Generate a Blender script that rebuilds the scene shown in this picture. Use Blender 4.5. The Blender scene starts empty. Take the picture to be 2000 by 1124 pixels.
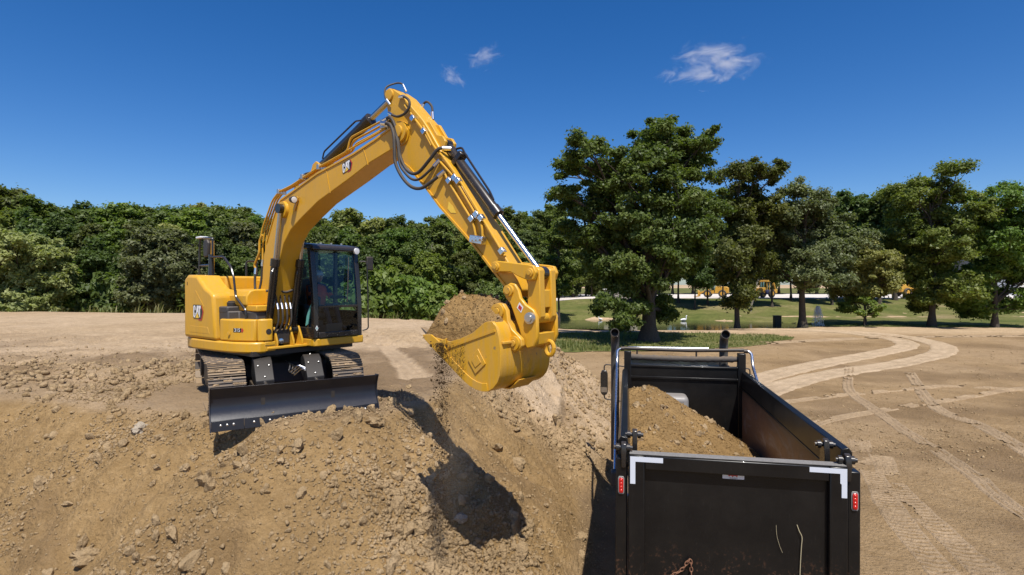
import bpy, bmesh, math, random
import numpy as np
from mathutils import Vector, Matrix

random.seed(7)
SC = bpy.context.scene
COL = SC.collection

# ------------------------------------------------------------------ camera
cam_d = bpy.data.cameras.new('camera')
cam = bpy.data.objects.new('camera', cam_d)
COL.objects.link(cam)
cam_d.sensor_width = 36.0
cam_d.lens = 20.0
cam_d.clip_start = 0.1
cam_d.clip_end = 6000.0
cam.location = (0.0, 0.0, 4.7)
cam.rotation_euler = (math.radians(90.0 - 0.36), 0.0, 0.0)
SC.camera = cam

# ------------------------------------------------------------------ sky, sun, exposure
SUN_EL, SUN_AZ = 62.0, 168.0          # azimuth clockwise from +Y
world = bpy.data.worlds.new('World')
SC.world = world
world.use_nodes = True
wn, wl = world.node_tree.nodes, world.node_tree.links
wn.clear()
w_out = wn.new('ShaderNodeOutputWorld')
w_bg = wn.new('ShaderNodeBackground')
w_sky = wn.new('ShaderNodeTexSky')
w_sky.sky_type = 'NISHITA'
w_sky.sun_disc = False
w_sky.sun_elevation = math.radians(SUN_EL)
w_sky.sun_rotation = math.radians(SUN_AZ)
w_sky.altitude = 250.0
w_sky.air_density = 0.8
w_sky.dust_density = 0.9
w_sky.ozone_density = 2.0
w_hs = wn.new('ShaderNodeHueSaturation')
w_hs.inputs['Saturation'].default_value = 1.40
w_hs.inputs['Hue'].default_value = 0.508
w_bg.inputs['Strength'].default_value = 0.097
wl.new(w_sky.outputs['Color'], w_hs.inputs['Color'])
wl.new(w_hs.outputs['Color'], w_bg.inputs['Color'])
wl.new(w_bg.outputs['Background'], w_out.inputs['Surface'])

sun_d = bpy.data.lights.new('sun', 'SUN')
sun_d.energy = 4.2
sun_d.angle = math.radians(0.53)
sun_d.color = (1.0, 0.955, 0.88)
sun = bpy.data.objects.new('sun', sun_d)
COL.objects.link(sun)
_a, _e = math.radians(SUN_AZ), math.radians(SUN_EL)
TO_SUN = Vector((math.sin(_a) * math.cos(_e), math.cos(_a) * math.cos(_e), math.sin(_e)))
sun.rotation_euler = TO_SUN.to_track_quat('Z', 'Y').to_euler()
sun.location = (10, -20, 40)

SC.view_settings.view_transform = 'Standard'
SC.view_settings.look = 'None'
SC.view_settings.exposure = 0.5
SC.view_settings.gamma = 1.0
SC.view_settings.use_curve_mapping = False
SC.render.engine = 'CYCLES'
SC.cycles.use_denoising = True
SC.cycles.max_bounces = 8
SC.cycles.volume_bounces = 3
SC.cycles.transparent_max_bounces = 16
SC.cycles.caustics_reflective = False
SC.cycles.caustics_refractive = False

# ------------------------------------------------------------------ numpy noise
def _hash(ix, iy, seed):
    h = (ix.astype(np.int64) * 374761393 + iy.astype(np.int64) * 668265263 + seed * 1442695041) & 0xffffffff
    h = ((h ^ (h >> 13)) * 1274126177) & 0xffffffff
    h = h ^ (h >> 16)
    return (h & 0xffff) / 65535.0 * 2.0 - 1.0

def vnoise(x, y, seed=0):
    x = np.asarray(x, float); y = np.asarray(y, float)
    ix, iy = np.floor(x), np.floor(y)
    fx, fy = x - ix, y - iy
    fx = fx * fx * fx * (fx * (fx * 6 - 15) + 10); fy = fy * fy * fy * (fy * (fy * 6 - 15) + 10)
    a = _hash(ix, iy, seed); b = _hash(ix + 1, iy, seed); c = _hash(ix, iy + 1, seed); d = _hash(ix + 1, iy + 1, seed)
    return (a + (b - a) * fx) * (1 - fy) + (c + (d - c) * fx) * fy

def fbm(x, y, scale, octv=4, seed=0, gain=0.5):
    s, amp, tot = 0.0, 1.0, 0.0
    ca, sa = math.cos(0.6), math.sin(0.6)
    x = np.asarray(x, float) / scale; y = np.asarray(y, float) / scale
    for i in range(octv):
        s = s + amp * vnoise(x, y, seed + i * 17)
        tot += amp; amp *= gain
        x, y = (ca * x - sa * y) * 2.03 + 3.1, (sa * x + ca * y) * 2.03 + 7.7
    return s / tot

def sstep(a, b, t):
    t = np.clip((np.asarray(t, float) - a) / (b - a), 0, 1)
    return t * t * (3 - 2 * t)

# ------------------------------------------------------------------ terrain height
CREST = [(-160, 12.5), (-30, 11.6), (-13, 11.0), (-9, 10.7), (-7.5, 10.2), (-6.2, 9.75), (-5.3, 9.45), (-4.7, 9.2),
         (-4.0, 8.75), (-3.2, 8.6), (-2.5, 8.9), (-1.95, 9.5), (-1.6, 10.6), (-1.1, 12.6), (-0.5, 15.5), (0.5, 18.5),
         (1.15, 21.0), (0.7, 25), (-2, 31), (-5.3, 34.6), (-10, 37.5), (-20, 42), (-45, 46), (-160, 50)]

def poly_sd(x, y, poly):
    """signed distance, positive inside"""
    d = np.full(x.shape, 1e9); ins = np.zeros(x.shape, bool)
    n = len(poly)
    for i in range(n):
        ax, ay = poly[i]; bx, by = poly[(i + 1) % n]
        ex, ey = bx - ax, by - ay
        t = np.clip(((x - ax) * ex + (y - ay) * ey) / (ex * ex + ey * ey), 0, 1)
        d = np.minimum(d, np.hypot(x - ax - t * ex, y - ay - t * ey))
        c = ((ay > y) != (by > y))
        with np.errstate(divide='ignore', invalid='ignore'):
            xi = ax + (y - ay) / (ey if ey != 0 else 1e-9) * ex
        ins ^= c & (x < xi)
    return np.where(ins, d, -d)

def line_d(x, y, pts):
    d = np.full(np.shape(x), 1e9)
    for (ax, ay), (bx, by) in zip(pts[:-1], pts[1:]):
        ex, ey = bx - ax, by - ay
        t = np.clip(((x - ax) * ex + (y - ay) * ey) / (ex * ex + ey * ey), 0, 1)
        d = np.minimum(d, np.hypot(x - ax - t * ex, y - ay - t * ey))
    return d

def smooth_line(pts, n=8):
    out = []
    P = [pts[0]] + list(pts) + [pts[-1]]
    for i in range(1, len(P) - 2):
        p0, p1, p2, p3 = [np.array(q, float) for q in P[i - 1:i + 3]]
        for k in range(n):
            t = k / n
            out.append(tuple(0.5 * (2 * p1 + (p2 - p0) * t + (2 * p0 - 5 * p1 + 4 * p2 - p3) * t * t + (3 * p1 - p0 - 3 * p2 + p3) * t ** 3)))
    out.append(tuple(np.array(pts[-1], float)))
    return out

TRACKS = [  # (centre line, half width, strength)
    ([(8.3, 21.5), (11.6, 27.5), (18, 33.3), (25, 38.7), (30.2, 43.5), (32.5, 48.8), (31, 56), (22, 60)], 0.8, 1.1),
    ([(7.6, 17.5), (10.2, 23.7), (15.7, 29), (23, 33.7), (29.2, 38.7), (33.3, 44.6), (34.8, 52.2), (30, 59)], 0.8, 1.1),
    ([(19, 32), (15.1, 25.5), (13.7, 21.8), (12.4, 17.7), (11.3, 13.9), (10.5, 11.7), (9.6, 7)], 0.24, 0.42),
    ([(8.5, 16), (10.2, 19), (14.2, 21.3), (19.2, 23.7), (22.9, 25.5), (34, 29)], 0.24, 0.42),
    ([(9, 21.5), (13.2, 23.7), (18.5, 25.7), (20.2, 26.1), (23, 25)], 0.24, 0.4),
    ([(21, 30), (16.2, 21.8), (15.4, 18.6), (14.4, 16), (12.5, 12)], 0.26, 0.42),
    ([(10.4, 17), (9.4, 15.1), (8.0, 12), (7.0, 9.2), (6, 6)], 0.3, 0.5),
    ([(10, 15.4), (8.8, 12.9), (8.2, 10.8), (7.75, 9.2), (7, 6)], 0.3, 0.5),
    ([(30, 33), (38, 38), (60, 44)], 0.5, 0.5),
    ([(20, 45), (34, 50), (60, 52)], 0.7, 0.5),
    ([(-9.5, 36), (-8, 30), (-5.5, 23), (-3.5, 17), (-2.2, 13)], 0.35, 0.9),
    ([(-6.8, 36), (-5.2, 29), (-3.0, 22), (-1.6, 16)], 0.3, 0.8),
]
YARD_TRACKS = TRACKS[:10]          # these are built as pressed strips of their own
TRACKS = [(smooth_line(p, 4), w, s) for p, w, s in TRACKS[10:]]
EXC = (-4.84, 11.5)

TRACK_BOX = [(min(p[0] for p in t[0]) - 1.6, max(p[0] for p in t[0]) + 1.6, min(p[1] for p in t[0]) - 1.6, max(p[1] for p in t[0]) + 1.6) for t in TRACKS]

def track_mask(x, y):
    x = np.asarray(x, float); y = np.asarray(y, float)
    m = np.zeros(np.shape(x)); prof = np.zeros(np.shape(x))
    wob = fbm(x, y, 1.3, 2, 91) * 0.12
    for (pts, w, s), (x0, x1, y0, y1) in zip(TRACKS, TRACK_BOX):
        k = np.nonzero((x > x0) & (x < x1) & (y > y0) & (y < y1))[0]
        if not len(k): continue
        d = line_d(x[k], y[k], pts) + wob[k]
        m[k] = np.maximum(m[k], s * (1 - sstep(w * 0.75, w * 1.08, d + 0.05 * fbm(x[k], y[k], 0.35, 2, 93))) * (0.80 + 0.20 * np.cos(d * 26)))
        prof[k] = prof[k] - 0.05 * s * (1 - sstep(w * 0.7, w, d)) + 0.045 * s * np.exp(-((d - w * 1.2) / (w * 0.28)) ** 2) * (0.6 + 0.8 * fbm(x[k], y[k], 0.5, 2, 94))
    return m, prof

POND = [(3, 66), (6, 61.5), (14, 59.8), (24, 61), (31, 63.5), (37, 66), (38.5, 70), (34, 76), (26, 80), (12, 81.5), (4, 79), (0, 72)]
ROAD = smooth_line([(-3, 52), (6, 57.2), (16, 57.6), (28, 59.2), (40, 60.0), (60, 58.5), (110, 57)])
GRASS_PATCH = [(2.2, 39.5), (7, 39.2), (14, 40.6), (20, 44.5), (24, 49.6), (23, 52.6), (15, 54.6), (6, 54.4), (1, 52), (0, 44)]

def height(x, y, detail=True):
    x = np.asarray(x, float); y = np.asarray(y, float)
    d = poly_sd(x, y, CREST)
    wob = fbm(x, y, 2.3, 3, 5) * 0.28
    near = 1 - sstep(22, 40, y)
    d = d + wob * near
    low = 0.05 * fbm(x, y, 9.0, 3, 11) + 0.02 * fbm(x, y, 1.7, 3, 12)
    low = low + 2.1 * sstep(78, 102, y) * sstep(-30, 0, x)
    low = low - 0.25 * sstep(60, 64, y) * (1 - sstep(80, 88, y)) * sstep(30, 40, x) * 0.3
    pd = poly_sd(x, y, POND)
    low = low - 1.1 * sstep(-2.2, 2.0, pd)
    m, prof = track_mask(x, y)
    low = low + prof * (1 - sstep(50, 60, y))
    s = 0.80 * d
    a = 0.22
    top = 2.55 + (s - np.sqrt(s * s + a * a)) * 0.5 + 0.02
    # mound profile falls on from the rim
    face = np.clip(-d, 0, 3.4) / 3.4
    fm = np.sin(np.clip(face, 0, 1) * math.pi)
    top = top + fm * (0.30 * fbm(x, y, 1.5, 3, 21) + 0.16 * fbm(x, y, 0.6, 3, 22) - 0.16 * np.abs(fbm(x, y, 1.1, 3, 23))) * near
    # plateau relief: churned soil left of and behind the machine
    churn = np.maximum(sstep(-0.1, 0.45, fbm(x, y, 4.2, 3, 31)), 0.85 * np.exp(-((y - 14.5 - 0.12 * (x + 8)) / 3.3) ** 2) * sstep(-4.5, -7, x)) * sstep(0.2, 1.0, d) * (1 - sstep(20, 30, y))
    r2 = np.hypot(x - EXC[0], y - EXC[1])
    ex = sstep(2.2, 3.4, r2)
    top = top + ex * churn * (0.26 * fbm(x, y, 0.9, 4, 32) - 0.22 * np.abs(fbm(x, y, 0.5, 3, 34)) + 0.08) * sstep(0, 0.5, d + 0.3)
    top = top + ex * np.where(d > 0, 0.07 * fbm(x, y, 5.0, 3, 33), 0)
    top = top + 0.07 * np.exp(-(((x + 2.9) / 0.75) ** 2 + ((y - 8.85) / 0.35) ** 2))       # spoil against the blade
    heap = np.exp(-(((x - 0.5) / 1.7) ** 2 + ((y - 19.3) / 3.4) ** 2))
    top = top + heap * (0.50 + 0.30 * fbm(x, y, 1.1, 4, 35))
    top = top - 0.30 * np.exp(-(((x + 4.5) / 0.55) ** 2 + ((y - 8.75) / 0.45) ** 2))       # hollow under its near end
    top = top + np.where(d > 0, prof * 0.7, 0)
    k = 0.12
    z = 0.5 * (top + low + np.sqrt((top - low) ** 2 + k * k)) - 0.5 * k * np.exp(-np.abs(top - low) * 6)
    if detail:
        amp = 0.014 + 0.046 * sstep(0.05, 0.6, z) * (1 - 0.55 * m)
        z = z + amp * near * (fbm(x, y, 0.30, 3, 41) + 0.5 * np.abs(fbm(x, y, 0.16, 2, 43))) * np.where(r2 < 2.2, 0.4, 1)
        # cracked crust slab on the flank
        sd = poly_sd(x, y, SLAB) + 0.05 * fbm(x, y, 0.3, 2, 51)
        z = z + 0.26 * sstep(-0.02, 0.03, sd)
    return z

SLAB = [(-0.13, 14.05), (0.1, 15.6), (0.62, 17.3), (1.0, 17.2), (1.5, 16.4), (1.36, 15.4), (1.04, 13.5), (0.6, 13.3), (0.25, 13.7)]

def h1(x, y, detail=True):
    return float(height(np.array([x]), np.array([y]), detail)[0])
# ------------------------------------------------------------------ materials
MAT = {}
def new_mat(name):
    m = bpy.data.materials.new(name); m.use_nodes = True
    nt = m.node_tree
    b = nt.nodes['Principled BSDF']
    MAT[name] = m
    return m, nt, b
def nd(nt, typ, **kw):
    n = nt.nodes.new(typ)
    for k, v in kw.items():
        if k.startswith('i_'):
            n.inputs[k[2:]].default_value = v
        else:
            setattr(n, k, v)
    return n
def ramp(nt, fac, stops):
    r = nt.nodes.new('ShaderNodeValToRGB')
    e = r.color_ramp.elements
    e[0].position, e[0].color = stops[0][0], (*stops[0][1], 1)
    e[1].position, e[1].color = stops[-1][0], (*stops[-1][1], 1)
    for p, c in stops[1:-1]:
        q = e.new(p); q.color = (*c, 1)
    nt.links.new(fac, r.inputs['Fac'])
    return r.outputs['Color']
def noise(nt, vec, scale, detail=4, rough=0.55, dist=0.0):
    n = nt.nodes.new('ShaderNodeTexNoise')
    n.inputs['Scale'].default_value = scale; n.inputs['Detail'].default_value = detail
    n.inputs['Roughness'].default_value = rough; n.inputs['Distortion'].default_value = dist
    nt.links.new(vec, n.inputs['Vector'])
    return n.outputs['Fac']
def mixc(nt, fac, a, b, mode='MIX'):
    n = nt.nodes.new('ShaderNodeMix'); n.data_type = 'RGBA'; n.blend_type = mode
    for sock, v in ((n.inputs[0], fac), (n.inputs[6], a), (n.inputs[7], b)):
        if hasattr(v, 'is_output') or hasattr(v, 'links'):
            nt.links.new(v, sock)
        elif isinstance(v, (int, float)):
            sock.default_value = v
        else:
            sock.default_value = (*v, 1)
    return n.outputs[2]
def mth(nt, op, a, b=None, clamp=False):
    n = nt.nodes.new('ShaderNodeMath'); n.operation = op; n.use_clamp = clamp
    for i, v in enumerate((a, b)):
        if v is None: continue
        if isinstance(v, (int, float)): n.inputs[i].default_value = v
        else: nt.links.new(v, n.inputs[i])
    return n.outputs[0]
def bump(nt, b, hgt, strength=0.3, dist=0.02):
    n = nt.nodes.new('ShaderNodeBump')
    n.inputs['Strength'].default_value = strength; n.inputs['Distance'].default_value = dist
    nt.links.new(hgt, n.inputs['Height']); nt.links.new(n.outputs['Normal'], b.inputs['Normal'])
def wpos(nt):
    return nt.nodes.new('ShaderNodeNewGeometry').outputs['Position']
def opos(nt):
    return nt.nodes.new('ShaderNodeTexCoord').outputs['Object']

def paint(name, col, rough=0.4, dust=0.25, dustc=(0.36, 0.25, 0.14), metal=0.0, coat=0.0, var=0.06, scale=6.0):
    """painted or bare metal with dirt film gathered on upward faces and in blotches"""
    m, nt, b = new_mat(name)
    p = wpos(nt)
    n1 = noise(nt, p, scale, 5, 0.6)
    n2 = noise(nt, p, scale * 7, 4, 0.65)
    base = mixc(nt, n1, [c * (1 - var) for c in col], [min(1, c * (1 + var)) for c in col])
    up = nt.nodes.new('ShaderNodeSeparateXYZ')
    nt.links.new(nt.nodes.new('ShaderNodeNewGeometry').outputs['Normal'], up.inputs[0])
    upf = mth(nt, 'MULTIPLY', mth(nt, 'MAXIMUM', up.outputs['Z'], 0.0), dust * 0.9)
    blot = mth(nt, 'MULTIPLY', mth(nt, 'SMOOTH_MAX' if False else 'MULTIPLY', n1, n2), dust * 0.9)
    f = mth(nt, 'ADD', mth(nt, 'MULTIPLY', upf, mth(nt, 'ADD', n2, 0.3)), blot, True)
    c = mixc(nt, f, base, dustc)
    nt.links.new(c, b.inputs['Base Color'])
    r = mth(nt, 'ADD', mth(nt, 'MULTIPLY', f, 0.5), mth(nt, 'ADD', mth(nt, 'MULTIPLY', n2, 0.12), rough - 0.06), True)
    nt.links.new(r, b.inputs['Roughness'])
    b.inputs['Metallic'].default_value = metal
    b.inputs['Coat Weight'].default_value = coat
    b.inputs['Coat Roughness'].default_value = 0.12
    return m

YEL = (0.63, 0.335, 0.016)
def machine_yellow(name, col, film, chips):
    """machine paint: dust film in runs and on ledges, faded patches, and chipped steel where chips > 0"""
    m, nt, b = new_mat(name)
    p = opos(nt)
    n1 = noise(nt, p, 1.8, 5, 0.6); n2 = noise(nt, p, 22, 4, 0.65)
    mp = nt.nodes.new('ShaderNodeMapping'); mp.inputs['Scale'].default_value = (7, 7, 0.9); nt.links.new(p, mp.inputs[0])
    runs = noise(nt, mp.outputs[0], 2.2, 4, 0.6)
    base = mixc(nt, n1, [c * 0.88 for c in col], [min(1, c * 1.10) for c in col])
    up = nt.nodes.new('ShaderNodeSeparateXYZ'); nt.links.new(nt.nodes.new('ShaderNodeNewGeometry').outputs['Normal'], up.inputs[0])
    ledge = mth(nt, 'MULTIPLY', mth(nt, 'MAXIMUM', up.outputs['Z'], 0.0), 0.35)
    f = mth(nt, 'MULTIPLY', mth(nt, 'ADD', mth(nt, 'MULTIPLY', mth(nt, 'SUBTRACT', runs, 0.42, True), 3.0, True), mth(nt, 'MULTIPLY', ledge, n2)), film, True)
    c = mixc(nt, f, base, (0.40, 0.29, 0.165))
    rgh = mth(nt, 'ADD', mth(nt, 'MULTIPLY', f, 0.9), mth(nt, 'ADD', mth(nt, 'MULTIPLY', n2, 0.14), 0.30), True)
    if chips:
        k = mth(nt, 'MULTIPLY', mth(nt, 'SUBTRACT', mth(nt, 'ADD', mth(nt, 'MULTIPLY', noise(nt, p, 9, 6, 0.75), 0.7), mth(nt, 'MULTIPLY', n1, 0.45)), 1.0 - chips, True), 30, True)
        c = mixc(nt, mth(nt, 'MULTIPLY', k, 0.75), c, (0.16, 0.13, 0.10))
        soil = mth(nt, 'MULTIPLY', mth(nt, 'SUBTRACT', noise(nt, p, 5, 6, 0.7), 0.60, True), 7, True)
        c = mixc(nt, mth(nt, 'MULTIPLY', soil, 0.55), c, (0.30, 0.20, 0.10))
        rgh = mth(nt, 'ADD', rgh, mth(nt, 'MULTIPLY', soil, 0.4), True)
    nt.links.new(c, b.inputs['Base Color']); nt.links.new(rgh, b.inputs['Roughness'])
    b.inputs['Coat Weight'].default_value = 0.12; b.inputs['Coat Roughness'].default_value = 0.15
machine_yellow('yellow', YEL, 0.20, 0)
machine_yellow('yellow_worn', (0.60, 0.322, 0.018), 0.34, 0.31)
paint('black_gloss', (0.010, 0.011, 0.013), 0.26, 0.10, coat=0.3)
paint('black_satin', (0.016, 0.016, 0.018), 0.45, 0.22)
paint('dusty_black', (0.02, 0.02, 0.021), 0.5, 0.42, dustc=(0.45, 0.42, 0.38), scale=14)
paint('guard_black', (0.007, 0.007, 0.008), 0.55, 0.05)
paint('rubber', (0.022, 0.022, 0.023), 0.62, 0.20)
paint('dark_plastic', (0.035, 0.037, 0.042), 0.5, 0.18)
paint('chrome', (0.60, 0.61, 0.63), 0.24, 0.06, metal=1.0)
paint('zinc', (0.55, 0.55, 0.54), 0.35, 0.15, metal=0.9)
paint('alu', (0.75, 0.77, 0.80), 0.25, 0.05, metal=1.0)
paint('rod', (0.52, 0.50, 0.48), 0.2, 0.10, metal=1.0)
paint('blade_steel', (0.012, 0.016, 0.026), 0.30, 0.05, scale=4)
paint('track_steel', (0.10, 0.105, 0.115), 0.42, 0.9, dustc=(0.34, 0.23, 0.12), metal=0.35, scale=9)
paint('white_paint', (0.72, 0.73, 0.75), 0.45, 0.08)
paint('tape', (0.62, 0.66, 0.73), 0.35, 0.06)
paint('red_lens', (0.55, 0.012, 0.012), 0.18, 0.05, coat=0.5)
paint('red_decal', (0.45, 0.03, 0.03), 0.35, 0.05)
paint('black_decal', (0.012, 0.012, 0.013), 0.35, 0.05)
paint('white_decal', (0.78, 0.78, 0.78), 0.35, 0.04)
paint('yellow_decal', (0.85, 0.55, 0.06), 0.35, 0.04)
paint('grey_trim', (0.22, 0.22, 0.22), 0.4, 0.2)
paint('interior_grey', (0.10, 0.105, 0.11), 0.6, 0.05)
paint('orange_cloth', (0.72, 0.10, 0.03), 0.8, 0.05)
paint('navy_cloth', (0.03, 0.04, 0.07), 0.85, 0.05)
paint('skin', (0.48, 0.27, 0.18), 0.5, 0.0)
paint('tarp', (0.045, 0.045, 0.046), 0.75, 0.30, scale=12)
paint('rust_chain', (0.20, 0.085, 0.045), 0.8, 0.2)
paint('teal_decal', (0.14, 0.42, 0.38), 0.3, 0.05)
paint('grass_stem', (0.42, 0.36, 0.22), 0.8, 0.0)
paint('shed_wall', (0.42, 0.37, 0.33), 0.8, 0.1)
paint('shed_roof', (0.60, 0.58, 0.55), 0.6, 0.1)
paint('grey_wall', (0.25, 0.27, 0.31), 0.7, 0.05)
paint('yard_yellow', (0.52, 0.28, 0.03), 0.5, 0.2)
paint('yard_blue', (0.03, 0.04, 0.12), 0.4, 0.1)

def black_truck():
    m, nt, b = new_mat('truck_black')
    p = opos(nt)
    # fine scratches: stretched noise
    mp = nt.nodes.new('ShaderNodeMapping'); mp.inputs['Scale'].default_value = (9, 9, 0.8); nt.links.new(p, mp.inputs[0])
    s1 = noise(nt, mp.outputs[0], 9, 3, 0.7, 1.2)
    scr = mth(nt, 'MULTIPLY', mth(nt, 'SUBTRACT', s1, 0.63, True), 2.5, True)
    n1 = noise(nt, p, 2.2, 5, 0.65); n2 = noise(nt, p, 30, 3, 0.6)
    sp = nt.nodes.new('ShaderNodeSeparateXYZ'); nt.links.new(p, sp.inputs[0])
    lowf = mth(nt, 'MULTIPLY', mth(nt, 'SUBTRACT', 1.95, sp.outputs['Z'], True), 1.1, True)
    chips = mth(nt, 'MULTIPLY', mth(nt, 'MULTIPLY', mth(nt, 'SUBTRACT', mth(nt, 'MULTIPLY', n2, n1), 0.29, True), 14, True), lowf)
    film = mth(nt, 'MULTIPLY', mth(nt, 'SUBTRACT', n1, 0.40, True), 0.06)
    c = mixc(nt, film, (0.006, 0.006, 0.0065), (0.30, 0.24, 0.17))
    c = mixc(nt, mth(nt, 'MULTIPLY', scr, 0.20), c, (0.30, 0.28, 0.26))
    c = mixc(nt, mth(nt, 'MULTIPLY', chips, 0.7), c, (0.28, 0.13, 0.07))
    nt.links.new(c, b.inputs['Base Color'])
    nt.links.new(mth(nt, 'ADD', mth(nt, 'MULTIPLY', n1, 0.25), 0.2), b.inputs['Roughness'])
    b.inputs['Coat Weight'].default_value = 0.05; b.inputs['Specular IOR Level'].default_value = 0.32
    bump(nt, b, mth(nt, 'ADD', noise(nt, p, 1.7, 2, 0.4), mth(nt, 'MULTIPLY', n2, 0.03)), 0.25, 0.05)
black_truck()

def bed_steel():
    m, nt, b = new_mat('bed_steel')
    p = opos(nt)
    mp = nt.nodes.new('ShaderNodeMapping'); mp.inputs['Scale'].default_value = (1, 0.5, 1.6); nt.links.new(p, mp.inputs[0])
    n1 = noise(nt, mp.outputs[0], 1.6, 6, 0.65, 0.6); n2 = noise(nt, p, 14, 4, 0.6)
    sp = nt.nodes.new('ShaderNodeSeparateXYZ'); nt.links.new(p, sp.inputs[0])
    hz = mth(nt, 'ADD', mth(nt, 'MULTIPLY', mth(nt, 'SUBTRACT', sp.outputs['Z'], 2.62), 1.5), mth(nt, 'MULTIPLY', mth(nt, 'SUBTRACT', n1, 0.5), 1.6))
    f = mth(nt, 'ADD', hz, 0.5, True)
    worn = mixc(nt, n2, (0.16, 0.085, 0.05), (0.34, 0.22, 0.14))
    worn = mixc(nt, mth(nt, 'MULTIPLY', mth(nt, 'SUBTRACT', n1, 0.52, True), 6, True), worn, (0.42, 0.42, 0.43))
    c = mixc(nt, f, worn, (0.012, 0.012, 0.014))
    nt.links.new(c, b.inputs['Base Color'])
    b.inputs['Roughness'].default_value = 0.42
    b.inputs['Metallic'].default_value = 0.25
bed_steel()

def glass(name, tint, fres=1.45):
    m = bpy.data.materials.new(name); m.use_nodes = True; MAT[name] = m
    nt = m.node_tree; nt.nodes.clear()
    out = nt.nodes.new('ShaderNodeOutputMaterial'); mix = nt.nodes.new('ShaderNodeMixShader')
    tr = nt.nodes.new('ShaderNodeBsdfTransparent'); tr.inputs[0].default_value = (*tint, 1)
    gl = nt.nodes.new('ShaderNodeBsdfGlossy'); gl.inputs['Roughness'].default_value = 0.02
    gl.inputs['Color'].default_value = (0.8, 0.9, 1.0, 1)
    fr = nt.nodes.new('ShaderNodeFresnel'); fr.inputs[0].default_value = fres
    nt.links.new(fr.outputs[0], mix.inputs[0]); nt.links.new(tr.outputs[0], mix.inputs[1]); nt.links.new(gl.outputs[0], mix.inputs[2])
    nt.links.new(mix.outputs[0], out.inputs[0])
glass('cab_glass', (0.60, 0.76, 0.80), 1.5)
glass('clear_glass', (0.75, 0.82, 0.82), 1.45)

def dirt(name, fresh, dry, dark, attr=True):
    m, nt, b = new_mat(name)
    p = wpos(nt)
    nA = noise(nt, p, 0.9, 6, 0.6); nB = noise(nt, p, 6.0, 6, 0.65); nC = noise(nt, p, 45.0, 4, 0.7)
    if attr:
        at = nt.nodes.new('ShaderNodeAttribute'); at.attribute_name = 'zone'
        sp = nt.nodes.new('ShaderNodeSeparateColor'); nt.links.new(at.outputs['Color'], sp.inputs[0])
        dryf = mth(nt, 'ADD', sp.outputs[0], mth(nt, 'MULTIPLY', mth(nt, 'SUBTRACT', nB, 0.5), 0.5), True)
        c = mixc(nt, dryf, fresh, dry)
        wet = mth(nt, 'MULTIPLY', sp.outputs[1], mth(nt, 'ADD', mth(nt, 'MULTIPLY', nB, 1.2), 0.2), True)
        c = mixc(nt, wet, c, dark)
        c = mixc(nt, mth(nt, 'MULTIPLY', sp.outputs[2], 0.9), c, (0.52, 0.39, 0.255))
    else:
        c = mixc(nt, nA, fresh, dry)
    c = mixc(nt, 1.0, c, ramp(nt, nA, [(0.25, (0.80, 0.79, 0.77)), (0.75, (1.12, 1.12, 1.12))]), 'MULTIPLY')
    c = mixc(nt, 1.0, c, ramp(nt, nB, [(0.25, (0.82, 0.80, 0.78)), (0.75, (1.16, 1.16, 1.17))]), 'MULTIPLY')
    c = mixc(nt, 1.0, c, ramp(nt, nC, [(0.2, (0.78, 0.76, 0.74)), (0.8, (1.2, 1.2, 1.2))]), 'MULTIPLY')
    nt.links.new(c, b.inputs['Base Color'])
    b.inputs['Roughness'].default_value = 0.95
    b.inputs['Specular IOR Level'].default_value = 0.15
    vo = nt.nodes.new('ShaderNodeTexVoronoi'); vo.inputs['Scale'].default_value = 16; nt.links.new(p, vo.inputs['Vector'])
    hh = mth(nt, 'ADD', mth(nt, 'MULTIPLY', nB, 1.2), mth(nt, 'ADD', mth(nt, 'MULTIPLY', nC, 0.5), mth(nt, 'MULTIPLY', vo.outputs['Distance'], -0.5)))
    nD = noise(nt, p, 130.0, 3, 0.7)
    bump(nt, b, mth(nt, 'ADD', hh, mth(nt, 'MULTIPLY', nD, 0.22)), 0.95, 0.065)
    return m
FRESH, DRY, DARK = (0.335, 0.222, 0.101), (0.53, 0.40, 0.262), (0.155, 0.100, 0.052)
dirt('ground_dirt', FRESH, DRY, DARK)
dirt('clod', (0.35, 0.242, 0.122), (0.50, 0.375, 0.228), DARK, False)
dirt('load_dirt', (0.275, 0.172, 0.068), (0.37, 0.238, 0.100), DARK, False)
dirt('wet_dirt', (0.075, 0.046, 0.022), (0.12, 0.075, 0.036), DARK, False)
dirt('stone_pale', (0.40, 0.34, 0.26), (0.56, 0.49, 0.39), DARK, False)
dirt('pressed_dirt', (0.43, 0.32, 0.20), (0.56, 0.43, 0.29), DARK, False)
dirt('faint_track', (0.345, 0.248, 0.148), (0.43, 0.318, 0.200), DARK, False)
dirt('track_mud', (0.36, 0.255, 0.15), (0.50, 0.37, 0.235), DARK, False)

def lawn_mat():
    m, nt, b = new_mat('lawn')
    p = wpos(nt)
    nA = noise(nt, p, 0.12, 5, 0.6); nB = noise(nt, p, 1.6, 5, 0.65); nC = noise(nt, p, 14, 3, 0.6)
    c = ramp(nt, nA, [(0.32, (0.075, 0.098, 0.024)), (0.52, (0.135, 0.138, 0.044)), (0.68, (0.245, 0.195, 0.100))])
    c = mixc(nt, 1.0, c, ramp(nt, nB, [(0.25, (0.7, 0.7, 0.7)), (0.75, (1.25, 1.25, 1.2))]), 'MULTIPLY')
    c = mixc(nt, 1.0, c, ramp(nt, nC, [(0.25, (0.75, 0.75, 0.75)), (0.75, (1.2, 1.2, 1.2))]), 'MULTIPLY')
    nt.links.new(c, b.inputs['Base Color']); b.inputs['Roughness'].default_value = 0.95
    b.inputs['Specular IOR Level'].default_value = 0.1
    bump(nt, b, mth(nt, 'ADD', nB, nC), 0.8, 0.08)
lawn_mat()
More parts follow.
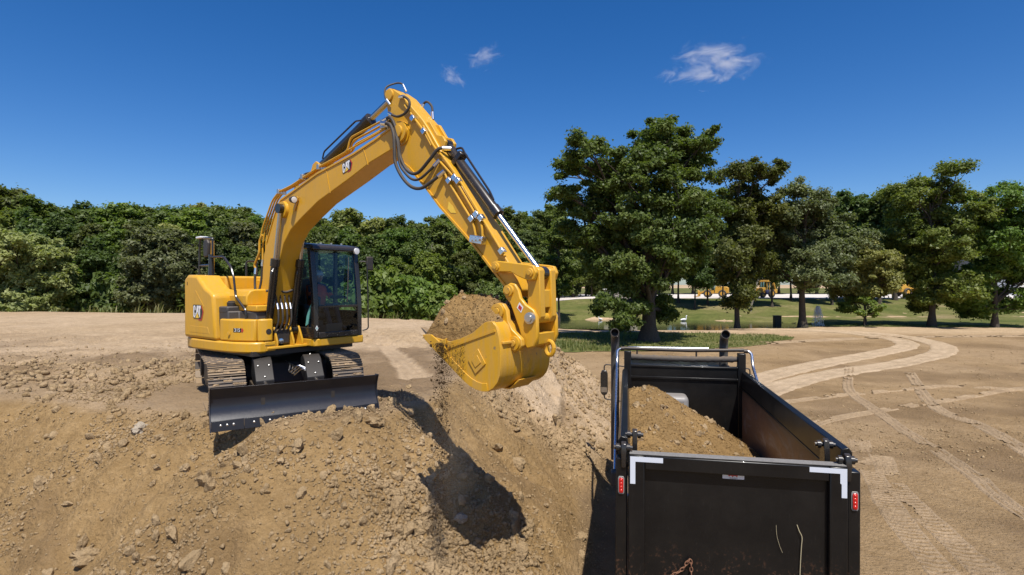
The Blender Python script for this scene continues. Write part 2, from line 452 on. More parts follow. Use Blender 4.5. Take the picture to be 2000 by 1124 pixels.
def gravel_mat():
    m, nt, b = new_mat('white_gravel')
    p = wpos(nt)
    nB = noise(nt, p, 0.3, 5, 0.65)
    c = ramp(nt, nB, [(0.3, (0.52, 0.46, 0.41)), (0.7, (0.68, 0.62, 0.56))])
    nt.links.new(c, b.inputs['Base Color']); b.inputs['Roughness'].default_value = 0.95
gravel_mat()
def water_mat():
    m, nt, b = new_mat('pond_water')
    p = wpos(nt)
    b.inputs['Base Color'].default_value = (0.030, 0.038, 0.016, 1)
    b.inputs['Roughness'].default_value = 0.06
    b.inputs['IOR'].default_value = 1.33
    mp = nt.nodes.new('ShaderNodeMapping'); mp.inputs['Scale'].default_value = (1, 2.5, 1); nt.links.new(p, mp.inputs[0])
    bump(nt, b, noise(nt, mp.outputs[0], 2.0, 3, 0.5), 0.12, 0.03)
water_mat()

def leaf_mat(name, dark, mid, light, trans=0.35):
    m = bpy.data.materials.new(name); m.use_nodes = True; MAT[name] = m
    nt = m.node_tree; nt.nodes.clear()
    out = nt.nodes.new('ShaderNodeOutputMaterial')
    at = nt.nodes.new('ShaderNodeAttribute'); at.attribute_name = 'tint'
    oi = nt.nodes.new('ShaderNodeObjectInfo')
    c = ramp(nt, at.outputs['Fac'], [(0.0, dark), (0.55, mid), (1.0, light)])
    hs = nt.nodes.new('ShaderNodeHueSaturation')
    nt.links.new(mth(nt, 'ADD', mth(nt, 'MULTIPLY', oi.outputs['Random'], 0.05), 0.462), hs.inputs['Hue'])
    nt.links.new(mth(nt, 'ADD', mth(nt, 'MULTIPLY', mth(nt, 'FRACT', mth(nt, 'MULTIPLY', oi.outputs['Random'], 7.31)), 0.5), 0.80), hs.inputs['Value'])
    nt.links.new(c, hs.inputs['Color'])
    b = nt.nodes.new('ShaderNodeBsdfPrincipled'); b.inputs['Roughness'].default_value = 0.5
    b.inputs['Specular IOR Level'].default_value = 0.35
    tr = nt.nodes.new('ShaderNodeBsdfTranslucent')
    mx = nt.nodes.new('ShaderNodeMixShader'); mx.inputs[0].default_value = trans
    nt.links.new(hs.outputs[0], b.inputs['Base Color'])
    nt.links.new(mixc(nt, 1.0, hs.outputs[0], (1.1, 1.2, 0.45), 'MULTIPLY'), tr.inputs['Color'])
    nt.links.new(b.outputs[0], mx.inputs[1]); nt.links.new(tr.outputs[0], mx.inputs[2]); nt.links.new(mx.outputs[0], out.inputs[0])
leaf_mat('leaf_oak', (0.050, 0.080, 0.016), (0.108, 0.148, 0.032), (0.185, 0.225, 0.058), 0.46)
leaf_mat('leaf_maple', (0.068, 0.112, 0.020), (0.135, 0.200, 0.038), (0.225, 0.285, 0.068), 0.48)
leaf_mat('leaf_wood', (0.052, 0.084, 0.020), (0.104, 0.148, 0.038), (0.172, 0.218, 0.062), 0.45)
leaf_mat('leaf_pale', (0.12, 0.15, 0.042), (0.23, 0.26, 0.078), (0.37, 0.38, 0.145), 0.45)
leaf_mat('leaf_willow', (0.15, 0.18, 0.055), (0.29, 0.31, 0.105), (0.43, 0.43, 0.19), 0.42)
leaf_mat('leaf_grey', (0.080, 0.108, 0.044), (0.142, 0.178, 0.074), (0.235, 0.27, 0.13), 0.42)
leaf_mat('leaf_yellow', (0.16, 0.17, 0.024), (0.32, 0.31, 0.045), (0.46, 0.42, 0.09), 0.45)
leaf_mat('weed', (0.08, 0.11, 0.026), (0.16, 0.19, 0.05), (0.32, 0.30, 0.12), 0.4)
def bark(name, a, bcol):
    m, nt, b = new_mat(name)
    p = opos(nt)
    mp = nt.nodes.new('ShaderNodeMapping'); mp.inputs['Scale'].default_value = (6, 6, 1.2); nt.links.new(p, mp.inputs[0])
    n = noise(nt, mp.outputs[0], 3, 5, 0.7)
    nt.links.new(ramp(nt, n, [(0.3, a), (0.7, bcol)]), b.inputs['Base Color']); b.inputs['Roughness'].default_value = 0.9
    bump(nt, b, n, 0.8, 0.05)
bark('bark', (0.030, 0.024, 0.018), (0.10, 0.08, 0.06))
bark('bark_pale', (0.16, 0.14, 0.12), (0.34, 0.31, 0.27))

# ------------------------------------------------------------------ mesh building
def catmull(pts, n=6):
    pts = [Vector(p) for p in pts]
    if len(pts) < 3: return pts
    P = [pts[0] * 2 - pts[1]] + pts + [pts[-1] * 2 - pts[-2]]
    out = []
    for i in range(1, len(P) - 2):
        p0, p1, p2, p3 = P[i - 1:i + 3]
        for k in range(n):
            t = k / n
            out.append(0.5 * (2 * p1 + (p2 - p0) * t + (2 * p0 - 5 * p1 + 4 * p2 - p3) * t * t + (3 * p1 - p0 - 3 * p2 + p3) * t ** 3))
    out.append(pts[-1])
    return out

def fillet(pts, r=0.05, n=4):
    """polyline with rounded corners"""
    pts = [Vector(p) for p in pts]
    out = [pts[0]]
    for a, b, c in zip(pts[:-2], pts[1:-1], pts[2:]):
        d1, d2 = (a - b), (c - b)
        rr = min(r, d1.length * 0.45, d2.length * 0.45)
        p, q = b + d1.normalized() * rr, b + d2.normalized() * rr
        for k in range(n + 1):
            t = k / n
            out.append(p * (1 - t) ** 2 + b * 2 * t * (1 - t) + q * t * t)
    out.append(pts[-1])
    return out

class MB:
    def __init__(self): self.v = []; self.f = []
    def add(self, vs, fs):
        o = len(self.v); self.v += [tuple(p) for p in vs]; self.f += [tuple(i + o for i in f) for f in fs]
        return self
    def box(self, x0, x1, y0, y1, z0, z1):
        return self.add([(x0, y0, z0), (x1, y0, z0), (x1, y1, z0), (x0, y1, z0), (x0, y0, z1), (x1, y0, z1), (x1, y1, z1), (x0, y1, z1)],
                        [(0, 3, 2, 1), (4, 5, 6, 7), (0, 1, 5, 4), (1, 2, 6, 5), (2, 3, 7, 6), (3, 0, 4, 7)])
    def obox(self, p0, p1, w, h, up=(0, 0, 1)):
        """box beam from p0 to p1, width w across, height h"""
        p0, p1 = Vector(p0), Vector(p1); d = (p1 - p0).normalized(); s = d.cross(Vector(up)).normalized(); u = s.cross(d)
        vs = []
        for p in (p0, p1):
            for a, b in ((-1, -1), (1, -1), (1, 1), (-1, 1)): vs.append(p + s * a * w / 2 + u * b * h / 2)
        return self.add(vs, [(0, 1, 2, 3), (7, 6, 5, 4), (0, 4, 5, 1), (1, 5, 6, 2), (2, 6, 7, 3), (3, 7, 4, 0)])
    def prism(self, poly, a, b, axis='y'):
        """extrude a 2D outline along an axis: 'y' takes (x,z), 'z' takes (x,y), 'x' takes (y,z)"""
        n = len(poly)
        ar = sum(poly[i][0] * poly[(i + 1) % n][1] - poly[(i + 1) % n][0] * poly[i][1] for i in range(n))
        def mk(p, c):
            return {'y': (p[0], c, p[1]), 'z': (p[0], p[1], c), 'x': (c, p[0], p[1])}[axis]
        vs = [mk(p, a) for p in poly] + [mk(p, b) for p in poly]
        fs = [tuple(range(n)), tuple(range(2 * n - 1, n - 1, -1))] + [(i, i + n, (i + 1) % n + n, (i + 1) % n) for i in range(n)]
        flip = (ar > 0) != (axis == 'y')
        if (b < a): flip = not flip
        if flip: fs = [f[::-1] for f in fs]
        return self.add(vs, fs)
    def tube(self, pts, r, n=8, cap=True, radii=None):
        pts = [Vector(p) for p in pts]; m = len(pts)
        t0 = (pts[1] - pts[0]).normalized()
        ref = Vector((0, 0, 1)) if abs(t0.z) < 0.9 else Vector((1, 0, 0))
        nrm = t0.cross(ref).normalized(); vs = []; prev = t0
        for i, p in enumerate(pts):
            t = (pts[min(i + 1, m - 1)] - pts[max(i - 1, 0)]).normalized()
            ax = prev.cross(t)
            if ax.length > 1e-6:
                nrm = Matrix.Rotation(prev.angle(t), 3, ax.normalized()) @ nrm
            prev = t; bn = t.cross(nrm).normalized(); nrm = bn.cross(t).normalized()
            rr = radii[i] if radii else r
            for k in range(n):
                a = 2 * math.pi * k / n
                vs.append(p + nrm * math.cos(a) * rr + bn * math.sin(a) * rr)
        fs = [(i * n + k, i * n + (k + 1) % n, (i + 1) * n + (k + 1) % n, (i + 1) * n + k) for i in range(m - 1) for k in range(n)]
        if cap: fs += [tuple(range(n - 1, -1, -1)), tuple((m - 1) * n + k for k in range(n))]
        return self.add(vs, fs)
    def cyl(self, p0, p1, r, n=20, r2=None):
        return self.tube([p0, p1], r, n, True, [r, r if r2 is None else r2])
    def lathe(self, c, axis, prof, n=24, cap=True):
        """prof: list of (distance along axis, radius)"""
        c = Vector(c); ax = Vector(axis).normalized()
        pts = [c + ax * d for d, r in prof]
        ref = Vector((0, 0, 1)) if abs(ax.z) < 0.9 else Vector((1, 0, 0))
        u = ax.cross(ref).normalized(); w = ax.cross(u); vs = []; m = len(prof)
        for p, (d, r) in zip(pts, prof):
            for k in range(n):
                a = 2 * math.pi * k / n
                vs.append(p + (u * math.cos(a) + w * math.sin(a)) * max(r, 1e-4))
        fs = [(i * n + k, i * n + (k + 1) % n, (i + 1) * n + (k + 1) % n, (i + 1) * n + k) for i in range(m - 1) for k in range(n)]
        if cap: fs += [tuple(range(n - 1, -1, -1)), tuple((m - 1) * n + k for k in range(n))]
        return self.add(vs, fs)
    def ball(self, c, rx, ry=None, rz=None, n=12):
        ry = rx if ry is None else ry; rz = rx if rz is None else rz
        vs = []; m = n // 2
        for i in range(m + 1):
            th = math.pi * i / m
            for k in range(n):
                a = 2 * math.pi * k / n
                vs.append((c[0] + rx * max(math.sin(th), 1e-3) * math.cos(a), c[1] + ry * max(math.sin(th), 1e-3) * math.sin(a), c[2] + rz * math.cos(th)))
        fs = [(i * n + k, (i + 1) * n + k, (i + 1) * n + (k + 1) % n, i * n + (k + 1) % n) for i in range(m) for k in range(n)]
        return self.add(vs, fs)
    def build(self, name, mat, parent=None, bevel=0.0, rot=None, loc=None, smooth=True, seg=2, ang=32):
        me = bpy.data.meshes.new(name)
        me.from_pydata(self.v, [], self.f); me.update()
        if smooth:
            me.polygons.foreach_set('use_smooth', [True] * len(me.polygons))
            me.set_sharp_from_angle(angle=math.radians(ang))
        me.materials.append(MAT[mat])
        o = bpy.data.objects.new(name, me); COL.objects.link(o)
        if parent: o.parent = parent
        if rot is not None: o.rotation_euler = (0, 0, rot)
        if loc is not None: o.location = loc
        if bevel:
            b = o.modifiers.new('bevel', 'BEVEL'); b.width = bevel; b.segments = seg; b.limit_method = 'ANGLE'; b.angle_limit = math.radians(38)
        return o

def np_mesh(name, verts, faces, mat, smooth=False, attrs=None):
    """fast mesh from numpy: faces is (n,3) or (n,4)"""
    me = bpy.data.meshes.new(name)
    verts = np.ascontiguousarray(verts, np.float32); faces = np.ascontiguousarray(faces, np.int32)
    k = faces.shape[1]
    me.vertices.add(len(verts)); me.vertices.foreach_set('co', verts.ravel())
    me.loops.add(faces.size); me.loops.foreach_set('vertex_index', faces.ravel())
    me.polygons.add(len(faces)); me.polygons.foreach_set('loop_start', np.arange(0, faces.size, k, dtype=np.int32))
    if smooth: me.polygons.foreach_set('use_smooth', np.ones(len(faces), bool))
    me.update(calc_edges=True)
    for an, (typ, data) in (attrs or {}).items():
        at = me.attributes.new(an, typ, 'POINT')
        at.data.foreach_set('color' if typ == 'FLOAT_COLOR' else 'value', np.ascontiguousarray(data, np.float32).ravel())
    me.materials.append(MAT[mat])
    return me

def link(name, me, parent=None, loc=None, rotz=None, scale=None):
    o = bpy.data.objects.new(name, me); COL.objects.link(o)
    if parent: o.parent = parent
    if loc is not None: o.location = loc
    if rotz is not None: o.rotation_euler = (0, 0, rotz)
    if scale is not None: o.scale = scale
    return o
def tag(o, label=None, cat=None, group=None, kind=None):
    if label: o['label'] = label
    if cat: o['category'] = cat
    if group: o['group'] = group
    if kind: o['kind'] = kind
    return o
def empty(name, loc=(0, 0, 0), rotz=0.0, **kw):
    o = bpy.data.objects.new(name, None); COL.objects.link(o)
    o.location = loc; o.rotation_euler = (0, 0, rotz); o.empty_display_size = 0.3
    return tag(o, **kw)
def text_mesh(txt, size, mat, name='lettering', extrude=0.0):
    cu = bpy.data.curves.new(name, 'FONT'); cu.body = txt; cu.size = size; cu.align_x = 'CENTER'; cu.align_y = 'CENTER'; cu.extrude = extrude
    t = bpy.data.objects.new(name, cu); COL.objects.link(t)
    dg = bpy.context.evaluated_depsgraph_get()
    me = bpy.data.meshes.new_from_object(t.evaluated_get(dg))
    bpy.data.objects.remove(t); bpy.data.curves.remove(cu)
    me.materials.clear(); me.materials.append(MAT[mat])
    return me
# ------------------------------------------------------------------ ground: one sheet out to the horizon
def axis(segs, grow, far):
    """segs: list of (start, end, step); then geometric growth to far on both sides"""
    a = []
    for s, e, st in segs:
        n = max(1, int(round((e - s) / st))); a += list(np.linspace(s, e, n, endpoint=False))
    a.append(segs[-1][1])
    st = segs[-1][2]; v = a[-1]
    while v < far[1]:
        st = min(st * grow, 60); v += st; a.append(v)
    st = segs[0][2]; v = a[0]; pre = []
    while v > far[0]:
        st = min(st * grow, 60); v -= st; pre.append(v)
    return np.array(pre[::-1] + a)

def build_ground():
    xs = axis([(-15.0, -9.0, 0.11), (-9.0, 1.9, 0.06), (1.9, 15, 0.13)], 1.055, (-700, 900))
    ys = axis([(5.8, 12.0, 0.058), (12.0, 19, 0.10)], 1.055, (-60, 1500))
    X, Y = np.meshgrid(xs, ys)
    x, y = X.ravel(), Y.ravel()
    z = height(x, y)
    nx, ny = len(xs), len(ys)
    idx = np.arange(nx * ny).reshape(ny, nx)
    f = np.stack([idx[:-1, :-1], idx[:-1, 1:], idx[1:, 1:], idx[1:, :-1]], -1).reshape(-1, 4)
    d = poly_sd(x, y, CREST) + fbm(x, y, 1.6, 3, 61) * 0.35
    m, _ = track_mask(x, y)
    pad = sstep(-0.15, 0.35, d)
    lowl = 1 - sstep(0.12, 0.5, z)
    dry = np.maximum(pad * (0.72 + 0.25 * fbm(x, y, 6, 3, 62)), lowl * (0.32 + 0.25 * fbm(x, y, 4, 4, 63)))
    slab = sstep(0, 0.05, poly_sd(x, y, SLAB)); dry = np.maximum(dry, slab * 0.95)
    # pale crust and crumbs on the far flank of the mound
    dry = np.maximum(dry, sstep(11.5, 14.5, y) * (1 - lowl) * 0.7 * sstep(-3, 0, x))
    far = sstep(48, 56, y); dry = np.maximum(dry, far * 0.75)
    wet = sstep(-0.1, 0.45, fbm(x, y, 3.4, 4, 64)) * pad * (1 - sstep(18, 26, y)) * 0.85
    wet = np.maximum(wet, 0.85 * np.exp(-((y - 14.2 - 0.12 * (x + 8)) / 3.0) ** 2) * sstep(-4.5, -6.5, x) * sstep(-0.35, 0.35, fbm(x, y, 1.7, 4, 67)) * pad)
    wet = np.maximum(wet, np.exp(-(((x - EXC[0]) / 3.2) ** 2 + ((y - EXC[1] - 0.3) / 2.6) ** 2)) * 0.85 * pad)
    wet = np.maximum(wet, lowl * (0.26 + 0.5 * sstep(-0.1, 0.5, fbm(x, y, 2.6, 4, 65))) * (1 - sstep(48, 56, y)))
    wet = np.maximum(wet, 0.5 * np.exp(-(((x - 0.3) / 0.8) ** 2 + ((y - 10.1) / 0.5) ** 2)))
    wet = np.maximum(wet, 0.55 * (1 - pad) * (1 - lowl) * sstep(0.08, 0.5, fbm(x, y, 1.4, 4, 68)))
    wet = wet * (1 - m) * (1 - slab)
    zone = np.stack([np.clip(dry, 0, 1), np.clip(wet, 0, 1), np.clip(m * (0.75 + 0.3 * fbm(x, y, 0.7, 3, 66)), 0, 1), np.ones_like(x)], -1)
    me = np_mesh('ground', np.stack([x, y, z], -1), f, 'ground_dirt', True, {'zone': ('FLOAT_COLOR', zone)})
    return tag(link('ground', me), 'bare tan dirt ground with the excavated mound and tyre tracks', kind='structure')
GROUND = build_ground()

def strip(name, mat, near, far, rows, lift, label, cols=None, zfun=None):
    """sheet that follows the terrain between two edge lines of equal length"""
    near, far = np.array(near, float), np.array(far, float)
    n = len(near); V = []
    for r in range(rows + 1):
        t = r / rows; p = near * (1 - t) + far * t
        V.append(np.c_[p, (height(p[:, 0], p[:, 1], False) if zfun is None else zfun(p[:, 0], p[:, 1])) + lift])
    V = np.concatenate(V); idx = np.arange(n * (rows + 1)).reshape(rows + 1, n)
    f = np.stack([idx[:-1, :-1], idx[:-1, 1:], idx[1:, 1:], idx[1:, :-1]], -1).reshape(-1, 4)
    return tag(link(name, np_mesh(name, V, f, mat, True)), label, kind='structure')

xs = np.linspace(-70, 260, 420)
near_l = np.where(xs < 40, 80.2 + 0 * xs, 63.2) if False else None
def near_edge(x):
    e = np.interp(x, [-70, -12, -2, 2, 10, 24, 31, 37, 42, 50, 70, 120, 260], [58, 58, 60.5, 60.0, 58.9, 60.2, 62.2, 62.8, 62.4, 61.6, 60.4, 59, 58])
    return e + 0.5 * fbm(x, x * 0 + 3.3, 2.0, 3, 71) + 0.15 * fbm(x, x * 0 + 9.3, 0.5, 2, 72)
def far_edge(x):
    return np.interp(x, [-70, 0, 8, 12, 30, 260], [97, 92, 96, 100, 101, 101]) + 0.5 * fbm(x, x * 0 + 4.1, 3.0, 3, 73)
LAWN = strip('lawn', 'lawn', np.c_[xs, near_edge(xs)], np.c_[xs, far_edge(xs)], 60, 0.03, 'sunlit lawn sloping up behind the pond')
xg = np.linspace(-40, 300, 160)
LOT = strip('gravel_lot', 'white_gravel', np.c_[xg, far_edge(xg) + 0.2], np.c_[xg, far_edge(xg) + 44], 12, 0.05, 'white gravel lot behind the trees')
FAR = strip('far_lawn', 'lawn', np.c_[xg, far_edge(xg) + 44.2], np.c_[xg * 1.6, far_edge(xg) + 240], 14, 0.05, 'grass under the trees beyond the gravel lot')
xp = np.linspace(-24, 9.0, 60)
PATH = strip('gravel_path', 'white_gravel', np.c_[xp, 85.5 + 0.34 * (xp + 24) + 1.0 * np.sin(xp * 0.2)], np.c_[xp, 88.6 + 0.34 * (xp + 24) + 1.0 * np.sin(xp * 0.2)], 4, 0.06, 'pale gravel path along the far bank')

def patch():
    P = smooth_line(GRASS_PATCH + [GRASS_PATCH[0]], 10)[:-1]
    P = np.array(P); c = P.mean(0)
    ang = np.arange(len(P))
    P = c + (P - c) * (1 + 0.09 * fbm(ang * 0.35, ang * 0, 1, 3, 75))[:, None]
    rings = 14; V = []
    for r in range(rings + 1):
        q = c + (P - c) * (r / rings); V.append(np.c_[q, height(q[:, 0], q[:, 1], False) + 0.03])
    V = np.concatenate(V); n = len(P); idx = np.arange(n * (rings + 1)).reshape(rings + 1, n)
    idx = np.c_[idx, idx[:, :1]]
    f = np.stack([idx[:-1, :-1], idx[1:, :-1], idx[1:, 1:], idx[:-1, 1:]], -1).reshape(-1, 4)
    tag(link('grass_verge', np_mesh('grass_verge', V, f, 'lawn', True)), 'rough grass island around the big oak trunk', kind='structure')
    return P
PATCH_EDGE = patch()

def pond():
    P = np.array(smooth_line(POND + [POND[0]], 6)[:-1]); c = P.mean(0); P = c + (P - c) * 1.12
    V = np.c_[P, np.full(len(P), -0.42)]
    V = np.vstack([[c[0], c[1], -0.42], V]); n = len(P)
    f = np.array([(0, 1 + i, 1 + (i + 1) % n) for i in range(n)])
    o = link('pond', np_mesh('pond', V, f, 'pond_water'))
    return tag(o, 'still green pond between the dirt road and the lawn', kind='structure')
pond()

def tyre_tracks():
    """pressed strips with raised shoulders and grooves; the near ones show their tread"""
    for i, (pts, w, s) in enumerate(YARD_TRACKS):
        near = i in (6, 7); st = 0.035 if near else 0.22
        L = np.array(smooth_line(pts, 24)); seg = np.r_[0, np.cumsum(np.hypot(*np.diff(L, axis=0).T))]
        n = int(seg[-1] / st); t = np.linspace(0, seg[-1], n); cx, cy = np.interp(t, seg, L[:, 0]), np.interp(t, seg, L[:, 1])
        tx, ty = np.gradient(cx), np.gradient(cy); ln = np.hypot(tx, ty); nx_, ny_ = -ty / ln, tx / ln
        m = 13; u = np.linspace(-1, 1, m); V = []
        wl = w * (1 + 0.16 * fbm(t, t * 0 + i * 7.7, 1.1, 3, 401)); wr = w * (1 + 0.16 * fbm(t, t * 0 + i * 3.1 + 50, 1.1, 3, 402))
        for k, a in enumerate(u):
            off = a * np.where(a < 0, wl, wr); x, y = cx + nx_ * off, cy + ny_ * off
            lift = 0.006 if near else 0.010 + 0.0009 * np.clip(y - 10, 0, 40)
            edge = 0.030 * math.exp(-((abs(a) - 0.84) / 0.10) ** 2) * (0.6 + 0.9 * fbm(x, y, 0.4, 2, 403)) - (0.035 if abs(a) > 0.97 else 0.0)
            if near: tread = 0.011 * np.sign(np.sin(t * 2 * math.pi / 0.16 + abs(a) * 3.0)) * (abs(a) < 0.75)
            else: tread = 0.016 * math.cos(a * 3.0 * math.pi) * (abs(a) < 0.8)
            V.append(np.stack([x, y, height(x, y, False) + lift + edge + tread + 0.006 * fbm(x, y, 0.3, 2, 404)], -1))
        V = np.stack(V, 1).reshape(-1, 3); idx = np.arange(n * m).reshape(n, m)
        f = np.stack([idx[:-1, :-1], idx[:-1, 1:], idx[1:, 1:], idx[1:, :-1]], -1).reshape(-1, 4)[:, ::-1]
        # broken edges and bare gaps where the faint tracks fade out
        c = V[f].mean(1); keep = fbm(c[:, 0], c[:, 1], 0.9, 3, 405 + i) < (0.9 if s > 1 else 0.16 + 0.3 * s); f = f[keep]
        tag(link('tyre_track', np_mesh('tyre_track', V, f, 'pressed_dirt' if s > 1 else 'faint_track', True)), kind='structure')['label'] = 'pale pressed tyre track curving over the dirt yard'
tyre_tracks()

# ------------------------------------------------------------------ clods
def ico(sub):
    bm = bmesh.new(); bmesh.ops.create_icosphere(bm, subdivisions=sub, radius=1.0)
    v = np.array([p.co[:] for p in bm.verts]); f = np.array([[q.index for q in p.verts] for p in bm.faces]); bm.free()
    return v, f
def rock_verts(v, seed, rough=0.3, flat=0.75):
    rs = np.random.RandomState(seed)
    out = np.ones(len(v))
    for k in range(11):       # plane cuts and lumps
        d = rs.normal(size=3); d /= np.linalg.norm(d)
        out = np.minimum(out, (0.62 + 0.34 * rs.rand()) / np.maximum(v @ d, 1e-3)) if k < 9 else out + rough * 0.4 * np.sin(3 * (v @ d) + rs.rand() * 6)
    w = v * np.clip(out, 0.4, 1.3)[:, None] * (1 + rough * 0.42 * rs.normal(size=(len(v), 1)) * (1 if len(v) < 200 else 0.35))
    return w * np.array([1.0, 0.75 + 0.25 * rs.rand(), flat * (0.75 + 0.35 * rs.rand())])
I1, I2, I3 = ico(1), ico(2), ico(3)
I0 = (np.array([(1, 0, 0), (-1, 0, 0), (0, 1, 0), (0, -1, 0), (0, 0, 1), (0, 0, -1)], float), np.array([(0, 2, 4), (2, 1, 4), (1, 3, 4), (3, 0, 4), (2, 0, 5), (1, 2, 5), (3, 1, 5), (0, 3, 5)]))
CLOD_MESH = []
for k in range(12):
    CLOD_MESH.append(np_mesh('dirt_clod', rock_verts(I2[0], 100 + k), I2[1], 'clod', True))
for me in CLOD_MESH:
    me.set_sharp_from_angle(angle=math.radians(35))

def rot_rand(rs, n):
    q = rs.normal(size=(n, 4)); q /= np.linalg.norm(q, axis=1)[:, None]
    w, x, y, z = q.T
    return np.stack([np.stack([1 - 2 * (y * y + z * z), 2 * (x * y - z * w), 2 * (x * z + y * w)], -1),
                     np.stack([2 * (x * y + z * w), 1 - 2 * (x * x + z * z), 2 * (y * z - x * w)], -1),
                     np.stack([2 * (x * z - y * w), 2 * (y * z + x * w), 1 - 2 * (x * x + y * y)], -1)], 1)
def scatter_mesh(name, pts, sizes, base, nvar, seed, mat, smooth=False):
    """many clods in one mesh"""
    rs = np.random.RandomState(seed); bv, bf = base; n = len(pts)
    R = rot_rand(rs, n); V = []; F = []
    var = [rock_verts(bv, seed * 31 + k) for k in range(nvar)]
    which = rs.randint(0, nvar, n); off = 0
    for k in range(nvar):
        s = which == k
        if not s.any(): continue
        vv = np.einsum('nij,vj->nvi', R[s], var[k]) * sizes[s][:, None, None] + pts[s][:, None, :]
        m = s.sum(); V.append(vv.reshape(-1, 3))
        F.append((bf[None] + (np.arange(m) * len(bv))[:, None, None] + off).reshape(-1, 3)); off += m * len(bv)
    return np_mesh(name, np.concatenate(V), np.concatenate(F), mat, smooth)

def clod_density(x, y, z):
    """0..1: how thick clods lie here"""
    d = poly_sd(x, y, CREST)
    face = sstep(0.25, 0.6, z) * (1 - sstep(-0.25, 0.2, d))
    dens = face * (0.10 + 0.9 * sstep(-0.08, 0.42, fbm(x, y, 1.6, 3, 81)))
    toe = np.exp(-(((x + 0.7) / 1.9) ** 2 + ((y - 7.9) / 1.1) ** 2)); dens = np.maximum(dens, face * toe * 1.6)
    dens = np.maximum(dens, face * sstep(12.5, 15, y) * 0.8)
    pad = sstep(0.0, 0.4, d) * np.maximum(sstep(0.0, 0.5, fbm(x, y, 3.0, 3, 82)), 0.9 * np.exp(-((y - 14.5 - 0.12 * (x + 8)) / 3.3) ** 2) * sstep(-4.5, -7, x)) * 0.7
    r2 = np.hypot(x - EXC[0], y - EXC[1]); pad = pad * sstep(2.0, 2.8, r2) * (1 - sstep(20, 26, y))
    low = (1 - sstep(0.2, 0.5, z)) * (0.10 + 0.55 * sstep(0.1, 0.6, fbm(x, y, 2.2, 3, 83))) * (1 - track_mask(x, y)[0])
    dens = np.maximum(np.maximum(dens, pad), low)
    dens = dens * (1 - 0.9 * sstep(0, 0.1, poly_sd(x, y, SLAB)))
    # nothing inside the truck
    a = math.radians(-11.5); lx = (x - 1.17) * math.cos(a) + (y - 6.2) * math.sin(a); ly = -(x - 1.17) * math.sin(a) + (y - 6.2) * math.cos(a)
    return np.where((lx > -0.3) & (lx < 2.7) & (ly > -0.3) & (ly < 9), 0, dens)

def sample_ground(n, xr, yr, seed, power=1.0):
    rs = np.random.RandomState(seed); P = []
    got = 0
    while got < n:
        k = min(40000, max(4000, n * 4)); x = rs.uniform(*xr, k); y = yr[0] + (yr[1] - yr[0]) * rs.rand(k) ** power
        vis = np.abs(x) < y * 0.95 + 0.6
        x, y = x[vis], y[vis]
        z = height(x, y); k = rs.rand(len(x)) < clod_density(x, y, z)
        P.append(np.stack([x, y, z], -1)[k]); got += k.sum()
    return np.concatenate(P)[:n]

P = sample_ground(300, (-7.5, 1.6), (6.0, 14.0), 3, 1.3)
rs = np.random.RandomState(4)
for i, p in enumerate(P):
    s = 0.045 + 0.075 * rs.rand() ** 2.0 + (0.05 if rs.rand() < 0.08 else 0)
    o = bpy.data.objects.new('dirt_clod', CLOD_MESH[i % 12]); COL.objects.link(o); o.parent = GROUND
    o.location = (p[0], p[1], p[2] + s * 0.22); o.rotation_euler = rs.uniform(0, 6.28, 3)
    o.scale = (s * (0.9 + 0.5 * rs.rand()), s * (0.8 + 0.3 * rs.rand()), s * (0.75 + 0.3 * rs.rand()))
P = sample_ground(1800, (-9, 3.5), (6.0, 15.0), 5, 1.35)
sz = 0.020 + 0.030 * rs.rand(len(P)) ** 1.8; P[:, 2] += sz * 0.3
link('dirt_lumps', scatter_mesh('dirt_lumps', P, sz, I2, 10, 6, 'clod', True), GROUND)['kind'] = 'stuff'
rq = np.random.RandomState(61)
qx = -0.9 + 1.15 * rq.normal(size=9000); qy = 7.5 + 0.75 * rq.normal(size=9000); qz = height(qx, qy)
k = (rq.rand(9000) < clod_density(qx, qy, qz) * 0.75 * sstep(-0.5, 0.2, fbm(qx, qy, 0.7, 3, 84))) & (qz > 0.25) & (qy > 5.9)
P = np.stack([qx, qy, qz], -1)[k][:2000]; sz = 0.020 + 0.034 * rq.rand(len(P)) ** 1.6; P[:, 2] += sz * 0.35
link('packed_clods', scatter_mesh('packed_clods', P, sz, I2, 12, 62, 'clod', True), GROUND)['kind'] = 'stuff'
qx = rq.uniform(-16, -6.2, 6000); qy = 13.2 + 0.12 * (qx + 8) + 1.5 * rq.normal(size=6000); qz = height(qx, qy)
k = (rq.rand(6000) < clod_density(qx, qy, qz)); P = np.stack([qx, qy, qz], -1)[k][:1500]; sz = 0.03 + 0.09 * rq.rand(len(P)) ** 2.2; P[:, 2] += sz * 0.25
link('churned_clods', scatter_mesh('churned_clods', P, sz, I1, 16, 63, 'clod', True), GROUND)['kind'] = 'stuff'
qx = rq.uniform(-0.8, 3.4, 5000); qy = rq.uniform(12.5, 23, 5000); qz = height(qx, qy)
k = (qz > 0.3) & (rq.rand(5000) < 0.5) & (poly_sd(qx, qy, SLAB) < -0.1); P = np.stack([qx, qy, qz], -1)[k][:1400]; sz = 0.03 + 0.10 * rq.rand(len(P)) ** 2.6; P[:, 2] += sz * 0.2
link('flank_clods', scatter_mesh('flank_clods', P, sz, I1, 16, 65, 'clod', False), GROUND)['kind'] = 'stuff'
qx = rq.uniform(3.5, 16, 60000); qy = 7.5 + 15 * rq.rand(60000) ** 1.2; k = (qx < qy * 0.95 + 0.5); qx, qy = qx[k], qy[k]; qz = height(qx, qy)
k = rq.rand(len(qx)) < clod_density(qx, qy, qz) * 1.1; P = np.stack([qx, qy, qz], -1)[k][:9000]; sz = (0.005 + 0.012 * rq.rand(len(P)) ** 2.5) * (0.5 + P[:, 1] * 0.06); P[:, 2] += sz * 0.4
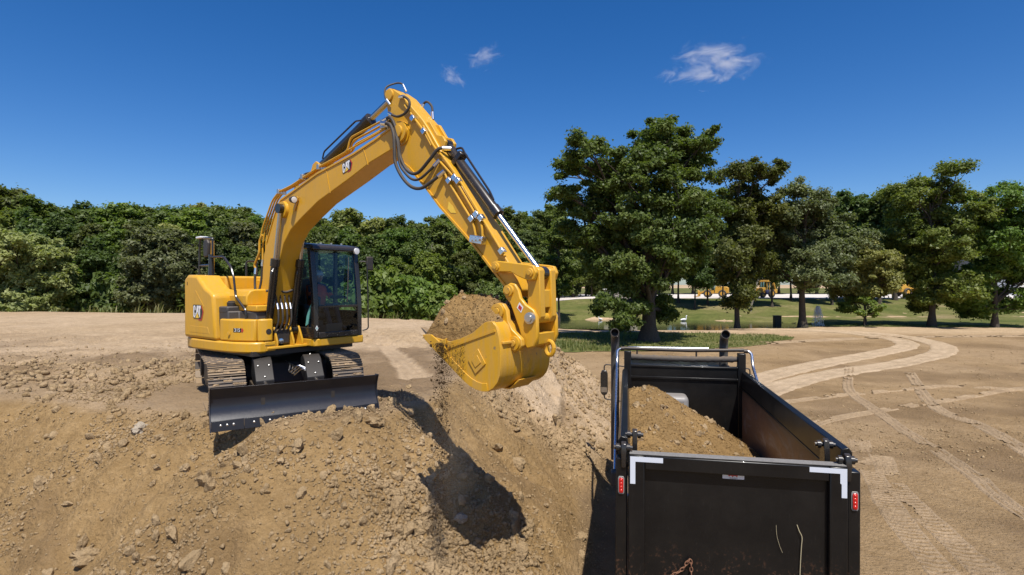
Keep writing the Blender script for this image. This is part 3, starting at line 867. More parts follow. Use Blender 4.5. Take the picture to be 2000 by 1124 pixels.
link('yard_grains', scatter_mesh('yard_grains', P, sz, I0, 14, 64, 'clod', False), GROUND)['kind'] = 'stuff'
P = sample_ground(7000, (-9, 3.5), (6.0, 14.0), 17, 1.3)
sz = 0.014 + 0.022 * rs.rand(len(P)) ** 1.8; P[:, 2] += sz * 0.3
link('dirt_lumps', scatter_mesh('dirt_lumps', P, sz, I1, 16, 18, 'clod', False), GROUND)['kind'] = 'stuff'
P = sample_ground(10500, (-9, 3.5), (6.0, 14.0), 7, 1.35)
sz = 0.007 + 0.014 * rs.rand(len(P)) ** 1.7; P[:, 2] += sz * 0.4
link('dirt_crumbs', scatter_mesh('dirt_crumbs', P, sz, I1, 14, 8, 'clod', False), GROUND)['kind'] = 'stuff'
P = sample_ground(21000, (-16, 10), (6.0, 26.0), 15, 1.5)
sz = 0.005 + 0.010 * rs.rand(len(P)) ** 1.7; sz *= 0.6 + P[:, 1] * 0.05; P[:, 2] += sz * 0.4
link('dirt_grains', scatter_mesh('dirt_grains', P, sz, I0, 14, 16, 'clod', False), GROUND)['kind'] = 'stuff'
P = sample_ground(6000, (-40, 40), (14.0, 46.0), 9, 1.4)
sz = 0.02 + 0.05 * rs.rand(len(P)) ** 2; P[:, 2] += sz * 0.3
link('far_lumps', scatter_mesh('far_lumps', P, sz, I0, 14, 10, 'clod', False), GROUND)['kind'] = 'stuff'

def boulder(x, y, s, seed, mat, label, lift=0.25, rz=0.0, sc=(1, 1, 1)):
    me = np_mesh('stone', rock_verts(I3[0], seed, 0.25, 0.8), I3[1], mat, True)
    me.set_sharp_from_angle(angle=math.radians(28))
    o = link('stone', me, None, (x, y, h1(x, y) + s * lift), rz, (s * sc[0], s * sc[1], s * sc[2]))
    return tag(o, label, 'stone', 'single stones lying on the mound')
# ------------------------------------------------------------------ excavator
# upper frame: x forward, y to the operator's left, z up from the pad; undercarriage turned 21 degrees from it
PADZ = 2.55
RU, RB = math.radians(-37.0), math.radians(-58.0)
EX = empty('excavator', (EXC[0], EXC[1], PADZ), 0.0,
           label='yellow tracked excavator with front blade on the mound, loaded bucket raised', cat='excavator')
def up(mb, name, mat, parent=None, bevel=0.0, **kw):
    """part of the slewing upper structure"""
    return mb.build(name, mat, parent or EX, bevel, RU if parent is None else None, **kw)
def lo(mb, name, mat, parent=None, bevel=0.0, **kw):
    return mb.build(name, mat, parent or EX, bevel, RB if parent is None else None, **kw)

# --- tracks
def track_path(n):
    """points and tangents round the track loop, in x-z"""
    r, c, zc = 0.36, 1.46, 0.395
    L = 4 * c + 2 * math.pi * r
    out = []
    for k in range(n):
        s = (k + 0.35) / n * L
        if s < 2 * c: out.append((c - s, zc + r + (-0.02 * math.sin(s / (2 * c) * math.pi)), math.pi)); continue
        s -= 2 * c
        if s < math.pi * r: a = math.pi / 2 + s / r; out.append((-c + r * math.cos(a), zc + r * math.sin(a), a + math.pi / 2)); continue
        s -= math.pi * r
        if s < 2 * c: out.append((-c + s, zc - r, 0.0)); continue
        s -= 2 * c; a = -math.pi / 2 + s / r; out.append((c + r * math.cos(a), zc + r * math.sin(a), a + math.pi / 2))
    return out
NSHOE = 47
def shoe_mesh():
    m = MB()
    p = [(-0.082, 0.0), (-0.082, 0.018), (-0.066, 0.022), (-0.062, 0.044), (-0.050, 0.044), (-0.046, 0.022), (-0.008, 0.022), (-0.006, 0.044),
         (0.006, 0.044), (0.008, 0.022), (0.046, 0.022), (0.050, 0.044), (0.062, 0.044), (0.066, 0.022), (0.082, 0.018), (0.082, 0.0)]
    m.prism(p, -0.28, 0.28)
    return m
shoe_src = None
mud_src = None
rs = np.random.RandomState(12)
for side in (-1, 1):
    y0 = side * 1.0
    fr = MB()
    fr.prism([(-1.30, 0.22), (-1.18, 0.14), (1.12, 0.14), (1.3, 0.24), (1.3, 0.5), (1.0, 0.60), (-1.0, 0.60), (-1.3, 0.5)], y0 - 0.15, y0 + 0.15)
    T_ = lo(fr, 'track', 'black_satin', None, 0.015)
    w = MB(); w.lathe((1.46, y0 - 0.09, 0.395), (0, 1, 0), [(0, 0.06), (0, 0.24), (0.03, 0.31), (0.15, 0.31), (0.18, 0.24), (0.18, 0.06)], 28)
    w.cyl((1.46, y0 - 0.2, 0.395), (1.46, y0 + 0.2, 0.395), 0.08)
    lo(w, 'idler_wheel', 'black_satin', T_)
    w = MB(); n = 21; prof = []
    for k in range(n * 4):
        a = 2 * math.pi * k / (n * 4); r = 0.33 if k % 4 in (0, 1) else 0.285
        prof.append((-1.46 + r * math.cos(a), 0.395 + r * math.sin(a)))
    w.prism(prof, y0 - 0.03, y0 + 0.03); w.cyl((-1.46, y0 - 0.2, 0.395), (-1.46, y0 + 0.2, 0.395), 0.2)
    lo(w, 'drive_sprocket', 'black_satin', T_)
    for k in range(7):
        x = -0.98 + k * 0.327
        w = MB().lathe((x, y0 - 0.14, 0.145), (0, 1, 0), [(0, 0.05), (0, 0.11), (0.05, 0.11), (0.06, 0.085), (0.22, 0.085), (0.23, 0.11), (0.28, 0.11), (0.28, 0.05)], 18)
        lo(w, 'track_roller', 'black_satin', T_)
    pts = track_path(NSHOE)
    ch = MB()
    loop = [(x, y0, z) for x, z, a in pts]; loop.append(loop[0])
    for dy in (-0.06, 0.06):
        for (xa, _, za), (xb, _, zb) in zip(loop[:-1], loop[1:]):
            ch.obox((xa, y0 + dy, za), (xb, y0 + dy, zb), 0.03, 0.075)
    lo(ch, 'track_chain', 'track_steel', T_)
    for k, (x, z, a) in enumerate(pts):
        if shoe_src is None:
            o = shoe_mesh().build('track_shoe', 'track_steel', T_, 0.0, ang=20); shoe_src = o.data
        else:
            o = link('track_shoe', shoe_src, T_)
        o.location = (x + 0.03 * math.sin(a), y0, z - 0.03 * math.cos(a))
        o.rotation_euler = (math.pi, -a, 0)
    mud = MB()                       # dried soil caked between the grousers along the top run
    for k, (x, z, a) in enumerate(pts):
        if z > 0.5 or (x > 1.3 and z > 0.2):
            for q in range(7):
                if rs.rand() < 0.85:
                    yy = y0 - 0.24 + q * 0.075 + rs.uniform(-0.02, 0.02); wd = rs.uniform(0.04, 0.075); dx = rs.choice([-0.028, 0.028, 0.075])
                    cx, cz = x + 0.03 * math.sin(a), z - 0.03 * math.cos(a)
                    t = Vector((math.cos(a), 0, math.sin(a))); nn = Vector((math.sin(a), 0, -math.cos(a)))
                    c = Vector((cx, yy, cz)) + t * dx + nn * 0.040
                    ln = 0.026 if abs(dx) < 0.05 else 0.014
                    vs = []
                    for i in range(8):
                        an = i * math.pi / 4; jr = rs.uniform(0.75, 1.2)
                        vs.append(c + t * ln * math.cos(an) * jr + Vector((0, 1, 0)) * wd * math.sin(an) * jr - nn * 0.008)
                    top = c + nn * rs.uniform(0.004, 0.016)
                    mud.add(vs + [top], [(i, (i + 1) % 8, 8) for i in range(8)])
    o = lo(mud, 'caked_mud', 'track_mud', T_); o['kind'] = 'stuff'

cb = MB(); cb.prism([(-0.95, 0.30), (0.95, 0.30), (0.8, 0.66), (0.45, 0.78), (-0.45, 0.78), (-0.8, 0.66)], -0.86, 0.86)
cb.box(-0.6, -0.25, -0.9, 0.9, 0.32, 0.62); cb.box(0.25, 0.6, -0.9, 0.9, 0.32, 0.62)
lo(cb, 'car_body', 'black_satin', None, 0.02)
lo(MB().lathe((0, 0, 0.74), (0, 0, 1), [(0, 0.3), (0, 0.56), (0.13, 0.56), (0.13, 0.50), (0.19, 0.50), (0.19, 0.3)], 40), 'swing_bearing', 'black_satin')
# --- blade
prof_f = [(2.60, 0.05), (2.535, 0.13), (2.50, 0.22), (2.495, 0.31), (2.52, 0.42), (2.565, 0.50), (2.60, 0.555)]
prof_b = [(x - 0.035, z) for x, z in prof_f][::-1]
bl = MB(); bl.prism(prof_f + prof_b, -1.30, 1.30)
BLADE = lo(bl, 'dozer_blade', 'blade_steel', None, 0.004)
for s in (-1, 1):
    lo(MB().prism([(2.66, -0.1), (2.62, 0.05), (2.55, 0.13), (2.52, 0.3), (2.545, 0.42), (2.62, 0.565), (2.45, 0.555), (2.43, 0.1), (2.56, -0.1)], s * 1.301, s * 1.315), 'end_plate', 'blade_steel', BLADE)
    lo(MB().prism([(2.24, 0.22), (2.5, 0.15), (2.5, 0.48), (2.36, 0.48)], s * 0.55 - 0.03, s * 0.55 + 0.03), 'gusset', 'black_satin', BLADE)
for ya, yb in ((-1.296, -0.84), (-0.836, 0.838), (0.842, 1.296)):
    e = MB(); e.prism([(2.625, -0.10), (2.612, 0.06), (2.585, 0.06), (2.598, -0.10)], ya, yb)
    CE = lo(e, 'cutting_edge', 'blade_steel', BLADE, 0.003)
    nb = 3 if yb - ya < 1 else 7
    for k in range(nb):
        y = ya + 0.13 + k * 0.09 if nb == 3 and ya < 0 else (yb - 0.13 - k * 0.09 if nb == 3 else ya + 0.14 + k * (yb - ya - 0.28) / 6)
        lo(MB().lathe((2.612, y, -0.015), (1, 0, -0.08), [(0, 0.02), (0.006, 0.02), (0.013, 0.012), (0.014, 0.002)], 10), 'bolt', 'zinc', CE)
for s in (-1, 1):
    a = MB(); a.obox((0.5, s * 0.5, 0.36), (2.42, s * 0.5, 0.26), 0.16, 0.2); a.cyl((0.75, s * 0.62, 0.4), (0.75, s * 0.38, 0.4), 0.09)
    lo(a, 'blade_arm', 'black_satin', None, 0.015)
    c = MB(); c.cyl((0.85, s * 0.42, 0.66), (1.65, s * 0.42, 0.50), 0.075, 18)
    CY = lo(c, 'blade_cylinder', 'black_gloss')
    lo(MB().cyl((1.65, s * 0.42, 0.50), (2.36, s * 0.42, 0.34), 0.04, 14), 'rod', 'rod', CY)
    g = MB()                          # bolted guard over the cylinder head
    g.prism([(1.30, 0.52), (1.32, 0.80), (1.46, 0.86), (1.60, 0.80), (1.86, 0.50), (1.86, 0.42), (1.6, 0.40)], s * 0.42 - 0.15, s * 0.42 + 0.15)
    G_ = lo(g, 'cylinder_guard', 'guard_black', None, 0.012)
    for bx, bz, by in ((1.67, 0.735, -0.09), (1.67, 0.735, 0.09), (1.82, 0.56, 0.0), (1.4, 0.85, 0.0)):
        lo(MB().lathe((bx, s * 0.42 + by, bz), (0.6, 0, 0.75), [(0, 0.016), (0.012, 0.014), (0.016, 0.004)], 8), 'bolt', 'zinc', G_)
for k in range(3):
    z0 = 0.62 + 0.03 * k
    lo(MB().tube(fillet([(0.8, 0.2 - 0.05 * k, z0), (1.35, 0.18 - 0.05 * k, z0), (1.5, 0.1 - 0.04 * k, z0 - 0.13), (1.66, 0.22 - 0.03 * k, z0 + 0.02), (1.72, 0.33, z0 - 0.06)], 0.05), 0.013, 8), 'blade_pipe', 'alu')

# --- platform
PLAN = [(1.30, -0.86), (1.29, -0.98), (1.16, -1.14), (0.85, -1.26), (0.3, -1.32), (-0.5, -1.33), (-0.9, -1.24), (-1.22, -1.02), (-1.43, -0.6), (-1.5, -0.1),
        (-1.43, 0.4), (-1.22, 0.84), (-0.9, 1.07), (-0.4, 1.13), (0.6, 1.13), (0.6, -0.86)]
up(MB().prism(PLAN, 0.935, 1.128, 'z'), 'platform_skirt', 'yellow', None, 0.03)
sl = MB(); sl.box(1.02, 1.302, -0.90, -0.7, 0.96, 1.125); sl.box(0.9, 1.32, -0.86, -0.04, 0.985, 1.03)
up(sl, 'front_sill', 'yellow', None, 0.01)
up(MB().prism([(1.305, 0.99), (1.305, 1.07), (1.305, 1.055), (1.305, 0.985)], -1, -0.99), 'seam', 'black_satin') if False else None
for k in range(9):
    up(MB().box(1.300, 1.306, -0.895 + k * 0.02, -0.882 + k * 0.02, 1.055, 1.072), 'step_tread', 'black_satin')
cbse = MB(); cbse.prism([(0.6, -0.08), (1.52, -0.08), (1.56, -0.02), (1.56, 1.02), (1.46, 1.10), (0.6, 1.12)], 0.985, 1.13, 'z')
up(cbse, 'cab_base', 'yellow', None, 0.02)
up(MB().box(-1.2, 1.25, -1.1, 1.0, 0.88, 0.965), 'deck_plate', 'black_satin')
for y in (-0.34, -0.16):
    up(MB().prism([(0.75, 1.03), (1.30, 1.03), (1.30, 1.12), (1.18, 1.36), (1.08, 1.40), (0.98, 1.36), (0.7, 1.2)], y - 0.018, y + 0.018), 'cylinder_bracket', 'yellow', None, 0.006)
for y in (-0.83, -0.65):
    up(MB().prism([(0.75, 1.03), (1.28, 1.03), (1.28, 1.12), (1.18, 1.36), (1.08, 1.40), (0.98, 1.36), (0.7, 1.2)], y - 0.018, y + 0.018), 'cylinder_bracket', 'yellow', None, 0.006)
for y in (-0.70, -0.26):
    up(MB().prism([(0.2, 1.0), (1.1, 1.0), (1.05, 1.35), (0.95, 1.62), (0.75, 1.62), (0.5, 1.4)], y - 0.025, y + 0.025), 'boom_bracket', 'yellow', None, 0.01)

# --- counterweight and side covers
CWP = [(-0.55, -1.30), (-0.9, -1.22), (-1.2, -1.01), (-1.41, -0.6), (-1.48, -0.1), (-1.41, 0.4), (-1.2, 0.82), (-0.9, 1.05), (-0.55, 1.12), (-0.45, 0.9), (-0.45, -1.1)]
up(MB().prism(CWP, 1.134, 2.22, 'z'), 'counterweight', 'yellow', None, 0.06, seg=3)
side = [(-0.84, 1.134), (-0.84, 2.24), (-0.70, 2.325), (-0.32, 2.31), (0.0, 2.08), (0.20, 2.005), (0.30, 1.94), (0.40, 1.134)]
SP = up(MB().prism(side, -1.33, -0.86), 'side_cover', 'yellow', None, 0.055, seg=3)
up(MB().prism([(-0.62, 1.24), (0.18, 1.24), (0.12, 1.36), (-0.58, 1.36)], -1.333, -1.326), 'pressed_panel', 'yellow', SP, 0.003)
up(MB().box(-0.70, -0.685, -1.336, -1.32, 2.13, 2.19), 'catch', 'black_satin', SP)
up(MB().prism([(-0.38, 2.02), (-0.36, 2.03), (-0.02, 1.73), (-0.03, 1.72)], -1.334, -1.328), 'crease', 'yellow_worn', SP)
up(MB().prism([(0.34, -1.24), (0.62, -1.21), (0.66, -1.02), (1.16, -0.98), (1.16, -0.72), (0.34, -0.72)], 1.14, 1.66, 'z'), 'inner_step', 'dark_plastic', None, 0.02)
fc = MB(); fc.prism([(0.34, -1.245), (0.60, -1.215), (0.60, -0.9), (0.34, -0.9)], 1.62, 1.745, 'z')
up(fc, 'filler_housing', 'dark_plastic', None, 0.025)
up(MB().lathe((0.45, -1.06, 1.74), (0, 0, 1), [(0, 0.075), (0.03, 0.08), (0.075, 0.08), (0.085, 0.06), (0.10, 0.06), (0.105, 0.02)], 20), 'filler_cap', 'black_satin')
TB = [(0.44, -1.275), (0.80, -1.235), (1.06, -1.13), (1.21, -1.02), (1.05, -0.62), (0.44, -0.72)]
TBX = up(MB().prism(TB, 1.136, 1.525, 'z'), 'tool_box', 'yellow', None, 0.028, seg=3)
TB2 = [(1.222, -1.005), (1.30, -0.90), (1.315, -0.76), (1.06, -0.66), (1.06, -0.80)]
TBD = up(MB().prism(TB2, 1.136, 1.53, 'z'), 'tool_box_door', 'yellow', None, 0.025, seg=3)
up(MB().lathe((1.308, -0.835, 1.31), (1, -0.12, 0), [(0, 0.048), (0.006, 0.048), (0.008, 0.02)], 20), 'door_latch', 'black_satin', TBD)
hd = MB(); hd.prism([(-1.02, 1.76), (-1.02, 1.93), (-0.95, 2.03), (-0.86, 2.05), (-0.36, 2.06), (-0.36, 1.76)], 0.0, 0.90, 'x')
up(hd, 'hood', 'yellow', None, 0.025, seg=3)
up(MB().prism([(0.36, 1.665), (1.20, 1.665), (1.20, 1.77), (0.36, 1.765)], -1.0, -0.68), 'step_cover', 'yellow', None, 0.015)
up(MB().box(-1.25, -0.05, -0.92, 0.95, 1.8, 2.30), 'engine_cover', 'yellow', None, 0.04, seg=3)
up(MB().box(-0.05, 0.62, -0.34, -0.12, 1.6, 2.24), 'engine_shroud', 'yellow', None, 0.03)
up(MB().box(-0.02, 0.70, -0.10, 0.0, 1.4, 2.28), 'bulkhead', 'yellow_worn', None, 0.02)

# --- rails, mirror mast
def railo(name, pts, r, mat, rad=0.06):
    return up(MB().tube(fillet(pts, rad), r, 8), name, mat)
railo('handrail', [(-0.47, -1.0, 2.67), (0.04, -1.0, 2.66), (0.36, -1.02, 2.45), (0.47, -1.03, 2.28), (0.56, -1.04, 1.92), (0.90, -1.03, 1.68), (0.90, -1.03, 1.50)], 0.021, 'black_gloss')
ms = MB(); ms.lathe((-0.49, -0.98, 2.02), (0, 0, 1), [(0, 0.15), (0.05, 0.145), (0.16, 0.09), (0.3, 0.055), (0.46, 0.05), (0.70, 0.045)], 16)
up(ms, 'mirror_mast', 'black_gloss')
railo('mirror_frame', [(-0.50, -0.95, 2.66), (-0.50, -0.95, 3.04), (-1.12, -0.90, 3.07), (-1.15, -0.90, 2.78), (-1.16, -0.90, 2.30)], 0.022, 'black_gloss', 0.04)
railo('cross_rail', [(-1.16, -0.90, 2.52), (-0.50, -0.95, 2.52)], 0.018, 'black_gloss')
up(MB().prism([(-1.14, 3.055), (-0.94, 3.06), (-0.94, 3.10), (-1.14, 3.095)], -0.98, -0.82), 'work_light', 'white_paint', None, 0.01)
up(MB().prism([(-0.78, 2.68), (-0.60, 2.68), (-0.58, 2.95), (-0.64, 3.02), (-0.76, 3.01), (-0.79, 2.92)], -1.0, -0.93), 'mirror', 'black_satin', None, 0.025, seg=3)
railo('exhaust_post', [(-0.92, -0.75, 2.28), (-0.93, -0.75, 3.02)], 0.035, 'yellow')
railo('guard_rail', [(-0.65, -0.2, 2.3), (-0.65, -0.2, 2.62), (-0.60, 0.0, 2.62), (-0.60, 0.0, 2.3)], 0.022, 'black_gloss')

# --- cab
CAB = up(MB().box(0.02, 1.50, -0.085, 0.985, 1.132, 1.21), 'cab', 'black_gloss', None, 0.02)
CY0, CY1 = -0.09, 0.985
def cabpart(mb, name, mat, bevel=0.012, **kw): return mb.build(name, mat, CAB, bevel, **kw)
def fx(z): return 1.565 - 0.14 * max(0, (z - 1.75) / 1.1) ** 1.3 if z > 1.75 else 1.565      # front line leans back
for y in (CY0 + 0.045, CY1 - 0.045):
    p = [(fx(1.14), 1.14), (fx(1.75), 1.75), (fx(2.1), 2.1), (fx(2.5), 2.5), (fx(2.84), 2.84)]
    w = 0.10 if y < 0.4 else 0.075
    cabpart(MB().prism(p + [(x - w, z) for x, z in p[::-1]], y - 0.05, y + 0.05), 'front_pillar', 'black_gloss')
    cabpart(MB().box(0.02, 0.11, y - 0.05, y + 0.05, 1.2, 2.84), 'rear_pillar', 'black_gloss')
cabpart(MB().box(0.72, 0.79, CY1 - 0.08, CY1, 1.2, 2.84), 'door_pillar', 'black_gloss')
cabpart(MB().prism([(1.42, 1.14), (1.575, 1.14), (1.575, 1.245), (1.42, 1.245)], CY0 + 0.1, CY1 - 0.1), 'front_sill', 'black_gloss')
cabpart(MB().prism([(1.535, 1.70), (1.575, 1.70), (1.575, 1.745), (1.535, 1.745)], CY0 + 0.1, CY1 - 0.1), 'window_bar', 'black_gloss', 0.006)
cabpart(MB().box(0.1, 1.47, CY0 + 0.005, CY0 + 0.05, 1.2, 1.34), 'side_panel', 'black_gloss')
cabpart(MB().box(0.1, 1.47, CY1 - 0.05, CY1 - 0.005, 1.2, 1.62), 'door_panel', 'black_gloss')
cabpart(MB().box(0.03, 0.08, CY0 + 0.05, CY1 - 0.05, 1.2, 1.72), 'rear_panel', 'black_gloss')
rf = MB(); rf.prism([(0.0, 2.80), (0.0, 2.90), (0.1, 2.93), (1.15, 2.93), (1.46, 2.89), (1.53, 2.84), (1.53, 2.775), (1.36, 2.80)], CY0, CY1)
ROOF = cabpart(rf, 'roof', 'black_gloss', 0.03, seg=3)
up(MB().lathe((1.50, CY1 - 0.10, 2.80), (1, 0, -0.1), [(0, 0.06), (0.05, 0.06), (0.052, 0.045)], 18), 'cab_light', 'white_paint', ROOF)
for k in range(3):
    up(MB().cyl((1.2 + 0.05 * k, 0.3 + 0.2 * k, 2.92), (1.2 + 0.05 * k, 0.3 + 0.2 * k, 2.95), 0.02, 10), 'roof_bolt', 'zinc', ROOF)
yA, yB = CY0 + 0.095, CY1 - 0.095
zz = [1.745, 2.0, 2.25, 2.5, 2.79]
g = MB()
for za, zb in zip(zz[:-1], zz[1:]):
    g.add([(fx(za) - 0.02, yA, za), (fx(za) - 0.02, yB, za), (fx(zb) - 0.02, yB, zb), (fx(zb) - 0.02, yA, zb)], [(0, 1, 2, 3)])
cabpart(g, 'windshield', 'cab_glass', 0)
cabpart(MB().add([(1.55, yA, 1.245), (1.55, yB, 1.245), (1.55, yB, 1.70), (1.55, yA, 1.70)], [(0, 1, 2, 3)]), 'lower_window', 'clear_glass', 0)
cabpart(MB().add([(0.11, CY0 + 0.02, 1.34), (1.46, CY0 + 0.02, 1.34), (1.36, CY0 + 0.02, 2.8), (0.11, CY0 + 0.02, 2.8)], [(0, 1, 2, 3)]), 'side_window', 'cab_glass', 0)
cabpart(MB().add([(0.11, CY1 - 0.02, 1.62), (1.46, CY1 - 0.02, 1.62), (1.36, CY1 - 0.02, 2.8), (0.11, CY1 - 0.02, 2.8)], [(0, 1, 2, 3)]), 'door_window', 'cab_glass', 0)
cabpart(MB().add([(0.05, yA, 1.72), (0.05, yB, 1.72), (0.05, yB, 2.8), (0.05, yA, 2.8)], [(0, 1, 2, 3)]), 'rear_window', 'cab_glass', 0)
wp = MB().tube([(1.585, 0.62, 1.80), (1.56, 0.66, 2.2), (1.52, 0.70, 2.45)], 0.010, 6); wp.obox((1.555, 0.67, 2.05), (1.475, 0.74, 2.68), 0.012, 0.02)
cabpart(wp, 'wiper', 'black_satin', 0)
seat = MB(); seat.prism([(0.25, 1.42), (0.80, 1.45), (0.86, 1.56), (0.40, 1.58), (0.30, 2.25), (0.18, 2.25), (0.2, 1.5)], 0.22, 0.70)
cabpart(seat, 'seat', 'interior_grey', 0.05, seg=3)
cabpart(MB().prism([(0.22, 2.28), (0.32, 2.28), (0.31, 2.5), (0.23, 2.5)], 0.34, 0.58), 'headrest', 'interior_grey', 0.03)
cabpart(MB().box(0.25, 0.78, 0.26, 0.66, 1.2, 1.42), 'seat_base', 'interior_grey', 0.03)
for y in (0.12, 0.80):
    cs = MB(); cs.prism([(0.45, 1.5), (1.0, 1.5), (1.02, 1.72), (0.95, 1.76), (0.45, 1.74)], y - 0.07, y + 0.07)
    C_ = cabpart(cs, 'console', 'interior_grey', 0.03)
    up(MB().tube([(0.92, y, 1.75), (0.95, y, 1.84), (0.93, y, 1.92)], 0.018, 8), 'joystick', 'black_satin', C_)
cabpart(MB().prism([(1.18, 1.21), (1.42, 1.21), (1.46, 1.40), (1.25, 1.33)], 0.25, 0.62), 'pedal_box', 'interior_grey', 0.02)
cabpart(MB().prism([(1.32, 1.62), (1.36, 1.62), (1.33, 1.88), (1.29, 1.88)], 0.02, 0.20), 'monitor', 'black_satin', 0.01)
cabpart(MB().add([(1.566, CY0 + 0.02, 1.33), (1.566, CY0 + 0.052, 1.275), (1.566, CY0 + 0.084, 1.33), (1.566, CY0 + 0.052, 1.385)], [(0, 1, 2, 3)]), 'diamond_sticker', 'white_decal', 0)
cabpart(MB().add([(1.568, CY0 + 0.036, 1.33), (1.568, CY0 + 0.052, 1.302), (1.568, CY0 + 0.068, 1.33), (1.568, CY0 + 0.052, 1.358)], [(0, 1, 2, 3)]), 'sticker_symbol', 'teal_decal', 0)
cabpart(MB().prism([(1.28, 1.36), (1.36, 1.40), (1.46, 1.78), (1.40, 1.70), (1.32, 1.55)], CY0 + 0.000, CY0 + 0.012), 'teal_side_patch', 'teal_decal', 0)  # flat teal patch on the cab's right side
cr = cabpart(MB().tube(fillet([(1.50, CY1 + 0.0, 2.60), (1.60, CY1 + 0.10, 2.60), (1.62, CY1 + 0.11, 1.9), (1.63, CY1 + 0.11, 1.25), (1.56, CY1 + 0.02, 1.22)], 0.06), 0.013, 8), 'grab_rail', 'black_gloss', 0)
up(MB().box(1.55, 1.60, CY1 + 0.11, CY1 + 0.27, 2.42, 2.70), 'cab_mirror', 'black_satin', CAB, 0.03, seg=3)

# --- boom
YB = -0.47
boom_pts = [(0.80, 1.42), (0.74, 1.60), (0.76, 1.9), (0.80, 2.4), (0.84, 2.68), (0.95, 2.92), (1.15, 3.30), (1.30, 3.55), (1.42, 3.66), (1.72, 3.75), (2.52, 4.0), (3.46, 4.19), (3.96, 4.33), (4.36, 4.46),
            (4.50, 4.52), (4.62, 4.48), (4.68, 4.36), (4.64, 4.25), (4.52, 4.17), (4.40, 4.14), (3.87, 4.0), (3.39, 3.82), (2.52, 3.52), (2.04, 3.28), (1.72, 3.10), (1.50, 2.87), (1.34, 2.55), (1.22, 2.1), (1.10, 1.6), (1.02, 1.42), (0.9, 1.36)]
BOOM = up(MB().prism(boom_pts, YB - 0.19, YB + 0.19), 'boom', 'yellow', None, 0.012)
fl = MB(); fl.prism([(x, z) for x, z in boom_pts[5:14]] + [(x, z - 0.0) for x, z in [(p[0] + 0.005, p[1] - 0.03) for p in boom_pts[5:14]][::-1]], YB - 0.205, YB - 0.191)
up(fl, 'top_flange', 'yellow', BOOM)
for y in (YB - 0.193, YB + 0.193):
    s = -1 if y < YB else 1
    up(MB().lathe((4.53, y, 4.35), (0, s, 0), [(0, 0.15), (0.03, 0.15), (0.035, 0.09), (0.06, 0.085), (0.065, 0.02)], 26), 'pin_boss', 'yellow', BOOM)
    up(MB().lathe((1.52, y, 3.46), (0, s, 0), [(0, 0.15), (0.05, 0.14), (0.055, 0.1)], 26), 'pin_boss', 'yellow', BOOM)
    up(MB().lathe((0.92, y, 1.52), (0, s, 0), [(0, 0.16), (0.05, 0.15), (0.055, 0.1)], 26), 'pin_boss', 'yellow', BOOM)
for x in (2.8, 3.75):
    zt = np.interp(x, [p[0] for p in boom_pts[9:14]], [p[1] for p in boom_pts[9:14]]); zb = np.interp(x, [2.04, 2.52, 3.39, 3.87, 4.4], [3.28, 3.52, 3.82, 4.0, 4.14])
    up(MB().obox((x + 0.06, YB - 0.192, zb + 0.01), (x - 0.05, YB - 0.192, zt - 0.03), 0.012, 0.010, (0, 1, 0)), 'weld_seam', 'yellow_worn', BOOM)
WLx, WLz = 1.91, 3.60
wlp = up(MB().obox((1.86, YB - 0.215, 3.42), (1.98, YB - 0.215, 3.64), 0.05, 0.015, (0, 1, 0)), 'lamp_bracket', 'yellow', BOOM)
up(MB().lathe((WLx - 0.03, YB - 0.28, WLz), (1, 0, -0.15), [(0, 0.045), (0.05, 0.06), (0.09, 0.062), (0.092, 0.05)], 18), 'boom_light', 'black_satin', BOOM)
up(MB().lathe((WLx + 0.062, YB - 0.28, WLz - 0.014), (1, 0, -0.15), [(0, 0.052), (0.008, 0.05), (0.012, 0.02)], 18), 'lamp_lens', 'white_paint', BOOM)

# --- cylinders
def cylinder(name, base, tip, split, rb, rr, barrel='black_gloss', rodm='rod', eye=0.09, eyew=0.10):
    base, tip = Vector(base), Vector(tip); d = (tip - base).normalized(); L = (tip - base).length
    b = MB(); b.lathe(base + d * 0.05, d, [(0, rb * 0.8), (0.03, rb), (split * L - 0.20, rb), (split * L - 0.19, rb * 1.18), (split * L - 0.06, rb * 1.18), (split * L - 0.05, rb * 0.8), (split * L - 0.045, rr)], 24)
    b.cyl(base + Vector((0, eyew / 2, 0)), base - Vector((0, eyew / 2, 0)), eye, 20)
    o = up(b, name, barrel)
    up(MB().cyl(base + d * (split * L - 0.06), tip - d * eye * 0.6, rr, 18), 'piston_rod', rodm, o)
    up(MB().cyl(tip + Vector((0, eyew / 2, 0)), tip - Vector((0, eyew / 2, 0)), eye, 20), 'rod_eye', barrel, o)
    return o, d, L
for y in (-0.74, -0.25):
    o, d, L = cylinder('boom_cylinder', (1.12, y, 1.30), (1.54, y, 3.47), 0.60, 0.068, 0.038, eye=0.085, eyew=0.12)
    up(MB().tube(fillet([(1.18, y - 0.06, 1.45), (1.22, y - 0.10, 1.5), (1.42, y - 0.10, 2.35), (1.39, y - 0.05, 2.42)], 0.04), 0.014, 6), 'oil_pipe', 'black_gloss', o)
o, d, L = cylinder('stick_cylinder', (2.34, YB, 4.13), (4.22, YB, 5.0), 0.70, 0.085, 0.045, eye=0.075, eyew=0.14)
p0 = Vector((2.34, YB, 4.13))
up(MB().tube(fillet([p0 + d * 0.12 + Vector((0, -0.05, 0.08)), p0 + d * 0.2 + Vector((-0.03, -0.05, 0.16)), p0 + d * 1.15 + Vector((-0.05, -0.05, 0.13)), p0 + d * 1.24 + Vector((0, -0.05, 0.08))], 0.04), 0.014, 6), 'oil_pipe', 'black_gloss', o)
for y in (YB - 0.1, YB + 0.1):
    up(MB().prism([(2.12, 3.88), (2.55, 4.0), (2.46, 4.16), (2.36, 4.22), (2.27, 4.18)], y - 0.02, y + 0.02), 'cylinder_lug', 'yellow', BOOM, 0.006)

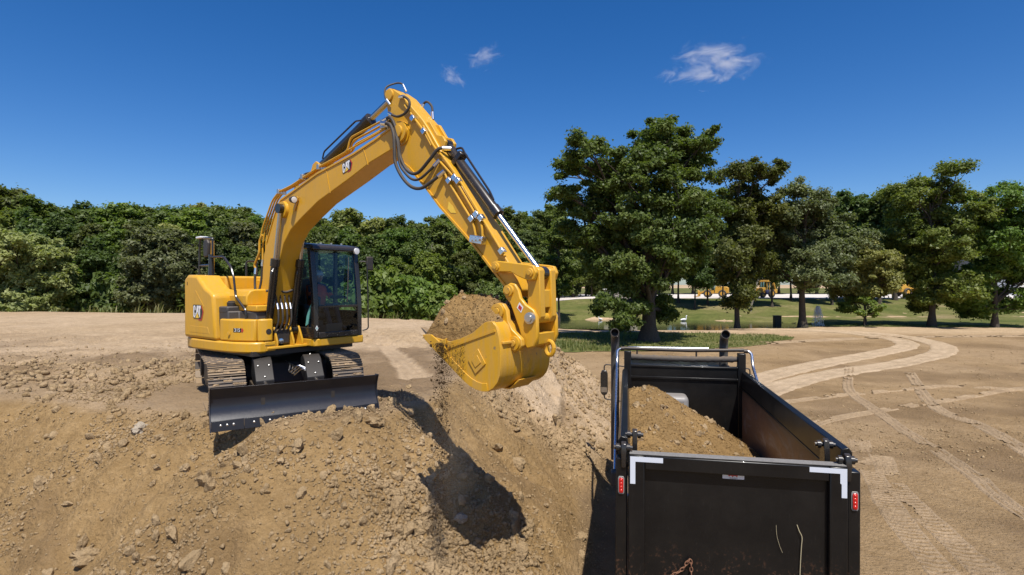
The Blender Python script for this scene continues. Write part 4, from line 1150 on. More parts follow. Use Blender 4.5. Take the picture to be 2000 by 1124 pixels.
# --- stick
stick_pts = [(4.13, 4.98), (4.17, 5.03), (4.25, 5.05), (4.34, 5.02), (4.52, 4.90), (4.62, 4.80), (4.96, 4.46), (5.10, 4.28), (5.24, 4.08), (5.41, 3.83), (6.11, 2.90), (6.47, 2.43), (6.60, 2.20),
             (6.64, 2.08), (6.60, 1.99), (6.52, 1.98), (6.45, 2.09), (6.22, 2.32), (5.87, 2.68), (5.29, 3.20), (5.05, 3.46), (4.69, 3.80), (4.50, 3.93), (4.38, 4.02), (4.30, 4.2), (4.24, 4.60), (4.19, 4.83)]
YSn, YSf = YB - 0.155, YB + 0.155
STICK = up(MB().prism(stick_pts, YSn, YSf), 'stick', 'yellow', None, 0.012)
fl = MB()
low = [(6.45, 2.09), (6.22, 2.32), (5.87, 2.68), (5.29, 3.20), (5.05, 3.46), (4.69, 3.80), (4.50, 3.93)]
fl.prism(low + [(x + 0.018, z + 0.022) for x, z in low[::-1]], YSn - 0.02, YSf + 0.02)
up(fl, 'bottom_flange', 'yellow', STICK)
for y in (YB - 0.09, YB + 0.09):
    up(MB().prism([(4.96, 4.44), (5.06, 4.42), (5.20, 4.22), (5.30, 4.19), (5.36, 4.11), (5.33, 4.0), (5.26, 3.98), (5.1, 4.2)], y - 0.025, y + 0.025), 'cylinder_lug', 'yellow', STICK, 0.008)
for s, y in ((-1, YSn), (1, YSf)):
    up(MB().lathe((4.53, y, 4.33), (0, s, 0), [(0, 0.17), (0.02, 0.17), (0.022, 0.11)], 26), 'pin_boss', 'yellow', STICK)
    up(MB().lathe((4.27, y, 4.94), (0, s, 0), [(0, 0.085), (0.03, 0.08), (0.032, 0.05)], 22), 'pin_boss', 'yellow', STICK)
    up(MB().lathe((6.36, y, 2.37), (0, s, 0), [(0, 0.07), (0.02, 0.07), (0.022, 0.04)], 20), 'pin_boss', 'yellow', STICK)
up(MB().add([(5.44, YSn - 0.004, 3.17), (5.50, YSn - 0.004, 3.11), (5.60, YSn - 0.004, 3.10), (5.54, YSn - 0.004, 3.20), (5.46, YSn - 0.004, 3.27)], [(0, 1, 2, 3, 4)]), 'warning_sticker', 'yellow_decal', STICK)

# --- bucket cylinder
o, d, L = cylinder('bucket_cylinder', (5.28, YB, 4.09), (6.86, YB, 2.29), 0.585, 0.068, 0.036, rodm='chrome', eye=0.07, eyew=0.10)
p0 = Vector((5.28, YB, 4.09)); nrm = Vector((d.z, 0, -d.x)) * -1
up(MB().tube(fillet([p0 + d * 0.18 + nrm * 0.08, p0 + d * 0.24 + nrm * 0.16, p0 + d * 0.34 + nrm * 0.14, p0 + d * 1.05 + nrm * 0.10, p0 + d * 1.18 + nrm * 0.07], 0.05), 0.016, 8), 'oil_pipe', 'black_gloss', o)
up(MB().obox(p0 + d * 0.28 + nrm * 0.03, p0 + d * 0.36 + nrm * 0.03, 0.14, 0.20), 'clamp', 'black_gloss', o, 0.01)

# --- linkage
def plate(name, pts, y0, y1, parent=None, mat='yellow', bevel=0.012):
    return up(MB().prism(pts, y0, y1), name, mat, parent, bevel)
lk = [(6.29, 2.42), (6.27, 2.34), (6.33, 2.285), (6.42, 2.30), (6.58, 2.295), (6.70, 2.24), (6.84, 2.19), (6.93, 2.20), (6.96, 2.29), (6.92, 2.37), (6.84, 2.385), (6.36, 2.44)]
for y0, y1 in ((YB - 0.255, YB - 0.195), (YB + 0.195, YB + 0.255)):
    L_ = plate('idler_link', lk, y0, y1)
    s = -1 if y0 < YB else 1
    ye = y0 if s < 0 else y1
    for x, z in ((6.36, 2.365), (6.875, 2.285)):
        up(MB().lathe((x, ye, z), (0, s, 0), [(0, 0.055), (0.022, 0.05), (0.025, 0.03), (0.035, 0.028)], 20), 'pin', 'yellow_worn', L_)
up(MB().cyl((6.875, YB - 0.19, 2.285), (6.875, YB + 0.19, 2.285), 0.075, 24), 'link_pin', 'yellow')
up(MB().cyl((6.875, YB - 0.05, 2.285), (6.875, YB + 0.05, 2.285), 0.080, 24), 'pin_sleeve', 'black_gloss')
pw = [(6.79, 2.32), (6.78, 1.78), (6.83, 1.69), (6.93, 1.68), (6.98, 1.76), (6.96, 2.32), (6.9, 2.36), (6.83, 2.36)]
H_ = plate('bucket_link', pw, YB - 0.18, YB - 0.07)
plate('bucket_link', pw, YB + 0.07, YB + 0.18)
plate('link_web', [(6.82, 2.08), (6.84, 1.86), (6.95, 1.86), (6.955, 2.08)], YB - 0.08, YB + 0.08)

# --- coupler
cp = [(6.47, 2.06), (6.50, 2.13), (6.56, 2.165), (6.64, 2.15), (6.69, 2.08), (6.72, 1.98), (6.80, 1.90), (6.91, 1.84), (6.96, 1.76), (6.97, 1.52), (6.92, 1.40), (6.82, 1.37), (6.74, 1.46), (6.70, 1.60), (6.62, 1.78), (6.56, 1.91), (6.49, 1.98)]
COUP = plate('coupler', cp, YB - 0.24, YB - 0.18, None, bevel=0.015)
plate('coupler_plate', cp, YB + 0.18, YB + 0.24, COUP, bevel=0.015)
for s, y in ((-1, YB - 0.24), (1, YB + 0.24)):
    up(MB().lathe((6.55, y, 2.07), (0, s, 0), [(0, 0.075), (0.03, 0.07), (0.032, 0.045), (0.045, 0.042)], 22), 'pin', 'yellow_worn', COUP)
    up(MB().lathe((6.87, y, 1.74), (0, s, 0), [(0, 0.075), (0.03, 0.07), (0.032, 0.045), (0.05, 0.042)], 22), 'pin', 'zinc', COUP)
up(MB().cyl((6.87, YB - 0.17, 1.74), (6.87, YB + 0.17, 1.74), 0.07, 22), 'cross_tube', 'yellow', COUP)
up(MB().prism([(6.72, 1.56), (6.95, 1.56), (6.93, 1.42), (6.82, 1.38), (6.74, 1.46)], YB - 0.178, YB + 0.178), 'coupler_body', 'yellow', COUP, 0.01)
up(MB().box(6.62, 6.74, YB - 0.252, YB - 0.238, 1.80, 1.90), 'safety_sticker', 'white_decal', COUP) if False else None
st = MB().add([(6.67, YB - 0.243, 1.86), (6.735, YB - 0.243, 1.80), (6.77, YB - 0.243, 1.87), (6.71, YB - 0.243, 1.93)], [(0, 1, 2, 3)])
up(st, 'safety_sticker', 'white_decal', COUP)
up(MB().add([(6.69, YB - 0.245, 1.86), (6.733, YB - 0.245, 1.822), (6.75, YB - 0.245, 1.865), (6.71, YB - 0.245, 1.90)], [(0, 1, 2, 3)]), 'sticker_symbol', 'red_decal', COUP)
hk = MB(); ring = [(6.95 + 0.06 * math.cos(t), 0, 1.36 + 0.085 * math.sin(t)) for t in np.linspace(0, 2 * math.pi, 17)]
hk.tube([(x, YB + 0.06, z) for x, _, z in ring], 0.028, 8, False)
up(hk, 'lifting_eye', 'yellow', COUP)

# --- bucket
BY0, BY1 = YB - 0.55, YB + 0.46
floor_pts = [(5.43, 1.445), (5.60, 1.32), (5.75, 1.21), (5.96, 1.06), (6.10, 0.965), (6.20, 0.91), (6.30, 0.875), (6.40, 0.86), (6.49, 0.87), (6.57, 0.92), (6.63, 0.99), (6.665, 1.08), (6.68, 1.20), (6.675, 1.40), (6.65, 1.54), (6.61, 1.65), (6.55, 1.705), (6.47, 1.70)]
def inset(pts, d):
    out = []
    for i, p in enumerate(pts):
        a = Vector(pts[max(i - 1, 0)]); b = Vector(pts[min(i + 1, len(pts) - 1)]); t = (b - a).normalized()
        out.append((p[0] - t.y * d, p[1] + t.x * d))
    return out
BK = up(MB().prism(floor_pts + inset(floor_pts, 0.03)[::-1], BY0 + 0.001, BY1 - 0.001), 'bucket', 'yellow_worn', None, 0.004)
side_poly = [p for p in floor_pts] + [(6.42, 1.68), (6.24, 1.55), (6.05, 1.475), (5.87, 1.425), (5.70, 1.45), (5.56, 1.47)]
for y0, y1 in ((BY0 - 0.022, BY0), (BY1, BY1 + 0.022)):
    S_ = up(MB().prism(side_poly, y0, y1), 'side_plate', 'yellow_worn', BK, 0.004)
yn = BY0 - 0.022
up(MB().prism([(5.40, 1.49), (5.44, 1.43), (5.78, 1.19), (5.86, 1.24), (5.80, 1.36), (5.83, 1.47), (5.70, 1.42), (5.56, 1.50)], yn - 0.022, yn), 'side_cutter', 'yellow_worn', BK, 0.006)
wear = floor_pts[2:9]
up(MB().prism(wear + inset(wear, 0.10)[::-1], yn - 0.014, yn), 'wear_plate', 'yellow_worn', BK, 0.004)
up(MB().obox((5.84, yn - 0.006, 1.345), (6.60, yn - 0.006, 1.60), 0.025, 0.012, (0, 1, 0)), 'rib', 'yellow_worn', BK)
LG = up(MB().prism([(6.18, 1.22), (6.30, 1.06), (6.46, 1.20), (6.34, 1.37)], yn - 0.014, yn), 'emblem_plate', 'yellow_worn', BK, 0.004)
up(MB().prism([(6.245, 1.22), (6.305, 1.14), (6.395, 1.21), (6.335, 1.295)], yn - 0.022, yn - 0.014), 'emblem', 'yellow_worn', LG, 0.003)
up(MB().prism([(6.665, 1.44), (6.70, 1.44), (6.70, 1.47), (6.66, 1.47)], BY0 + 0.01, BY1 - 0.01), 'back_rib', 'yellow_worn', BK, 0.005)
up(MB().prism([(6.30, 0.86), (6.52, 0.862), (6.66, 0.98), (6.69, 0.98), (6.53, 0.845), (6.30, 0.845)], YB - 0.2, YB + 0.2), 'wear_strip', 'yellow_worn', BK, 0.004)
ear = [(6.50, 1.70), (6.36, 1.80), (6.37, 1.87), (6.43, 1.915), (6.52, 1.91), (6.58, 1.83), (6.60, 1.70), (6.66, 1.60), (6.74, 1.54), (6.80, 1.49), (6.81, 1.41), (6.76, 1.35), (6.70, 1.34), (6.66, 1.30), (6.62, 1.50)]
for y0, y1, s in ((YB - 0.33, YB - 0.26, -1), (YB + 0.26, YB + 0.33, 1)):
    E_ = up(MB().prism(ear, y0, y1), 'bucket_ear', 'yellow_worn', BK, 0.012)
    ye = y0 if s < 0 else y1
    b = MB(); n = 16
    for x, z, r in ((6.45, 1.815, 0.095), (6.70, 1.44, 0.085)):
        up(MB().lathe((x, ye, z), (0, s, 0), [(0, r), (0.03, r), (0.034, r * 0.55), (0.02, r * 0.5), (0.05, r * 0.45), (0.052, 0.01)], 24), 'pin_boss', 'yellow_worn', E_)
for k in range(5):
    y = BY0 + 0.08 + k * (BY1 - BY0 - 0.16) / 4
    T1 = up(MB().prism([(5.66, 1.265), (5.48, 1.39), (5.40, 1.475), (5.47, 1.485), (5.62, 1.40), (5.70, 1.33)], y - 0.055, y + 0.055), 'tooth', 'yellow_worn', BK, 0.008)
    up(MB().prism([(5.47, 1.41), (5.33, 1.525), (5.28, 1.575), (5.33, 1.562), (5.47, 1.475)], y - 0.042, y + 0.042), 'tooth_tip', 'track_steel', T1, 0.006)

# --- hoses and pipes
def hose(pts, r=0.02, mat='rubber', fit=True, name='hydraulic_hose', smoothn=6):
    q = catmull(pts, smoothn)
    o = up(MB().tube(q, r, 10), name, mat)
    if fit:
        for a, b in ((q[0], q[1]), (q[-1], q[-2])):
            dd = (b - a).normalized()
            up(MB().cyl(a - dd * 0.02, a + dd * 0.10, r * 1.35, 10), 'hose_fitting', 'alu', o)
    return o
y0 = YB - 0.235
hose([(4.20, y0, 4.52), (4.38, y0 - 0.02, 4.47), (4.50, y0 - 0.05, 4.30), (4.54, y0 - 0.07, 4.08), (4.57, y0 - 0.08, 3.88), (4.70, y0 - 0.08, 3.67), (4.88, y0 - 0.07, 3.51), (5.06, y0 - 0.05, 3.47), (5.24, y0 - 0.02, 3.55), (5.40, YSn - 0.04, 3.67)], 0.024)
hose([(4.22, y0 + 0.03, 4.50), (4.42, y0, 4.43), (4.53, y0 - 0.02, 4.25), (4.58, y0 - 0.03, 4.05), (4.62, y0 - 0.04, 3.86), (4.72, y0 - 0.04, 3.73), (4.86, y0 - 0.03, 3.62), (5.0, y0 - 0.02, 3.61), (5.16, y0, 3.70), (5.31, YSn - 0.04, 3.83)], 0.019)
hose([(4.18, y0 + 0.05, 4.58), (4.36, y0 + 0.01, 4.58), (4.48, y0, 4.42), (4.55, y0 - 0.01, 4.2), (4.61, y0 - 0.02, 3.96), (4.76, y0 - 0.02, 3.75), (4.95, y0 - 0.01, 3.70), (5.18, y0, 3.86), (5.32, YSn - 0.05, 3.99), (5.42, YB - 0.1, 4.0)], 0.024)
hose([(4.30, y0 + 0.05, 4.66), (4.42, y0 + 0.02, 4.60), (4.55, y0, 4.56), (4.68, y0, 4.58), (4.76, y0 + 0.01, 4.66), (4.74, y0 + 0.02, 4.76), (4.62, y0 + 0.04, 4.84), (4.52, y0 + 0.06, 4.86)], 0.019)
hose([(4.30, YSn - 0.03, 4.80), (4.20, YSn - 0.03, 4.92), (4.16, YSn + 0.02, 5.08), (4.22, YB, 5.17), (4.32, YB + 0.04, 5.15), (4.38, YB + 0.05, 5.05)], 0.013)
hose([(4.62, YSf - 0.02, 4.72), (4.66, YSf, 4.82), (4.74, YSf, 4.83), (4.83, YSf, 4.74), (4.87, YSf - 0.02, 4.56)], 0.017)
hose([(1.66, YB - 0.05, 3.84), (1.76, YB - 0.05, 3.97), (1.92, YB - 0.04, 4.06), (2.10, YB - 0.03, 4.08), (2.26, YB, 4.16)], 0.02)
def pipe(pts, r=0.016, mat='yellow', parent=None, name='oil_line', rad=0.07):
    return up(MB().tube(fillet(pts, rad), r, 8), name, mat, parent)
yp = YB - 0.17
for k, (dy, dz) in enumerate(((0.0, 0.0), (0.05, 0.012), (0.10, 0.02))):
    pipe([(0.70 + 0.03 * k, yp + dy - 0.03, 2.60), (0.70 + 0.03 * k, yp + dy - 0.03, 2.86), (0.80, yp + dy - 0.02, 3.18), (1.10, yp + dy, 3.66 + dz), (1.32, yp + dy, 3.80 + dz), (1.72, yp + dy, 3.87 + dz), (2.52, yp + dy, 4.09 + dz), (3.28, yp + dy, 4.25 + dz),
          (3.36, yp + dy, 4.45 + dz - 0.05 * k), (3.80, yp + dy, 4.53 + dz - 0.05 * k), (4.16, yp + dy - 0.02, 4.58 - 0.03 * k)], 0.017, 'yellow', BOOM)
pipe([(3.30, yp, 4.26), (3.95, yp, 4.40), (4.2, yp, 4.46)], 0.017, 'yellow', BOOM)
for x, z in ((1.32, 3.80), (2.52, 4.09), (2.05, 3.98)):
    up(MB().box(x - 0.03, x + 0.03, yp - 0.03, yp + 0.13, z - 0.04, z + 0.045), 'pipe_clamp', 'zinc', BOOM, 0.006)
up(MB().box(4.10, 4.26, yp - 0.04, yp + 0.12, 4.46, 4.60), 'manifold', 'zinc', BOOM, 0.01)
pipe([(0.60, yp - 0.04, 2.42), (0.56, yp - 0.05, 2.50), (0.74, yp - 0.05, 2.72), (0.75, yp - 0.05, 2.95), (0.83, yp - 0.04, 3.05)], 0.02, 'yellow', BOOM, rad=0.05)
hose([(0.60, yp - 0.04, 2.43), (0.60, yp - 0.06, 2.2), (0.66, yp - 0.08, 1.95), (0.62, yp - 0.06, 1.74)], 0.022)
hose([(0.68, yp + 0.05, 2.58), (0.64, yp + 0.04, 2.2), (0.62, yp + 0.0, 1.95), (0.66, yp, 1.72)], 0.02)
ys = YSn - 0.03
for k, pts in enumerate(([(5.40, ys, 3.67), (5.48, ys, 3.53), (5.90, ys, 2.98), (5.94, ys, 2.88), (5.97, ys, 2.74)], [(5.31, ys, 3.83), (5.56, ys, 3.60), (5.98, ys, 3.03), (6.07, ys, 2.90), (6.08, ys, 2.76)],
                         [(5.36, ys, 3.90), (5.66, ys, 3.56), (6.44, ys, 2.50)], [(5.0, ys, 4.36), (5.2, ys, 4.05), (5.40, ys, 3.86)], [(4.62, ys, 4.72), (5.0, ys, 4.30), (5.16, ys, 4.06)])):
    pipe(pts, 0.016, 'yellow', STICK)
for x, z in ((5.50, 3.54), (5.60, 3.57), (5.66, 3.52), (5.90, 3.0), (5.98, 3.05), (6.06, 3.0), (6.40, 2.56), (5.02, 4.28), (4.80, 4.5)):
    up(MB().obox((x - 0.025, ys - 0.0, z + 0.03), (x + 0.025, ys - 0.0, z - 0.03), 0.07, 0.075), 'pipe_clamp', 'alu', STICK, 0.006)
vb = up(MB().obox((5.92, ys - 0.03, 2.74), (6.13, ys - 0.03, 2.70), 0.10, 0.10), 'valve_block', 'alu', STICK, 0.008)
for x in (5.97, 6.03, 6.09):
    up(MB().cyl((x, ys - 0.06, 2.72), (x, ys - 0.11, 2.72), 0.026, 8), 'port', 'alu', vb)
# hoses between boom foot and cab
for k in range(4):
    yy = -0.62 + 0.085 * k
    hose([(1.22, yy, 1.78), (1.27, yy - 0.01, 1.66), (1.28, yy - 0.02, 1.45), (1.18, yy - 0.06, 1.25), (1.0, yy - 0.05, 1.15)], 0.017)
    hose([(1.20, yy, 1.80), (1.15, yy, 1.98), (1.0, yy + 0.01, 2.02), (0.8, yy + 0.02, 1.9)], 0.015, fit=False)
up(MB().box(0.80, 1.22, -0.62, -0.36, 1.05, 1.32), 'swivel_block', 'black_satin', None, 0.03)
up(MB().lathe((1.24, -0.58, 1.12), (1, 0, 0), [(0, 0.05), (0.04, 0.048), (0.045, 0.03)], 16), 'drain_plug', 'alu')
hose([(1.05, -0.74, 2.02), (1.15, -0.6, 2.05), (1.2, -0.45, 2.0), (1.22, -0.28, 2.05)], 0.022, fit=False)
pipe([(1.16, -0.42, 2.10), (1.22, -0.22, 2.22)], 0.010, 'alu')

# --- emblem decals
def emblem(parent, org, ux, uz, s, nrm):
    """dark plate with white letters over a yellow triangle, red hexagon edge behind"""
    org, ux, uz, nrm = Vector(org), Vector(ux).normalized(), Vector(uz).normalized(), Vector(nrm).normalized()
    def P(pts, lift): return [org + ux * x * s + uz * z * s + nrm * lift for x, z in pts]
    def put(name, pts, lift, mat):
        m = MB(); q = P(pts, lift); m.add(q, [tuple(range(len(q)))]); return up(m, name, mat, parent)
    put('emblem_edge', [(0.10, -0.62), (0.62, -0.62), (0.92, 0.05), (0.62, 0.52), (0.3, 0.52), (0.0, -0.4)], 0.002, 'red_decal')
    put('emblem_edge_inner', [(0.14, -0.52), (0.53, -0.52), (0.78, 0.05), (0.5, 0.5), (0.2, 0.45), (0.02, -0.4)], 0.003, 'black_decal')
    put('emblem_plate', [(-0.70, 0.56), (-0.76, 0.48), (-0.74, -0.40), (-0.66, -0.48), (0.46, -0.48), (0.55, -0.40), (0.58, 0.50), (0.52, 0.56)], 0.004, 'black_decal')
    Cc = [(-0.40, 0.14), (-0.32, 0.14), (-0.32, 0.38), (-0.40, 0.50), (-0.60, 0.50), (-0.69, 0.38), (-0.69, -0.30), (-0.60, -0.42), (-0.44, -0.42), (-0.33, -0.28), (-0.33, -0.06), (-0.46, -0.06), (-0.46, -0.26), (-0.50, -0.30), (-0.54, -0.26), (-0.54, 0.34), (-0.51, 0.37), (-0.47, 0.34), (-0.47, 0.14)]
    put('letter', Cc, 0.006, 'white_decal')
    put('letter', [(-0.12, 0.50), (0.10, 0.50), (0.24, -0.26), (0.10, -0.12), (-0.01, 0.06), (-0.12, -0.12), (-0.27, -0.26)], 0.006, 'white_decal')
    put('letter', [(0.13, 0.50), (0.53, 0.50), (0.53, 0.28), (0.42, 0.28), (0.40, -0.44), (0.26, -0.30), (0.25, 0.28), (0.17, 0.28)], 0.006, 'white_decal')
    put('emblem_triangle', [(-0.34, -0.44), (0.24, -0.44), (-0.01, -0.02)], 0.007, 'yellow_decal')
emblem(SP, (-0.26, -1.334, 1.625), (1, 0, 0), (0, 0, 1), 0.245, (0, -1, 0))
emblem(BOOM, (3.30, YB - 0.192, 4.0), (0.96, 0, 0.26), (-0.1, 0, 1), 0.155, (0, -1, 0))
# model number plate on the tool box
fdir = Vector((TB[2][0] - TB[1][0], TB[2][1] - TB[1][1], 0)).normalized(); nml = Vector((fdir.y, -fdir.x, 0))
c0 = Vector(((TB[1][0] + TB[2][0]) / 2, (TB[1][1] + TB[2][1]) / 2, 1.335)) + nml * 0.003
def flat(pts, lift, mat, name):
    m = MB(); m.add([c0 + fdir * x + Vector((0, 0, z)) + nml * lift for x, z in pts], [tuple(range(len(pts)))]); return up(m, name, mat, TBX)
flat([(-0.105, -0.035), (0.06, -0.035), (0.06, 0.035), (-0.105, 0.035)], 0.001, 'black_decal', 'number_plate')
flat([(0.065, -0.035), (0.09, -0.035), (0.11, 0.0), (0.09, 0.035), (0.065, 0.035)], 0.001, 'red_decal', 'plate_edge')
tm = text_mesh('315', 0.085, 'white_decal', 'number', 0.0)
to = link('number', tm, TBX, c0 - fdir * 0.022 + nml * 0.004)
to.rotation_euler = Matrix((fdir, (0, 0, 1), nml)).transposed().to_euler()
up(MB().lathe(c0 + Vector((-0.2 * fdir.x, -0.2 * fdir.y, -0.06)), nml, [(0, 0.03), (0.006, 0.03), (0.007, 0.015)], 14), 'key_lock', 'yellow_worn', TBX)

# --- operator seated in the cab
def person():
    root = empty('person', (EXC[0] + 0.2239, EXC[1] + 0.0116, PADZ + 0.02), RU, label='seated operator in orange vest and dark trousers behind the cab windshield', cat='person')
    J = {'pelvis': (0.42, 0.46, 1.62), 'belly': (0.43, 0.46, 1.78), 'chest': (0.44, 0.46, 2.0), 'neck': (0.46, 0.46, 2.14), 'head': (0.49, 0.46, 2.26), 'crown': (0.48, 0.46, 2.38),
         'shl': (0.44, 0.64, 2.07), 'ell': (0.60, 0.72, 1.85), 'wrl': (0.84, 0.76, 1.86), 'shr': (0.44, 0.28, 2.07), 'elr': (0.60, 0.20, 1.85), 'wrr': (0.84, 0.16, 1.86),
         'hl': (0.46, 0.55, 1.62), 'kl': (0.90, 0.58, 1.66), 'al': (1.08, 0.57, 1.30), 'tl': (1.24, 0.57, 1.27), 'hr': (0.46, 0.37, 1.62), 'kr': (0.90, 0.34, 1.66), 'ar': (1.08, 0.35, 1.30), 'tr': (1.24, 0.35, 1.27)}
    R = {'pelvis': 0.14, 'belly': 0.13, 'chest': 0.145, 'neck': 0.055, 'head': 0.09, 'crown': 0.075, 'shl': 0.07, 'ell': 0.045, 'wrl': 0.03, 'shr': 0.07, 'elr': 0.045, 'wrr': 0.03,
         'hl': 0.085, 'kl': 0.06, 'al': 0.042, 'tl': 0.035, 'hr': 0.085, 'kr': 0.06, 'ar': 0.042, 'tr': 0.035}
    E = [('pelvis', 'belly'), ('belly', 'chest'), ('chest', 'neck'), ('neck', 'head'), ('head', 'crown'), ('chest', 'shl'), ('shl', 'ell'), ('ell', 'wrl'), ('chest', 'shr'), ('shr', 'elr'), ('elr', 'wrr'),
         ('pelvis', 'hl'), ('hl', 'kl'), ('kl', 'al'), ('al', 'tl'), ('pelvis', 'hr'), ('hr', 'kr'), ('kr', 'ar'), ('ar', 'tr')]
    for side, w in (('l', (0.84, 0.76, 1.86)), ('r', (0.84, 0.16, 1.86))):     # fingers curled on the joystick
        for k in range(5):
            a, b, c = f'{side}f{k}a', f'{side}f{k}b', f'{side}f{k}c'
            dy = (k - 2) * 0.018
            J[a] = (w[0] + 0.06, w[1] + dy, w[2] + 0.02); J[b] = (w[0] + 0.10 + 0.008 * (2 - abs(k - 2)), w[1] + dy * 1.2, w[2] + 0.0); J[c] = (w[0] + 0.10, w[1] + dy * 1.2, w[2] - 0.035)
            R[a], R[b], R[c] = 0.013, 0.010, 0.008
            E += [('wrl' if side == 'l' else 'wrr', a), (a, b), (b, c)]
    keys = list(J); me = bpy.data.meshes.new('body')
    me.from_pydata([J[k] for k in keys], [(keys.index(a), keys.index(b)) for a, b in E], []); me.update()
    o = link('body', me, root)
    sk = o.modifiers.new('skin', 'SKIN'); sd = me.skin_vertices[0].data
    for i, k in enumerate(keys):
        sd[i].radius = (R[k], R[k]); sd[i].use_root = (k == 'pelvis')
    ss = o.modifiers.new('sub', 'SUBSURF'); ss.levels = 1; ss.render_levels = 1
    me.materials.append(MAT['navy_cloth'])
    v = MB(); v.lathe((0.43, 0.46, 1.62), (0.03, 0, 1), [(0, 0.17), (0.1, 0.165), (0.25, 0.17), (0.4, 0.185), (0.47, 0.15), (0.51, 0.08)], 20)
    for i, q in enumerate(v.v): v.v[i] = (0.43 + (q[0] - 0.43) * 0.9, 0.46 + (q[1] - 0.46) * 1.15, q[2])
    vo = v.build('vest', 'orange_cloth', root)
    for s in (-1, 1):
        MB().tube([(0.44, 0.46 + s * 0.17, 2.07), (0.50, 0.46 + s * 0.22, 1.96), (0.58, 0.46 + s * 0.25, 1.87)], 0.06, 10).build('sleeve', 'orange_cloth', root)
        MB().ball((0.575, 0.46 + s * 0.035, 2.275), 0.012).build('eye', 'white_decal', root)
        MB().ball((0.49, 0.46 + s * 0.098, 2.265), 0.02, 0.012, 0.03).build('ear', 'skin', root)
    MB().ball((0.49, 0.46, 2.27), 0.095, 0.09, 0.115, 16).build('face', 'skin', root)
    MB().lathe((0.575, 0.46, 2.275), (0.4, 0, -0.9), [(0, 0.006), (0.03, 0.015), (0.045, 0.01)], 8).build('nose', 'skin', root)
    MB().box(0.570, 0.582, 0.44, 0.48, 2.205, 2.213).build('mouth', 'red_decal', root)
    h = MB(); h.lathe((0.485, 0.46, 2.30), (0, 0, 1), [(0, 0.125), (0.012, 0.125), (0.015, 0.105), (0.06, 0.098), (0.10, 0.06), (0.112, 0.01)], 20)
    h.build('hard_hat', 'white_paint', root)
person()
# ------------------------------------------------------------------ dump truck (x to its right, y forward, z up; origin at the rear left corner)
RT = math.radians(-11.5)
TRUCK = empty('dump_truck', (1.17, 6.2, 0.0), RT, label='black dump truck with open bed seen from behind, right of the mound', cat='truck')
def tp(mb, name, mat, parent=None, bevel=0.0, **kw):
    return mb.build(name, mat, parent or TRUCK, bevel, **kw)
W, LB = 2.36, 5.45          # outer width and bed length
# bed floor and front wall
BED = tp(MB().box(0.10, W - 0.10, 0.06, LB, 1.22, 1.28), 'dump_bed', 'bed_steel')
hb = MB(); hb.box(0.06, W - 0.06, LB, LB + 0.05, 1.2, 3.02)
HB = tp(hb, 'headboard', 'truck_black', None, 0.006)
tp(MB().box(0.08, W - 0.08, LB - 0.035, LB - 0.002, 2.80, 2.845), 'ledge', 'truck_black', HB, 0.006)
tp(MB().box(0.06, W - 0.06, LB - 0.02, LB + 0.10, 3.022, 3.07), 'top_bar', 'truck_black', HB, 0.012)
cp_ = MB(); cp_.prism([(0.3, 1.2), (0.3, 2.1), (0.42, 2.28), (W - 0.42, 2.28), (W - 0.3, 2.1), (W - 0.3, 1.2)], LB - 0.16, LB - 0.10)
dome = MB(); dome.box(0.62, 1.24, LB - 0.46, LB - 0.003, 1.3, 2.54)
tp(dome, 'hoist_housing', 'grey_trim', HB, 0.09, seg=3)
for x in (0.02, W - 0.16):
    tp(MB().box(x, x + 0.14, LB - 0.05, LB + 0.12, 1.2, 3.34), 'front_post', 'truck_black', HB, 0.012)
